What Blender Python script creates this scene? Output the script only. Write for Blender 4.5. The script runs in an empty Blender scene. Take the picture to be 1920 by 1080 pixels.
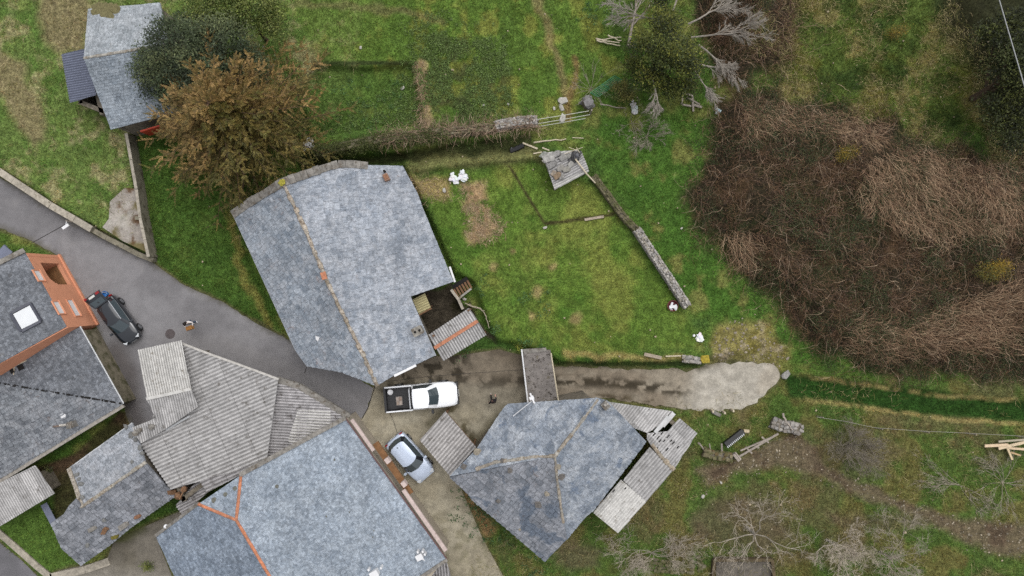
import bpy, bmesh, math, random
import numpy as np
from mathutils import Vector, Matrix
random.seed(7)
rng = np.random.default_rng(7)
SC = bpy.context.scene
COL = SC.collection
# ------------------------------------------------------------------ camera, sky, sun, exposure
H = 50.0            # drone height in metres
S = 0.039           # metres on the ground per photo pixel
cam = bpy.data.cameras.new('camera')
camo = bpy.data.objects.new('camera', cam); COL.objects.link(camo)
camo.location = (0, 0, H); camo.rotation_euler = (0, 0, 0)
cam.sensor_width = 36; cam.lens = 18.0 / (960 * S / H)
cam.clip_start = 0.5; cam.clip_end = 2000
SC.camera = camo
SUN = Vector((0.42, 0.62, 1.4)).normalized()
world = bpy.data.worlds.new('World'); SC.world = world; world.use_nodes = True
wn = world.node_tree; wn.nodes.clear()
sky = wn.nodes.new('ShaderNodeTexSky'); sky.sky_type = 'NISHITA'; sky.sun_disc = False
sky.sun_elevation = math.asin(SUN.z); sky.sun_rotation = math.atan2(SUN.x, SUN.y)
sky.air_density = 1.0; sky.dust_density = 3.0; sky.ozone_density = 1.0
hs = wn.nodes.new('ShaderNodeHueSaturation'); hs.inputs['Saturation'].default_value = 0.13
bg = wn.nodes.new('ShaderNodeBackground'); bg.inputs[1].default_value = 0.145
wo = wn.nodes.new('ShaderNodeOutputWorld')
wn.links.new(sky.outputs[0], hs.inputs['Color']); wn.links.new(hs.outputs[0], bg.inputs[0]); wn.links.new(bg.outputs[0], wo.inputs[0])
sl = bpy.data.lights.new('sun', 'SUN'); sl.energy = 1.0; sl.angle = math.radians(75); sl.color = (1, 0.97, 0.93)
so = bpy.data.objects.new('sun', sl); COL.objects.link(so)
so.rotation_euler = SUN.to_track_quat('Z', 'Y').to_euler(); so.location = SUN * 80
vs = SC.view_settings
SC.display_settings.display_device = 'sRGB'
vs.view_transform = 'Standard'; vs.look = 'None'; vs.gamma = 1; vs.exposure = 0.61; vs.use_curve_mapping = False
SC.cycles.max_bounces = 6; SC.cycles.diffuse_bounces = 3; SC.cycles.glossy_bounces = 3
SC.cycles.use_adaptive_sampling = False; SC.cycles.use_denoising = False

# ------------------------------------------------------------------ map helpers (plan coordinates of the survey)
def W(u, v, z=0.0):
    k = S * (H - z) / H
    return Vector(((u - 960) * k, (540 - v) * k, z))
ALB = 1.5
def L1(c):
    c /= 255.0
    return c / 12.92 if c <= 0.04045 else ((c + 0.055) / 1.055) ** 2.4
def rgb(r, g, b, k=None):
    k = ALB if k is None else k
    return (L1(r) / k, L1(g) / k, L1(b) / k)
TAB = rng.random((257, 256, 256)).astype(np.float32)[:9]
def vnoise(x, y, sc, seed=0):
    T = TAB[seed % 9]
    x = np.asarray(x, float) / sc + seed * 17.3; y = np.asarray(y, float) / sc + seed * 31.7
    xi = np.floor(x).astype(int); yi = np.floor(y).astype(int)
    fx = x - xi; fy = y - yi
    fx = fx * fx * (3 - 2 * fx); fy = fy * fy * (3 - 2 * fy)
    a = T[xi & 255, yi & 255]; b = T[(xi + 1) & 255, yi & 255]
    c = T[xi & 255, (yi + 1) & 255]; d = T[(xi + 1) & 255, (yi + 1) & 255]
    return (a * (1 - fx) + b * fx) * (1 - fy) + (c * (1 - fx) + d * fx) * fy
def fbm(x, y, sc, oct=4, seed=0):
    t = 0; a = 1; n = 0
    for i in range(oct):
        t = t + a * vnoise(x, y, sc / 2 ** i, seed + i); n += a; a *= 0.55
    return t / n
def sst(x, a, b):
    t = np.clip((x - a) / (b - a), 0, 1)
    return t * t * (3 - 2 * t)
def dline(line, u, v):
    d = np.full(np.shape(u), 1e9)
    for (x0, y0), (x1, y1) in zip(line[:-1], line[1:]):
        ex, ey = x1 - x0, y1 - y0
        t = np.clip(((u - x0) * ex + (v - y0) * ey) / (ex * ex + ey * ey + 1e-9), 0, 1)
        d = np.minimum(d, np.hypot(u - x0 - t * ex, v - y0 - t * ey))
    return d
def inside(poly, u, v):
    r = np.zeros(np.shape(u), bool); n = len(poly)
    for i in range(n):
        x0, y0 = poly[i]; x1, y1 = poly[(i + 1) % n]
        if y0 == y1: continue
        c = ((y0 > v) != (y1 > v)) & (u < (x1 - x0) * (v - y0) / (y1 - y0) + x0)
        r ^= c
    return r
def sd(poly, u, v):
    d = dline(list(poly) + [poly[0]], u, v)
    return np.where(inside(poly, u, v), d, -d)
def inp(poly, x, y):
    r = False; n = len(poly); j = n - 1
    for i in range(n):
        xi, yi = poly[i]; xj, yj = poly[j]
        if (yi > y) != (yj > y) and x < (xj - xi) * (y - yi) / (yj - yi) + xi: r = not r
        j = i
    return r

# ------------------------------------------------------------------ mesh builder
class MB:
    def __init__(s): s.v = []; s.f = []; s.c = []; s.m = []
    def add(s, vs, fs, col=(1, 1, 1), mi=0):
        o = len(s.v); s.v.extend([tuple(p) for p in vs])
        for f in fs:
            s.f.append(tuple(i + o for i in f)); s.c.append(col); s.m.append(mi)
        return s
    def box(s, c, dims, rz=0, col=(1, 1, 1), M=None, mi=0, taper=1.0):
        x, y, z = dims[0] / 2, dims[1] / 2, dims[2] / 2
        P = [(-x, -y, -z), (x, -y, -z), (x, y, -z), (-x, y, -z), (-x * taper, -y * taper, z), (x * taper, -y * taper, z), (x * taper, y * taper, z), (-x * taper, y * taper, z)]
        R = (M.to_3x3() if M else Matrix.Rotation(rz, 3, 'Z'))
        c = Vector(c)
        s.add([c + R @ Vector(p) for p in P], [(0, 3, 2, 1), (4, 5, 6, 7), (0, 1, 5, 4), (1, 2, 6, 5), (2, 3, 7, 6), (3, 0, 4, 7)], col, mi)
        return s
    def bar(s, p, q, w, h, col=(1, 1, 1), mi=0):
        p = Vector(p); q = Vector(q); d = q - p; L = d.length
        if L < 1e-6: return s
        x = d / L; up = Vector((0, 0, 1))
        if abs(x.z) > .95: up = Vector((0, 1, 0))
        y = up.cross(x).normalized(); z = x.cross(y)
        M = Matrix((x, y, z)).transposed()
        return s.box((p + q) / 2, (L, w, h), M=M, col=col, mi=mi)
    def tube(s, pts, radii, n=6, col=(1, 1, 1), cap=True, mi=0):
        pts = [Vector(p) for p in pts]
        if not hasattr(radii, '__len__'): radii = [radii] * len(pts)
        vs = []; fs = []; ref = None
        for i, p in enumerate(pts):
            d = (pts[min(i + 1, len(pts) - 1)] - pts[max(i - 1, 0)])
            if d.length < 1e-7: d = Vector((0, 0, 1))
            d.normalize()
            if ref is None or abs(ref.dot(d)) > .95:
                ref = Vector((0, 0, 1)) if abs(d.z) < .9 else Vector((1, 0, 0))
            a = d.cross(ref).normalized(); b = d.cross(a)
            ref = -b if False else ref
            for k in range(n):
                t = 2 * math.pi * k / n
                vs.append(p + (a * math.cos(t) + b * math.sin(t)) * radii[i])
        for i in range(len(pts) - 1):
            for k in range(n):
                fs.append((i * n + k, i * n + (k + 1) % n, (i + 1) * n + (k + 1) % n, (i + 1) * n + k))
        if cap:
            fs.append(tuple(range(n))[::-1]); fs.append(tuple((len(pts) - 1) * n + k for k in range(n)))
        return s.add(vs, fs, col, mi)
    def lathe(s, c, prof, n=16, col=(1, 1, 1), M=None, mi=0):
        R = M.to_3x3() if M else Matrix.Identity(3); c = Vector(c)
        vs = []; fs = []
        for r, z in prof:
            for k in range(n):
                t = 2 * math.pi * k / n
                vs.append(c + R @ Vector((r * math.cos(t), r * math.sin(t), z)))
        for i in range(len(prof) - 1):
            for k in range(n):
                fs.append((i * n + k, i * n + (k + 1) % n, (i + 1) * n + (k + 1) % n, (i + 1) * n + k))
        if prof[0][0] > 1e-4: fs.append(tuple(range(n))[::-1])
        if prof[-1][0] > 1e-4: fs.append(tuple((len(prof) - 1) * n + k for k in range(n)))
        return s.add(vs, fs, col, mi)
    def stone(s, c, r, rz=None, col=(1, 1, 1), jit=.22, mi=0, tilt=.15):
        r = Vector(r) if hasattr(r, '__len__') else Vector((r, r, r))
        R = Matrix.Rotation(random.uniform(0, 6.3) if rz is None else rz, 3, 'Z') @ Matrix.Rotation(random.uniform(-tilt, tilt), 3, 'X')
        c = Vector(c); V, F = ICO
        vs = []
        for p in V:
            q = Vector((max(-.8, min(.8, p[0] * 1.2)) * 1.2, max(-.8, min(.8, p[1] * 1.2)) * 1.2, max(-.75, min(.75, p[2] * 1.2)) * 1.25))
            k = 1 + random.uniform(-jit, jit)
            vs.append(c + R @ Vector((q.x * r.x * k, q.y * r.y * k, q.z * r.z * k)))
        return s.add(vs, F, col, mi)
    def build(s, name, mat, parent=None, smooth=False, loc=None):
        me = bpy.data.meshes.new(name)
        base = Vector((0, 0, 0))
        if parent is not None:
            base = rootloc(parent)
        elif loc is not None: base = Vector(loc)
        elif s.v:
            a = np.array(s.v); base = Vector((float((a[:, 0].min() + a[:, 0].max()) / 2), float((a[:, 1].min() + a[:, 1].max()) / 2), float(a[:, 2].min())))
        me.from_pydata([(p[0] - base.x, p[1] - base.y, p[2] - base.z) for p in s.v], [], s.f)
        at = me.color_attributes.new('tint', 'FLOAT_COLOR', 'CORNER')
        cnt = [len(f) for f in s.f]
        arr = np.ones((sum(cnt), 4), np.float32)
        arr[:, :3] = np.repeat(np.array(s.c, np.float32).reshape(-1, 3), cnt, axis=0)
        at.data.foreach_set('color', arr.ravel())
        for m in (mat if isinstance(mat, (list, tuple)) else [mat]): me.materials.append(m)
        if any(s.m): me.polygons.foreach_set('material_index', s.m)
        if smooth: me.polygons.foreach_set('use_smooth', [True] * len(s.f))
        me.update()
        o = bpy.data.objects.new(name, me); COL.objects.link(o)
        if parent is not None: o.parent = parent
        else: o.location = base
        return o
def rootloc(o):
    t = Vector((0, 0, 0))
    while o is not None:
        t += Vector(o.location); o = o.parent
    return t
def _ico():
    b = bmesh.new(); bmesh.ops.create_icosphere(b, subdivisions=1, radius=1)
    V = [tuple(v.co) for v in b.verts]; F = [tuple(x.index for x in f.verts) for f in b.faces]; b.free()
    return V, F
ICO = _ico()
def tag(o, label=None, cat=None, group=None, kind=None):
    if label: o['label'] = label
    if cat: o['category'] = cat
    if group: o['group'] = group
    if kind: o['kind'] = kind
    return o
def thing(name, label, cat, loc, group=None):
    o = bpy.data.objects.new(name, None); COL.objects.link(o)
    o.location = loc; o.empty_display_size = .3
    return tag(o, label, cat, group)
def npmesh(name, V, C, mat, parent=None, k=4, smooth=False):
    """V (n,k,3) separate faces of k corners, C (n,3) a colour for each"""
    n = len(V); me = bpy.data.meshes.new(name)
    base = rootloc(parent) if parent is not None else Vector((0, 0, 0))
    me.vertices.add(n * k); me.vertices.foreach_set('co', (V - np.array(base)).astype(np.float32).ravel())
    me.loops.add(n * k); me.loops.foreach_set('vertex_index', np.arange(n * k, dtype=np.int32))
    me.polygons.add(n); me.polygons.foreach_set('loop_start', np.arange(0, n * k, k, dtype=np.int32))
    me.polygons.foreach_set('loop_total', np.full(n, k, np.int32))
    me.update(calc_edges=True)
    at = me.color_attributes.new('tint', 'FLOAT_COLOR', 'CORNER')
    a = np.ones((n * k, 4), np.float32); a[:, :3] = np.repeat(C, k, axis=0); at.data.foreach_set('color', a.ravel())
    me.materials.append(mat)
    o = bpy.data.objects.new(name, me); COL.objects.link(o)
    if parent is not None: o.parent = parent
    return o
def ribbons(P, wid, C, up=None):
    """P (n,m,3) centre lines -> quads (n*(m-1),4,3); wid (n,) with taper"""
    n, m, _ = P.shape
    d = np.gradient(P, axis=1)
    side = np.stack([-d[..., 1], d[..., 0], rng.normal(0, .25, d.shape[:2]) * np.hypot(d[..., 0], d[..., 1])], -1)
    side /= np.linalg.norm(side, axis=-1, keepdims=True) + 1e-9
    tap = np.linspace(1, .35, m)[None, :, None]
    a = P + side * wid[:, None, None] * tap * .5; b = P - side * wid[:, None, None] * tap * .5
    Q = np.stack([a[:, :-1], b[:, :-1], b[:, 1:], a[:, 1:]], 2).reshape(-1, 4, 3)
    return Q, np.repeat(C, m - 1, axis=0)

# ------------------------------------------------------------------ materials
class NT:
    def __init__(s, name):
        s.m = bpy.data.materials.new(name); s.m.use_nodes = True
        s.t = s.m.node_tree; s.t.nodes.clear()
        s.out = s.n('ShaderNodeOutputMaterial'); s.b = s.n('ShaderNodeBsdfPrincipled')
        s.l(s.b.outputs[0], s.out.inputs[0])
    def n(s, t, **k):
        x = s.t.nodes.new(t)
        for a, b in k.items(): setattr(x, a, b)
        return x
    def l(s, a, b): s.t.links.new(a, b)
    def noise(s, sc, det=4, rough=.55, vec=None, dist=0):
        x = s.n('ShaderNodeTexNoise'); x.inputs['Scale'].default_value = sc; x.inputs['Detail'].default_value = det
        x.inputs['Roughness'].default_value = rough; x.inputs['Distortion'].default_value = dist
        if vec is None:
            if not hasattr(s, 'tc'): s.tc = s.n('ShaderNodeTexCoord')
            vec = s.tc.outputs['Object']
        s.l(vec, x.inputs['Vector']); return x.outputs['Fac']
    def ramp(s, f, a, b, lo=0, hi=1):
        x = s.n('ShaderNodeMapRange'); x.interpolation_type = 'SMOOTHSTEP'
        for i, q in enumerate((a, b, lo, hi)): x.inputs[i + 1].default_value = q
        s.l(f, x.inputs[0]); return x.outputs[0]
    def mix(s, f, a, b, mode='MIX'):
        x = s.n('ShaderNodeMix'); x.data_type = 'RGBA'; x.blend_type = mode
        for q, i in ((f, 0), (a, 6), (b, 7)):
            if isinstance(q, (int, float)): x.inputs[i].default_value = q
            elif isinstance(q, tuple): x.inputs[i].default_value = (q + (1,))[:4]
            else: s.l(q, x.inputs[i])
        return x.outputs[2]
    def mul(s, c, f, lo, hi, a=.3, b=.7):
        """multiply colour c by lo..hi driven by f"""
        g = s.ramp(f, a, b, lo, hi)
        x = s.n('ShaderNodeVectorMath', operation='SCALE')
        s.l(c, x.inputs[0]) if not isinstance(c, tuple) else setattr(x.inputs[0], 'default_value', c[:3])
        s.l(g, x.inputs['Scale']); return x.outputs[0]
    def attr(s, nm='tint'):
        x = s.n('ShaderNodeAttribute'); x.attribute_name = nm; return x.outputs['Color']
    def island(s):
        return s.n('ShaderNodeNewGeometry').outputs['Random Per Island']
    def bump(s, f, st, dist=.02):
        x = s.n('ShaderNodeBump'); x.inputs['Strength'].default_value = st; x.inputs['Distance'].default_value = dist
        s.l(f, x.inputs['Height']); s.l(x.outputs[0], s.b.inputs['Normal'])
    def fin(s, col, rough=.85, spec=.3, metal=0):
        if isinstance(col, tuple): s.b.inputs['Base Color'].default_value = col[:3] + (1,)
        else: s.l(col, s.b.inputs['Base Color'])
        s.b.inputs['Roughness'].default_value = rough; s.b.inputs['Specular IOR Level'].default_value = spec
        s.b.inputs['Metallic'].default_value = metal
        return s.m
MC = {}
def mat(name, col, rough=.8, var=.2, sc=6, bump=.15, spec=.3, metal=0, dirt=None, dirtsc=2.0, dirta=(.55, .7), coat=0, tinted=True):
    if name in MC: return MC[name]
    t = NT(name)
    c = t.mix(1.0, t.attr(), col, 'MULTIPLY') if tinted else col
    c = t.mul(c, t.noise(sc, 5), 1 - var, 1 + var)
    c = t.mul(c, t.noise(sc * 9, 3), 1 - var * .6, 1 + var * .6)
    if dirt: c = t.mix(t.ramp(t.noise(dirtsc, 6, .65), dirta[0], dirta[1], 0, .85), c, dirt)
    if bump: t.bump(t.noise(sc * 7, 4), bump)
    if coat: t.b.inputs['Coat Weight'].default_value = coat
    MC[name] = t.fin(c, rough, spec, metal); return MC[name]
def desat(c, k=.26):
    m = .3 * c[0] + .5 * c[1] + .2 * c[2]; return tuple(x + (m - x) * k for x in c)
def slate_mat(name, ca, cb, lichen, lam=.5, stain=None, stam=.3, fine=.2, patch=1.0, spots=.5, bare=None):
    t = NT(name)
    r = t.island()
    ca = tuple(x * .96 for x in desat(ca)); cb = tuple(x * .96 for x in desat(cb)); lichen = tuple(x * 1.04 for x in desat(lichen))
    c = t.mul(t.mix(r, ca, cb), r, .92, 1.06, 0, 1)
    c = t.mix(t.ramp(r, .94, .945, 0, .6), c, tuple(x * .66 for x in ca))
    c = t.mul(c, t.noise(.32, 5, .6), .84, 1.16)
    c = t.mix(t.ramp(t.noise(1.1 * patch, 7, .68, dist=.6), .42, .66, 0, lam), c, lichen)
    c = t.mix(t.ramp(t.noise(4.2, 6, .7), .55, .68, 0, lam * .8), c, lichen)
    if bare: c = t.mix(t.ramp(t.noise(.42, 4, .6, dist=.5), .54, .60, 0, .8), c, bare)
    if stain: c = t.mix(t.ramp(t.noise(2.1, 6, .7, dist=1.0), .60, .70, 0, stam), c, stain)
    c = t.mix(t.ramp(t.noise(9, 5, .7), .62, .72, 0, .55), c, tuple(x * .45 for x in ca))
    c = t.mul(c, t.noise(5.5, 5, .7), .76, 1.24, .32, .68); c = t.mul(c, t.noise(13, 4, .65), .86, 1.14, .32, .68)
    c = t.mix(t.ramp(t.noise(5.2, 7, .75, dist=1.5), .60, .70, 0, .6), c, tuple(x * .5 for x in ca))
    if spots: c = t.mix(t.ramp(t.noise(17, 3, .5), .70, .74, 0, spots), c, tuple(min(1, x * 1.9) for x in lichen))
    c = t.mul(c, t.noise(38, 3), 1 - fine, 1 + fine)
    t.bump(t.noise(22, 6, .7), .7, .04)
    return t.fin(c, .7, .3)
def leaf_mat(name, var=.25, rough=.6, trans=.25, spec=.25):
    t = NT(name)
    c = t.attr()
    c = t.mul(c, t.island(), 1 - var, 1 + var, 0, 1)
    m = t.fin(c, rough, spec)
    if trans:
        tr = t.n('ShaderNodeBsdfTranslucent'); t.l(c, tr.inputs[0])
        mx = t.n('ShaderNodeMixShader'); mx.inputs[0].default_value = trans
        t.l(t.b.outputs[0], mx.inputs[1]); t.l(tr.outputs[0], mx.inputs[2]); t.l(mx.outputs[0], t.out.inputs[0])
    return m
# ------------------------------------------------------------------ the lie of the land
ROAD = [(-260, 130), (-60, 285), (0, 333), (60, 368), (130, 412), (180, 441), (240, 470), (283, 490), (345, 534), (385, 552), (420, 567), (470, 600), (530, 630), (620, 680), (700, 728), (690, 766), (676, 786), (640, 792), (560, 802), (480, 860), (300, 880), (252, 830), (228, 745), (205, 680), (180, 610), (110, 480), (60, 452), (0, 428), (-60, 400), (-300, 250)]
YARD = [(700, 726), (760, 690), (818, 668), (850, 668), (935, 655), (985, 668), (1050, 690), (1050, 755), (1010, 770), (950, 775), (935, 790), (895, 842), (860, 905), (905, 1010), (960, 1110), (1010, 1200), (900, 1200), (800, 1040), (640, 790), (676, 786), (690, 766)]
TRACK = [(1040, 688), (1120, 690), (1200, 692), (1280, 695), (1312, 690), (1345, 680), (1400, 680), (1450, 683), (1462, 700), (1455, 720), (1420, 755), (1390, 768), (1330, 768), (1265, 764), (1170, 752), (1120, 747), (1040, 752)]
ALLEY = [(345, 955), (372, 945), (292, 1005), (330, 1100), (60, 1110), (110, 1070), (200, 1050), (215, 1012)]
ROADB = [(-200, 880), (-40, 990), (0, 1018), (40, 1050), (75, 1085), (140, 1170), (-200, 1200)]
COURT = [(768, 556), (800, 640), (830, 672), (905, 632), (930, 645), (905, 600), (885, 560), (862, 575), (848, 545), (850, 528)]
PATCH = [(1345, 610), (1400, 598), (1440, 612), (1460, 640), (1478, 672), (1462, 690), (1400, 682), (1330, 690), (1330, 660), (1338, 640)]
RAISE = [(700, -600), (2800, -600), (2800, 700), (1500, 690), (1420, 676), (1330, 677), (1310, 682), (1180, 685), (1050, 684), (1000, 660), (980, 652), (925, 641), (905, 592), (885, 532), (850, 515), (790, 385), (750, 306), (755, 292), (590, 290), (560, 200), (560, -600)]
FIELD = [(-600, -600), (680, -600), (680, 120), (600, 250), (300, 256), (243, 258), (284, 484), (232, 457), (186, 432), (120, 398), (60, 358), (0, 320), (-200, 190), (-600, -60)]
LAWNW = [(245, 258), (300, 250), (420, 330), (530, 345), (438, 405), (560, 690), (470, 602), (345, 536), (288, 490)]
BRUSH = [(1378, 180), (1450, 185), (1560, 205), (1660, 225), (1720, 265), (1800, 290), (1960, 300), (2300, 320), (2300, 705), (1960, 705), (1760, 700), (1640, 690), (1560, 668), (1500, 620), (1450, 560), (1400, 515), (1350, 470), (1310, 420), (1290, 370), (1320, 330), (1335, 260), (1345, 205)]
BRUSH2 = [(1330, -200), (1480, -200), (1490, 60), (1470, 110), (1420, 130), (1390, 170), (1350, 150), (1340, 90), (1310, 30)]
DARKR = [(1790, -200), (2300, -200), (2300, 330), (1900, 320), (1850, 230), (1820, 130), (1760, 40)]
DIRT = [(1300, 880), (1345, 868), (1400, 845), (1450, 820), (1490, 810), (1530, 850), (1560, 880), (1640, 915), (1720, 950), (1800, 975), (2000, 985), (2000, 1045), (1850, 1040), (1760, 990), (1680, 955), (1600, 925), (1540, 895), (1450, 880), (1380, 885), (1330, 905)]
STRAW = [(872, 352), (905, 350), (912, 385), (920, 410), (942, 415), (940, 445), (920, 440), (900, 452), (880, 445), (885, 405), (872, 385)]
WEEDS = [(800, 60), (900, 70), (960, 130), (940, 200), (870, 232), (800, 230), (790, 120)]
TERR = [(588, 124), (780, 122), (795, 180), (798, 240), (600, 262), (560, 240), (570, 160)]
TRENCH = [(560, 290), (700, 292), (850, 268), (1000, 246), (1010, 285), (800, 300), (700, 312), (560, 330)]
BACKYARD = [(225, 770), (285, 775), (262, 840), (130, 880), (150, 945), (95, 990), (60, 900), (0, 900), (140, 850)]
GARDENB = [(-40, 985), (10, 980), (100, 925), (98, 985), (150, 1062), (90, 1078), (60, 1050), (0, 1005)]
def rough(poly, amp, seed):
    R = random.Random(seed); out = []
    for (x0, y0), (x1, y1) in zip(poly, poly[1:] + poly[:1]):
        k = max(1, int(math.hypot(x1 - x0, y1 - y0) / 9))
        for i in range(k):
            f = i / k; out.append((x0 + (x1 - x0) * f + (R.gauss(0, amp) if i else 0), y0 + (y1 - y0) * f + (R.gauss(0, amp) if i else 0)))
    return out
EASTLOW = [(1100, 760), (1480, 700), (2300, 700), (2300, 1400), (870, 1400), (860, 910)]
def hmap(u, v):
    u = np.asarray(u, float); v = np.asarray(v, float)
    pu = u + 10 * (fbm(u, v, 60, 2, 3) - .5); pv = v + 10 * (fbm(u, v, 60, 2, 5) - .5)
    h = .10 * (fbm(u, v, 90, 3, 1) - .5)
    w = 10 + 120 * sst(u, 1330, 1600)
    h = h + np.maximum(.75 * np.clip(sst(sd(RAISE, u, v) / w, -.15, 1), 0, 1), .85 * sst(sd(FIELD, u, v), -1, 7 + 60 * sst(u, 240, 300)))
    h = h + .30 * sst(sd(LAWNW, u, v), 0, 25)
    h = h - .55 * sst(sd(TERR, pu, pv), -2, 9)
    h = h - .85 * sst(sd(TRENCH, u, v), -4, 12) * (1 - sst(u, 900, 1010))
    h = h + .38 * sst(-dline([(785, 316), (860, 305), (940, 299), (1012, 291)], u, v), -11, -2)
    b = np.maximum(sd(BRUSH, pu, pv), np.maximum(sd(BRUSH2, pu, pv), sd(DARKR, pu, pv) * .7))
    h = h + 1.0 * sst(b, -6, 70) * (.35 + 1.3 * fbm(u, v, 70, 4, 2))
    flat = np.maximum.reduce([sd(p, u, v) for p in (ROAD, YARD, TRACK, ALLEY, ROADB)])
    h = h * (1 - sst(flat, -6, 2)) - .05 * sst(flat, -1, 8)
    h = h - .3 * sst(sd([(1500, 706), (1960, 762), (2300, 772), (2300, 796), (1960, 790), (1700, 770), (1500, 742)], u, v), -8, 6)
    cu = sst(sd(COURT, u, v), -3, 3)
    return h * (1 - cu) - .02 * cu
def G(u, v, dz=0.0):
    z = float(hmap(np.array([u]), np.array([v]))[0]) + dz
    return W(u, v, z)
def C3(r, g, b): return np.array(rgb(r, g, b))
def zone(u, v):
    """ground colour (n,3), grass density, blade length in metres"""
    u = np.asarray(u, float); v = np.asarray(v, float)
    n1 = fbm(u, v, 120, 4, 1); n2 = fbm(u, v, 40, 4, 4); n3 = fbm(u, v, 16, 3, 6)
    pu = u + 26 * (fbm(u, v, 34, 3, 2) - .5); pv = v + 26 * (fbm(u, v, 34, 3, 3) - .5)
    N = len(u)
    col = np.tile(C3(72, 92, 42), (N, 1)); den = np.ones(N); ln = np.full(N, .13)
    def mx(c, w): col[:] = col + (np.array(c) - col) * np.clip(w, 0, 1)[:, None]
    mx(C3(60, 86, 34), sst(n1, .42, .62) * .8)
    mx(C3(98, 102, 56), sst(n2, .52, .70) * .75)
    mx(C3(48, 72, 34), sst(1 - n2, .55, .68) * .6)
    # the steep field on the left, half dry
    w = sst(sd(FIELD, pu, pv), -4, 8)
    mx(C3(90, 106, 58), w * .7)
    mx(C3(140, 132, 104), w * sst(n2 * .6 + n3 * .5 - .05, .50, .66) * .62)
    mx(C3(68, 92, 42), w * sst(fbm(u, v, 30, 3, 7), .5, .65) * .7)
    dry = np.maximum(sd([(70, -50), (170, -50), (160, 110), (110, 95), (75, 60)], pu, pv), sd([(-50, 90), (40, 110), (70, 200), (90, 260), (60, 275), (0, 180), (-50, 160)], pu, pv))
    mx(C3(122, 112, 84), sst(dry, -12, 12) * .85); den *= 1 - .6 * sst(dry, -10, 10)
    # west lawn below the conifer: darker, long grass
    w = sst(sd(LAWNW, u, v), -3, 6)
    mx(C3(58, 82, 34), w * .8); ln = ln + .08 * w
    mx(C3(112, 108, 60), sst(-dline([(430, 405), (450, 490), (480, 560), (500, 610)], pu, pv), -14, -3) * .7)
    # top field
    w = sst(sd([(500, -200), (1180, -200), (1150, 170), (1060, 230), (600, 120), (560, 60)], pu, pv), -10, 20)
    mx(C3(78, 98, 42), w * .55)
    mx(C3(104, 108, 52), w * sst(n2, .50, .66) * .6)
    w = sst(sd(WEEDS, pu, pv), -14, 20)
    mx(C3(62, 66, 44), w * sst(n3, .42, .6) * .75); ln = ln + .03 * w
    mx(C3(112, 98, 74), sst(-dline([(1005, -20), (1030, 60), (1048, 130), (1060, 180)], pu, pv), -11, -2) * .6)
    mx(C3(108, 88, 62), sst(-dline([(1058, 220), (1070, 180), (1080, 140), (1078, 110)], pu, pv), -11, -3) * .75)
    mx(C3(100, 86, 68), sst(-dline([(560, 5), (700, 12), (800, 25), (830, 40)], pu, pv), -13, -2) * .45)
    w = sst(sd(TERR, pu, pv), -4, 10)
    mx(C3(66, 86, 40), w * .6)
    mx(C3(138, 122, 94), sst(-dline([(788, 112), (793, 170), (797, 215), (798, 240)], pu, pv), -12, -4) * .75)
    w = sst(-dline([(590, 122), (690, 120), (780, 121)], u, v + 2), -7, -2)
    mx(C3(44, 50, 30), w * .8); den *= 1 - .7 * w
    w = sst(sd(TRENCH, pu, pv), -6, 8); mx(C3(48, 50, 32), w * .85)
    mx(C3(100, 98, 66), sst(-dline([(780, 312), (860, 302), (940, 298), (1015, 288)], pu, pv), -22, -4) * .75)
    # lawn
    w = sst(sd([(790, 330), (1000, 300), (1115, 345), (1290, 585), (1320, 660), (1050, 670), (930, 640), (860, 520), (800, 400)], u, v), -5, 20)
    mx(C3(78, 98, 40), w * .65)
    mx(C3(104, 106, 54), w * sst(fbm(u, v, 70, 4, 5), .52, .70) * .5); ln = ln - .04 * w
    mx(C3(58, 86, 32), w * sst(fbm(u, v, 60, 3, 8), .55, .70) * .7)
    w = sst(sd(STRAW, pu, pv), -14, 8)
    mx(C3(146, 122, 94), w * sst(n3 * .7 + n2 * .3, .36, .52) * .95); den *= 1 - .6 * w
    mx(C3(150, 125, 92), sst(sd([(770, 330), (835, 345), (840, 360), (830, 375), (780, 360)], pu, pv), -12, 8) * .5)
    for (x, y, r) in ((1005, 550, 11), (1078, 595, 10), (1000, 592, 8), (1040, 500, 7), (960, 470, 6), (930, 500, 7)):
        mx(C3(126, 112, 80), sst(-np.hypot(pu - x, pv - y), -r * 1.5, -r * .4) * .75)
    mx(C3(140, 124, 84), sst(-dline([(1060, 662), (1110, 668), (1190, 672), (1300, 668)], pu, pv), -11, -2) * .6)
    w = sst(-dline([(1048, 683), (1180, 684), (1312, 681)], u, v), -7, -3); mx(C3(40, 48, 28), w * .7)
    w = sst(-dline([(955, 312), (985, 360), (1018, 415)], .85 * u + .15 * pu, .85 * v + .15 * pv), -4, -1); mx(C3(58, 52, 34), w * .9); den *= 1 - .5 * w
    w = sst(-dline([(1022, 420), (1080, 412), (1150, 402)], .85 * u + .15 * pu, .85 * v + .15 * pv), -5, -1); mx(C3(58, 50, 34), w * .95); den *= 1 - .6 * w
    # strip east of the garden wall
    w = sst(sd([(1100, 230), (1340, 200), (1330, 300), (1300, 400), (1400, 530), (1560, 690), (1460, 680), (1400, 610), (1300, 580), (1180, 410), (1120, 320)], pu, pv), -6, 16)
    mx(C3(58, 86, 34), w * .8)
    mx(C3(104, 100, 60), w * sst(n2, .54, .68) * .6)
    # stony weedy patch at the end of the track
    w = sst(sd(PATCH, pu, pv), -10, 10)
    mx(C3(122, 114, 70), w * .9); mx(C3(150, 138, 118), w * sst(n3, .52, .66) * .8); mx(C3(112, 104, 48), w * sst(n2, .55, .7) * .6); den *= 1 - .75 * w
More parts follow.
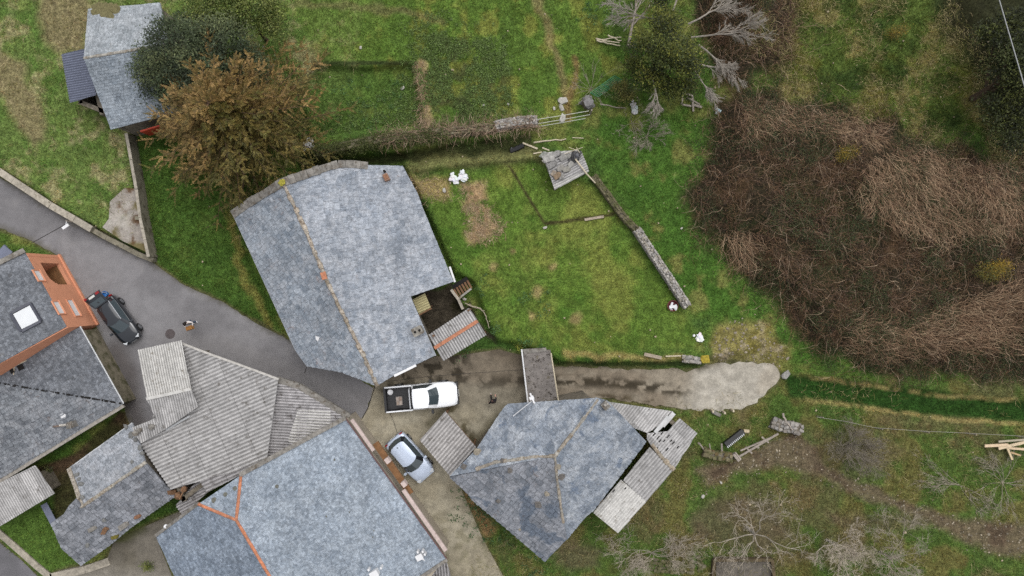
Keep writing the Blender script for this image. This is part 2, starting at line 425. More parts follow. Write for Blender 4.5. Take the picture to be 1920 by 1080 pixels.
    # meadow behind the thicket
    w = sst(sd([(1400, -200), (1850, -200), (1860, 240), (1720, 260), (1560, 200), (1400, 180), (1460, 110)], pu, pv), -10, 20)
    mx(C3(72, 84, 40), w * .7); mx(C3(122, 114, 74), w * sst(n2 * .7 + n3 * .4 - .03, .52, .66) * .75); mx(C3(92, 90, 40), w * sst(fbm(u, v, 55, 3, 7), .52, .68) * .5); mx(C3(40, 56, 26), w * sst(fbm(u, v, 48, 3, 0), .52, .68) * .75); ln = ln + .1 * w
    # thickets
    bu = u + 60 * (fbm(u, v, 45, 4, 2) - .5); bv = v + 60 * (fbm(u, v, 45, 4, 3) - .5)
    b = np.maximum(sd(BRUSH, bu, bv), sd(BRUSH2, bu, bv)); w = sst(b, -26, 16)
    mx(C3(46, 38, 30), w * .95); mx(C3(80, 62, 44), w * sst(n2, .5, .7) * .6); mx(C3(44, 50, 28), w * sst(fbm(u, v, 50, 3, 8), .5, .64) * .7); den *= 1 - .97 * w
    w = sst(sd(DARKR, pu, pv), -30, 30); mx(C3(44, 42, 30), w * .9); den *= 1 - .8 * w
    # lower right: rough ground
    w = sst(sd(EASTLOW, u, v), -10, 30)
    mx(C3(66, 82, 40), w * .6); mx(C3(88, 82, 50), w * sst(n2, .45, .66) * .7); mx(C3(86, 74, 58), w * sst(fbm(u, v, 80, 4, 6), .52, .66) * .5)
    ru, rv = .7 * u + .3 * pu, .7 * v + .3 * pv
    d1 = np.minimum(dline([(1480, 700), (1600, 718), (1760, 742), (1960, 752), (2300, 760)], ru, rv), dline([(1480, 742), (1580, 758), (1700, 776), (1800, 788), (1960, 797), (2300, 805)], ru, rv))
    mx(C3(34, 58, 22), sst(sd([(1470, 700), (1960, 758), (2300, 768), (2300, 800), (1960, 794), (1700, 774), (1480, 745)], u, v), -7, 5) * 1.0)
    mx(C3(132, 120, 80), sst(-d1, -7, -1) * sst(pu, 1470, 1560) * sst(n3, .2, .5) * .7)
    w = sst(sd(DIRT, pu, pv), -10, 10); mx(C3(106, 92, 76), w * .82); mx(C3(72, 58, 48), w * sst(n2, .5, .66) * .6); den *= 1 - .92 * w
    for p, k in (([(1330, 930), (1450, 940), (1480, 1000), (1420, 1035), (1320, 1020), (1290, 970)], .8), ([(1540, 960), (1700, 965), (1780, 985), (1700, 995), (1560, 985)], .8), ([(1035, 1030), (1080, 1010), (1130, 1030), (1120, 1062), (1050, 1062)], .85), ([(1500, 800), (1640, 800), (1700, 850), (1640, 900), (1540, 890)], .45)):
        w = sst(sd(p, pu, pv), -12, 12); mx(C3(92, 80, 66), w * k * .72); den *= 1 - .6 * w * k
    # yards
    w = sst(sd(COURT, pu, pv), -2, 6); mx(C3(66, 60, 50), w); mx(C3(44, 42, 26), w * sst(n2, .48, .6) * .9); den *= 1 - w
    w = sst(sd(BACKYARD, u, v), -3, 6); mx(C3(58, 58, 34), w); mx(C3(74, 60, 46), w * sst(n1, .45, .6)); den *= 1 - .6 * w
    mx(C3(66, 88, 38), sst(sd(GARDENB, u, v), -6, 4))
    w = sst(sd([(905, 1000), (870, 925), (880, 920), (925, 1000)], pu, pv), -8, 4); mx(C3(120, 96, 70), w * .8)
    hard = np.maximum.reduce([sd(p, pu * .4 + u * .6, pv * .4 + v * .6) for p in (ROAD, YARD, TRACK, ALLEY, ROADB)])
    w = sst(hard, -7, 0); mx(C3(92, 88, 62), w * .8); den *= 1 - sst(hard, -6, 2)
    g_ = np.clip(den, 0, 1)[:, None]; col *= 1.0 + g_ * np.array([[.56, .53, .46]])
    return col, np.clip(den, 0, 1), ln
def ground():
    fu = np.arange(-90, 2012, 4.0); fv = np.arange(-80, 1162, 4.0)
    cu = np.concatenate([np.array([-9000, -4500, -2400, -1300, -700, -400, -220, -140]), fu, np.array([2060, 2140, 2300, 2600, 3200, 4200, 6500, 11000])])
    cv = np.concatenate([np.array([-9000, -4500, -2400, -1300, -700, -380, -200, -120]), fv, np.array([1210, 1280, 1420, 1700, 2300, 3400, 5600, 10000])])
    U, V = np.meshgrid(cu, cv); u = U.ravel(); v = V.ravel()
    uc = np.clip(u, -260, 2260); vc = np.clip(v, -260, 1400)
    h = hmap(uc, vc); col, _, _ = zone(uc, vc)
    k = S * (H - h) / H
    P = np.stack([(u - 960) * k, (540 - v) * k, h], -1)
    nu, nv = len(cu), len(cv)
    i = (np.arange(nv - 1)[:, None] * nu + np.arange(nu - 1)[None]).ravel()
    F = np.stack([i, i + nu, i + nu + 1, i + 1], -1).astype(np.int32)
    me = bpy.data.meshes.new('ground')
    me.vertices.add(len(P)); me.vertices.foreach_set('co', P.astype(np.float32).ravel())
    me.loops.add(F.size); me.loops.foreach_set('vertex_index', F.ravel())
    me.polygons.add(len(F)); me.polygons.foreach_set('loop_start', np.arange(0, F.size, 4, dtype=np.int32)); me.polygons.foreach_set('loop_total', np.full(len(F), 4, np.int32))
    me.polygons.foreach_set('use_smooth', np.ones(len(F), bool))
    me.update(calc_edges=True)
    at = me.color_attributes.new('tint', 'FLOAT_COLOR', 'POINT')
    a = np.ones((len(P), 4), np.float32); a[:, :3] = col; at.data.foreach_set('color', a.ravel())
    t = NT('ground_soil_and_turf')
    c = t.attr()
    c = t.mul(c, t.noise(2.2, 6, .65), .66, 1.36); c = t.mul(c, t.noise(9, 5, .7), .55, 1.5); c = t.mul(c, t.noise(34, 3, .6), .7, 1.35)
    t.bump(t.noise(11, 5, .7), .6, .06)
    me.materials.append(t.fin(c, .95, .1))
    o = bpy.data.objects.new('ground', me); COL.objects.link(o); tag(o, kind='structure')
ground()
def paved(name, poly, z, fcol, m, cell=7.0):
    """flat sheet with its exact outline, cut into a fine grid that carries stain colours"""
    bm = bmesh.new()
    pts = [W(u, v, z) for u, v in poly]
    bm.faces.new([bm.verts.new(p) for p in pts]); bmesh.ops.triangulate(bm, faces=bm.faces[:])
    xs = [p.x for p in pts]; ys = [p.y for p in pts]; st = cell * S
    for ax, lo, hi in ((0, min(xs), max(xs)), (1, min(ys), max(ys))):
        q = lo + st
        while q < hi:
            n = (1, 0, 0) if ax == 0 else (0, 1, 0); c = (q, 0, 0) if ax == 0 else (0, q, 0)
            bmesh.ops.bisect_plane(bm, geom=bm.verts[:] + bm.edges[:] + bm.faces[:], plane_co=c, plane_no=n, dist=1e-5); q += st
    for f in bm.faces:
        if f.normal.z < 0: f.normal_flip()
    me = bpy.data.meshes.new(name); bm.to_mesh(me); bm.free()
    co = np.zeros(len(me.vertices) * 3, np.float32); me.vertices.foreach_get('co', co); co = co.reshape(-1, 3)
    k = S * (H - z) / H
    col = fcol(co[:, 0] / k + 960, 540 - co[:, 1] / k)
    at = me.color_attributes.new('tint', 'FLOAT_COLOR', 'POINT'); a = np.ones((len(co), 4), np.float32); a[:, :3] = col
    at.data.foreach_set('color', a.ravel()); me.materials.append(m)
    o = bpy.data.objects.new(name, me); COL.objects.link(o); return tag(o, kind='structure')
def surf_mat(name, fine=.16, bump=.25, rough=.9, mott=.12):
    t = NT(name); c = t.attr()
    c = t.mul(c, t.noise(1.6, 6, .65), 1 - mott, 1 + mott); c = t.mul(c, t.noise(12, 5, .7), 1 - mott, 1 + mott); c = t.mul(c, t.noise(60, 3), 1 - fine, 1 + fine)
    t.bump(t.noise(70, 3), bump, .01); return t.fin(c, rough, .25)
def lay(u, v, base, layers):
    col = np.tile(C3(*base), (len(u), 1))
    for c, w in layers: col += (C3(*c) - col) * np.clip(w, 0, 1)[:, None]
    return col
M_asph = surf_mat('grey_asphalt', .18, .3, .85, .09); M_conc = surf_mat('stained_concrete', .2, .25, .9, .2)
def c_road(u, v):
    n = fbm(u, v, 90, 4, 2); e = sd(ROAD, u + 14 * (fbm(u, v, 20, 3, 1) - .5), v + 14 * (fbm(u, v, 20, 3, 4) - .5))
    return lay(u, v, (140, 138, 140), [((122, 120, 122), sst(n, .45, .65) * .8), ((156, 153, 153), sst(fbm(u, v, 40, 3, 5), .55, .7) * .35),
        ((92, 86, 84), sst(-dline([(215, 660), (240, 700), (250, 780), (280, 850)], u, v), -34, -4) * .8), ((92, 88, 74), sst(-e, -8, -1) * .6 * (1 - sst(u, 560, 640))),
        ((134, 131, 131), sst(-dline([(300, 640), (420, 650), (560, 710), (690, 760)], u, v), -30, -6) * .5)])
paved('road', rough(ROAD, .9, 1), .012, c_road, M_asph, 8)
def c_yard(u, v):
    n = fbm(u, v, 70, 4, 3); f = fbm(u, v, 13, 4, 6)
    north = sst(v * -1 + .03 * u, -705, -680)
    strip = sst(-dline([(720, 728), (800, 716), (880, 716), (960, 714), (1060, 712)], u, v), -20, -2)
    rightw = sst(u, 800, 860) * sst(-v, -790, -740)
    return lay(u, v, (176, 168, 148), [((156, 147, 126), sst(n, .42, .62) * .8), ((172, 162, 140), sst(f, .55, .7) * .6), ((124, 116, 102), rightw * .75), ((124, 113, 98), north * .9),
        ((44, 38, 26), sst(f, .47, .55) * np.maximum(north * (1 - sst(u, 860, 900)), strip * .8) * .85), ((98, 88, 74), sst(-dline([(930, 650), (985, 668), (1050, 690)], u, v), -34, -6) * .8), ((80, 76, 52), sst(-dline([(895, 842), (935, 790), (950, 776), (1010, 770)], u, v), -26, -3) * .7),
        ((84, 76, 52), sst(-dline([(845, 770), (893, 838)], u, v), -22, -3) * sst(f, .4, .55) * .9), ((80, 74, 52), sst(-dline([(805, 795), (835, 770)], u, v), -12, -3) * .7),
        ((120, 112, 88), sst(-v, -1100, -930) * 0 + sst(-dline([(870, 905), (905, 1010), (960, 1110)], u, v), -12, -2) * sst(f, .4, .6) * .7), ((140, 134, 110), sst(v, 930, 1000) * sst(f, .46, .6) * .6)])
paved('yard_paving', YARD, .017, c_yard, M_conc, 4)
def c_track(u, v):
    n = fbm(u * .5, v, 40, 4, 3); f = fbm(u * .6, v, 10, 4, 6)
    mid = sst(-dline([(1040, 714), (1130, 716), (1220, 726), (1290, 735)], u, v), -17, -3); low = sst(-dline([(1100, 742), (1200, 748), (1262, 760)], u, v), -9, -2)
    new = sst(u + .3 * (v - 700), 1275, 1330)
    return lay(u, v, (152, 142, 126), [((132, 120, 104), sst(n, .42, .6) * .8), ((176, 170, 158), new * .9), ((188, 182, 170), new * sst(f, .5, .66) * .6), ((166, 154, 136), new * sst(n, .5, .65) * .4),
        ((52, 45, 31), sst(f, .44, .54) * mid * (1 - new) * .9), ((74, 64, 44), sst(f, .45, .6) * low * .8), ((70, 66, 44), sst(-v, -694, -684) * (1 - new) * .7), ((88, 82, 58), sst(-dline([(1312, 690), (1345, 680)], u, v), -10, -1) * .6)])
paved('concrete_track', rough(TRACK, 2.3, 2), .022, c_track, M_conc, 3.2)
paved('alley', ALLEY, .012, lambda u, v: lay(u, v, (122, 116, 106), [((104, 98, 86), sst(fbm(u, v, 50, 4, 2), .42, .62) * .8), ((84, 86, 52), sst(-dline([(335, 940), (215, 1015)], u, v), -22, -2) * sst(fbm(u, v, 20, 3, 1), .35, .55)), ((150, 144, 134), sst(v, 1050, 1085) * .7)]), M_conc, 6)
paved('lower_road', ROADB, .012, lambda u, v: lay(u, v, (118, 116, 120), [((104, 103, 106), sst(fbm(u, v, 50, 4, 2), .42, .62) * .8)]), M_asph, 8)
# expansion joints and seams in the paving
def seam(name, pts, w, z, m):
    b = MB()
    for (p, q) in zip(pts[:-1], pts[1:]): b.bar(W(*p, z), W(*q, z), w, .004)
    tag(b.build(name, m), kind='structure')
M_tar = mat('dark_joint_filler', rgb(58, 55, 54), .9)
seam('road_joint', [(55, 458), (88, 440), (122, 421)], .05, .015, M_tar)
seam('road_joint', [(571, 700), (575, 688)], .05, .015, M_tar)
seam('yard_joint', [(728, 768), (738, 790), (745, 812)], .03, .02, M_tar)
seam('yard_joint', [(703, 724), (690, 765), (678, 786)], .06, .02, M_tar)
seam('yard_joint', [(720, 716), (800, 706), (880, 700), (985, 693), (1040, 692)], .025, .022, M_tar)
# pale kerb of the lower road
b = MB()
kp = [(-30, 972), (0, 1000), (40, 1035), (70, 1062), (95, 1082), (160, 1068), (205, 1052)]
for p, q in zip(kp[:-1], kp[1:]): b.bar(W(*p, .06), W(*q, .06), .45 if p[0] < 90 else .55, .13)
tag(b.build('kerb', mat('pale_kerb_concrete', rgb(168, 160, 146), .9, .25, 3, .3)), kind='structure')
# ------------------------------------------------------------------ buildings
CAMP = Vector((0, 0, H))
class Plane:
    def __init__(s, *p):
        a, b, c = [W(*q) for q in p]
        s.n = (b - a).cross(c - a).normalized()
        if s.n.z < 0: s.n = -s.n
        s.d = s.n.dot(a)
    def at(s, u, v, lift=0):
        D = W(u, v, 0) - CAMP; t = (s.d - s.n.dot(CAMP)) / s.n.dot(D)
        return CAMP + D * t + s.n * lift
    def z(s, x, y): return (s.d - s.n.x * x - s.n.y * y) / s.n.z
    def frame(s):
        up = Vector((-s.n.x, -s.n.y, 0)) if abs(s.n.x) + abs(s.n.y) > 1e-4 else Vector((0, 1, 0))
        up = (up - s.n * up.dot(s.n)).normalized(); e = up.cross(s.n).normalized()
        return e, up
def slab(b, pts, n, th, col=(1, 1, 1), mi=0):
    m = len(pts); vs = list(pts) + [p - n * th for p in pts]
    a = sum(((pts[(i + 1) % m] - pts[i]).cross(pts[i] - pts[0]) for i in range(m)), Vector())
    fs = [tuple(range(m)), tuple(range(m, 2 * m))[::-1]] + [(i, i + m, (i + 1) % m + m, (i + 1) % m) for i in range(m)]
    b.add(vs, fs, col, mi)
def slate_roof(parent, name, poly, pl, m, ex=.27, wd=.36, th=.022, jit=.35, rag=.0, thick=.12):
    th *= 1.5
    b = MB(); P = [pl.at(*q) for q in poly]; n = pl.n; slab(b, P, n, thick)
    e, up = pl.frame(); o = P[0]
    Q = [((p - o).dot(e), (p - o).dot(up)) for p in P]
    s = min(q[1] for q in Q) - .02; smax = max(q[1] for q in Q); amin = min(q[0] for q in Q) - 1; amax = max(q[0] for q in Q) + 1
    R = random.uniform
    while s < smax:
        rx = ex * R(.9, 1.1); x = amin + R(0, wd)
        while x < amax:
            w = wd * R(1 - jit, 1 + jit); cx = x + w / 2
            x += w
            if not inp(Q, cx, s + rx * .5):
                continue
            top = s + rx * 1.55
            if not inp(Q, cx, top): top = s + rx * .98
            j = rx * jit * .32
            yl = s - R(0, j); yr = s - R(0, j); k1 = w * R(.05, .3); k2 = w * R(.05, .3); c1 = rx * R(.02, .28); c2 = rx * R(.02, .28)
            l0 = .006 + th * R(.8, 1.6); l1 = .004
            g = min(.008, wd * .022)
            def pull(a, q):
                if inp(Q, a, q): return (a, q)
                lo, hi = 0., 1.; m0 = (cx, s + rx * .5)
                for _ in range(6):
                    f = (lo + hi) / 2
                    if inp(Q, m0[0] + (a - m0[0]) * f, m0[1] + (q - m0[1]) * f): lo = f
                    else: hi = f
                f = lo + R(.0, .06); return (m0[0] + (a - m0[0]) * f, m0[1] + (q - m0[1]) * f)
            T = [(cx - w / 2 + g, yl + c1), (cx - w / 2 + k1, yl), (cx + w / 2 - k2, yr), (cx + w / 2 - g, yr + c2), (cx + w / 2 - g, top), (cx - w / 2 + g, top)]
            T = [pull(*x_) for x_ in T]
            vs = []
            for (a, q) in T:
                f = min(1, max(0, (q - s) / (top - s))); vs.append(o + e * a + up * q + n * (l0 + (l1 - l0) * f))
            vs += [o + e * T[i][0] + up * T[i][1] + n * .001 for i in range(4)]
            b.add(vs, [(0, 1, 2, 3, 4, 5), (0, 6, 7, 1), (1, 7, 8, 2), (2, 8, 9, 3)])
        s += rx
    return b.build(name, [m, mat('mossy_grime', rgb(72, 70, 66), .95, .3, 6, .4)], parent)
def corrugated(parent, name, poly, pl, d, m, pitch=.18, amp=.03, sheet=1.6, seed=1, var=.14, lift=0, valley=.62, pan=5, build=True, b=None, base=(1, 1, 1)):
    b = b or MB(); P = [pl.at(q[0], q[1], lift) for q in poly]; n = pl.n; o = P[0]
    a = (pl.at(poly[0][0] + d[0], poly[0][1] + d[1], lift) - o).normalized(); c = n.cross(a).normalized()
    Q = [((p - o).dot(a), (p - o).dot(c)) for p in P]; N = len(Q)
    cmin = min(q[1] for q in Q) + 1e-4; cmax = max(q[1] for q in Q) - 1e-4
    def iv(t):
        xs = []
        for i in range(N):
            (x0, y0), (x1, y1) = Q[i], Q[(i + 1) % N]
            if (y0 > t) != (y1 > t): xs.append(x0 + (t - y0) / (y1 - y0) * (x1 - x0))
        return (min(xs), max(xs)) if len(xs) >= 2 else None
    st = pitch / 6; k = int((cmax - cmin) / st) + 1; R = random.Random(seed); tint = {}
    pr = None
    for i in range(k + 1):
        t = min(cmin + i * st, cmax); I = iv(t)
        if I is None: pr = None; continue
        if pr is not None:
            t0, I0 = pr
            k0 = math.floor(min(I[0], I0[0]) / sheet); k1 = math.floor(max(I[1], I0[1]) / sheet)
            for q in range(k0, k1 + 1):
                lo, hi = q * sheet, (q + 1) * sheet
                A0, A1 = max(lo, I0[0]), min(hi, I0[1]); B0, B1 = max(lo, I[0]), min(hi, I[1])
                if A1 <= A0 and B1 <= B0: continue
                A1 = max(A0, A1); B1 = max(B0, B1)
                if A1 > hi: A0 = A1 = hi
                if B1 > hi: B0 = B1 = hi
                if A0 < lo: A0 = A1 = lo
                if B0 < lo: B0 = B1 = lo
                if A0 > hi: A0 = A1 = hi
                if B0 > hi: B0 = B1 = hi
                key = (q, int((t - cmin) / (pitch * pan)))
                if key not in tint: tint[key] = 1 + R.uniform(-var, var)
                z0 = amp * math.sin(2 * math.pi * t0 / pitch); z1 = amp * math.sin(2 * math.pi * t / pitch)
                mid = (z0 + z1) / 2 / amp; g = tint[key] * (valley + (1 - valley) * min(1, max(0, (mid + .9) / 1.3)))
                f = lambda x: .022 * (x - lo) / sheet
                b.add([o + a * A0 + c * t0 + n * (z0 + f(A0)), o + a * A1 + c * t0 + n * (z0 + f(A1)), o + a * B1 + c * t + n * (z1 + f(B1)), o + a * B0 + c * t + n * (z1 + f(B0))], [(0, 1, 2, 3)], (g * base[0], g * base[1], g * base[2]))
        pr = (t, I)
    return b.build(name, m, parent) if build else b
def ctr(pts): return Vector((sum(p.x for p in pts) / len(pts), sum(p.y for p in pts) / len(pts), 0))
def walls(parent, name, out, planes, m, inset=.3, zb=-.3, zmax=None, drop=.14, th=.3, zmin=None):
    """wall ring below the roof: out = world outline"""
    b = MB(); c = ctr(out); pts = []
    for p in out:
        d = Vector((p.x - c.x, p.y - c.y, 0)); L = d.length
        q = c + d * max(.1, (L - inset * 1.3) / L); pts.append(q)
    def top(x, y):
        z = min(pl.z(x, y) for pl in planes) - drop
        if zmin is not None: z = max(z, zmin)
        return min(z, zmax) if zmax else z
    for p, q in zip(pts, pts[1:] + pts[:1]):
        d = q - p; k = max(1, int(d.length / .7)); nn = Vector((d.y, -d.x, 0)).normalized() * th
        if (p + q - 2 * c).dot(nn) < 0: nn = -nn
        vs = []
        for i in range(k + 1):
            x = p + d * i / k; zt = top(x.x, x.y); y = x - nn
            vs += [(x.x, x.y, zb), (x.x, x.y, zt), (y.x, y.y, zt), (y.x, y.y, zb)]
        fs = []
        for i in range(k):
            a = i * 4; fs += [(a, a + 4, a + 5, a + 1), (a + 1, a + 5, a + 6, a + 2), (a + 2, a + 6, a + 7, a + 3)]
        fs += [(0, 1, 2, 3), (k * 4 + 3, k * 4 + 2, k * 4 + 1, k * 4)]
        b.add(vs, fs)
    return b.build(name, m, parent)
def ridge_cap(parent, name, pts, w, m, lumps=.0, seed=1, th=.1, seg=.35, cols=None, below=.04):
    """row of ridge stones or tiles along world points"""
    b = MB(); R = random.Random(seed)
    for p, q in zip(pts[:-1], pts[1:]):
        d = q - p; L = d.length; k = max(1, int(L / seg)); x = d.normalized(); y = Vector((0, 0, 1)).cross(x).normalized(); z = x.cross(y)
        for i in range(k):
            a = p + d * i / k; e = p + d * (i + 1.03) / k; wv = w * (1 + R.uniform(-lumps, lumps)); hh = th * (1 + R.uniform(-lumps, lumps))
            off = y * R.uniform(-lumps, lumps) * w * .25
            prof = [(-.5, -below - .05), (-.38, hh * .55), (-.12, hh), (.12, hh), (.38, hh * .55), (.5, -below - .05)]
            vs = [a + off + y * (t * wv) + z * h for t, h in prof] + [e + off + y * (t * wv * .97) + z * (h * .96) for t, h in prof]
            c = R.choice(cols) if cols else (1, 1, 1)
            g = 1 + R.uniform(-.16, .16); c = tuple(g * x_ for x_ in c)
            b.add(vs, [(j, j + 1, j + 7, j + 6) for j in range(5)] + [(5, 4, 3, 2, 1, 0), (6, 7, 8, 9, 10, 11)], c)
    return b.build(name, m, parent)
def gutter(parent, name, pts, r, m):
    b = MB(); b.tube(pts, r, 8); return b.build(name, m, parent)
def edgebar(parent, name, pts, w, h, m):
    b = MB()
    for p, q in zip(pts[:-1], pts[1:]): b.bar(p, q, w, h)
    return b.build(name, m, parent)

SL_main = slate_mat('weathered_slate_pale', rgb(136, 148, 164), rgb(162, 170, 182), rgb(186, 190, 198), .55, rgb(150, 128, 116), .30)
SL_main2 = slate_mat('weathered_slate_shaded', rgb(124, 138, 154), rgb(154, 164, 176), rgb(178, 180, 186), .42, rgb(156, 124, 112), .42)  # barn's left slope: same slate, its shade darkened into the colour
SL_farm = slate_mat('farmhouse_slate_patchy', rgb(120, 134, 152), rgb(150, 160, 174), rgb(182, 188, 196), .75, rgb(128, 116, 104), .28, patch=.7, bare=rgb(104, 118, 138))
SL_farm2 = slate_mat('farmhouse_slate_brownish_shaded', rgb(112, 120, 132), rgb(144, 148, 158), rgb(166, 168, 176), .5, rgb(120, 104, 96), .55, patch=.8, bare=rgb(92, 104, 120))  # lower-left slope: browner stains, plus the slope's shade painted into the slate
SL_blue = slate_mat('small_blue_slate', rgb(132, 148, 166), rgb(158, 172, 188), rgb(182, 194, 206), .35, rgb(120, 112, 112), .22, fine=.28, patch=.8)
SL_blue2 = slate_mat('small_blue_slate_shaded', rgb(112, 128, 148), rgb(142, 158, 178), rgb(160, 174, 190), .3, rgb(104, 104, 110), .25, fine=.28, patch=.8)  # left slope: copy of the blue slate with shade put into its colour
SL_dark = slate_mat('dark_slate', rgb(98, 104, 114), rgb(126, 132, 142), rgb(150, 152, 158), .22, rgb(112, 106, 98), .35, fine=.25, patch=.7, spots=.8)
SL_dark2 = slate_mat('dark_slate_lichened', rgb(106, 112, 122), rgb(136, 142, 150), rgb(164, 166, 172), .6, rgb(116, 100, 92), .6, patch=.7, spots=.8)
SL_cot = slate_mat('cottage_slate_pale', rgb(134, 142, 152), rgb(162, 168, 178), rgb(182, 184, 190), .55, rgb(138, 122, 112), .3)
SL_cot2 = slate_mat('cottage_slate_rough', rgb(108, 114, 124), rgb(150, 154, 164), rgb(166, 168, 176), .4, rgb(110, 96, 92), .35)
SL_nw = slate_mat('pale_slate', rgb(148, 158, 166), rgb(166, 174, 182), rgb(184, 190, 196), .5, rgb(150, 144, 120), .2, spots=.3)
SL_nw2 = slate_mat('bluish_slate_shaded', rgb(128, 142, 156), rgb(148, 160, 172), rgb(168, 178, 188), .4, rgb(128, 126, 120), .2, spots=1)  # lower slope: darker copy of the pale slate, shade is in the colour
M_rub = mat('rubble_stone', rgb(122, 114, 102), .95, .35, 4, .6, dirt=rgb(84, 82, 56), dirtsc=3)
M_ren = mat('grey_render', rgb(140, 132, 116), .9, .15, 2, .2, dirt=rgb(92, 86, 72), dirtsc=1.2, dirta=(.6, .75))
M_org = mat('orange_paint', rgb(226, 158, 124), .8, .06, 2, .1, dirt=rgb(200, 134, 106), dirtsc=1.5, dirta=(.58, .8))
M_orgd = mat('terracotta_floor', rgb(134, 96, 62), .7, .18, 3, .1)
M_fib = mat('fibre_cement', rgb(190, 188, 187), .9, .16, 2.5, .35, dirt=rgb(98, 92, 84), dirtsc=2.0, dirta=(.56, .72))
M_fibd = mat('fibre_cement_dark', rgb(176, 173, 174), .9, .18, 2.5, .35, dirt=rgb(78, 72, 68), dirtsc=2.0, dirta=(.52, .7))
M_fibp = mat('fibre_cement_pale', rgb(206, 204, 200), .9, .14, 3, .35, dirt=rgb(126, 118, 104), dirtsc=2.4, dirta=(.55, .72))
M_zinc = mat('blue_grey_sheet_metal', rgb(116, 122, 142), .55, .1, 3, .1, spec=.5)
M_rstone = mat('ridge_mortar', rgb(172, 164, 152), .95, .35, 9, .6, dirt=rgb(112, 96, 80), dirtsc=5, dirta=(.5, .62))
M_rwarm = mat('ridge_mortar_warm', rgb(164, 160, 152), .95, .3, 7, .6, dirt=rgb(126, 108, 86), dirtsc=5, dirta=(.5, .64))
M_cop = mat('slab_coping', rgb(138, 134, 128), .95, .3, 4, .5, dirt=rgb(96, 86, 74), dirtsc=3, dirta=(.5, .66))
M_terra = mat('terracotta_tile', rgb(190, 128, 98), .85, .2, 6, .3, dirt=rgb(150, 110, 90), dirtsc=4)
M_white = mat('white_paint', rgb(236, 236, 238), .5, .04, 3, 0)
M_pvc = mat('pale_grey_plastic', rgb(208, 210, 212), .5, .05, 3, 0)
M_dk = mat('dark_opening', rgb(30, 28, 27), .9, .1, 3, 0)
M_black = mat('black_plastic', rgb(32, 32, 35), .5, .1, 3, 0, spec=.5)
M_wood = mat('weathered_wood', rgb(158, 148, 138), .9, .25, 8, .3)
M_woodb = mat('brown_wood', rgb(122, 92, 68), .9, .25, 8, .3)
M_pale = mat('bare_timber', rgb(208, 196, 172), .85, .14, 8, .2)
M_moss = mat('moss_cushion', rgb(112, 104, 44), .95, .3, 12, .5)
M_brick = mat('brick', rgb(164, 128, 108), .9, .25, 9, .4)
M_pink = mat('pink_cornice', rgb(208, 190, 184), .8, .12, 4, .1, dirt=rgb(170, 150, 140), dirtsc=3)

# ---- main slate barn
t = thing('slate_barn', 'large pale grey slate-roofed barn beside the lawn, with long mortared ridge', 'barn', W(660, 530, 0))
pR = Plane((530, 343, 5.0), (706, 724, 3.9), (850, 528, 2.1))
# keep both slopes on one ridge
pL = Plane((530, 343, 5.0), (706, 724, 3.9), (437, 403, 3.5))
lp = [(437, 403), (530, 343), (706, 724), (640, 698), (576, 687), (553, 655)]
rp = [(530, 343), (634, 308), (755, 311), (776, 350), (783, 362), (792, 388), (850, 528), (770, 556), (817, 666), (742, 702), (706, 724)]
slate_roof(t, 'roof', lp, pL, SL_main2, .30, .36); slate_roof(t, 'roof', rp, pR, SL_main, .34, .42)
rd = [pR.at(530 + (706 - 530) * f + 2 * math.sin(f * 9), 343 + (724 - 343) * f, .0) for f in np.linspace(0, 1, 9)]
ridge_cap(t, 'ridge', rd, .30, M_rstone, .3, 3, .1, .28, cols=[(1, 1, 1), (.72, .68, .62), (1.15, 1.12, 1.1), (.95, .9, .86)])
b = MB()
cop = [pL.at(437, 402, .02), pL.at(468, 380, .02), pL.at(500, 361, .02), pR.at(530, 342, .03), pR.at(565, 330, .03), pR.at(600, 318, .03), pR.at(634, 308, .03), pR.at(662, 308, .03), pR.at(690, 311, .03)]
for i, (p, q) in enumerate(zip(cop[:-1], cop[1:])):
    k = 3 if i < 6 else 2
    for j in range(k):
        a = p + (q - p) * (j / k); e = p + (q - p) * ((j + .97) / k); b.bar(a, e, random.uniform(.46, .62), random.uniform(.1, .2), col=tuple(random.uniform(.75, 1.15) for _ in range(1)) * 3)
b.build('verge_coping', M_cop, t)
b = MB()
for i in range(14): b.stone(pL.at(530 + random.uniform(-3, 4), 341 + random.uniform(-4, 6), .1), random.uniform(.06, .14))
b.build('moss_patch', mat('lichen_yellow', rgb(168, 160, 66), .95, .3, 12, .5), t)
out = [pL.at(437, 403), pL.at(530, 343), pR.at(634, 308), pR.at(755, 311), pR.at(850, 528), pR.at(770, 556), pR.at(817, 666), pR.at(706, 724), pL.at(576, 687), pL.at(553, 655)]
walls(t, 'wall', out, [pL, pR], M_rub, .35)
gutter(t, 'gutter', [pL.at(437, 404, -.08), pL.at(553, 656, -.08), pL.at(576, 688, -.08)], .06, M_pvc)
edgebar(t, 'fascia', [pR.at(739, 705, -.06), pR.at(780, 685, -.06)], .16, .22, M_white)
gutter(t, 'gutter', [pR.at(843, 500, -.02), pR.at(853, 529, -.02)], .08, M_white)
gutter(t, 'gutter', [pR.at(769, 557, -.05), pR.at(817, 667, -.05)], .05, M_pvc)
b = MB(); c = pR.at(783, 620, .3); b.box(c, (.62, .52, 1.0), .45, (1.2, 1.2, 1.18)); b.box(c + Vector((0, 0, .53)), (.7, .6, .08), .45, (1.25, 1.25, 1.22))
b.build('chimney', M_cop, t)
ch = t.children[-1]
b = MB()
for dx in (-.14, .16):
    b = MB(); b.lathe(c + Vector((dx, dx * .4, .56)), [(.09, 0), (.09, .03), (.001, .035)], 10); b.build('flue', M_dk, ch)
b = MB(); c = pR.at(724, 334, .2); b.box(c, (.34, .46, .5), .45); b.box(c + Vector((0, 0, .27)), (.26, .3, .06), .45, (.8, .7, .6))
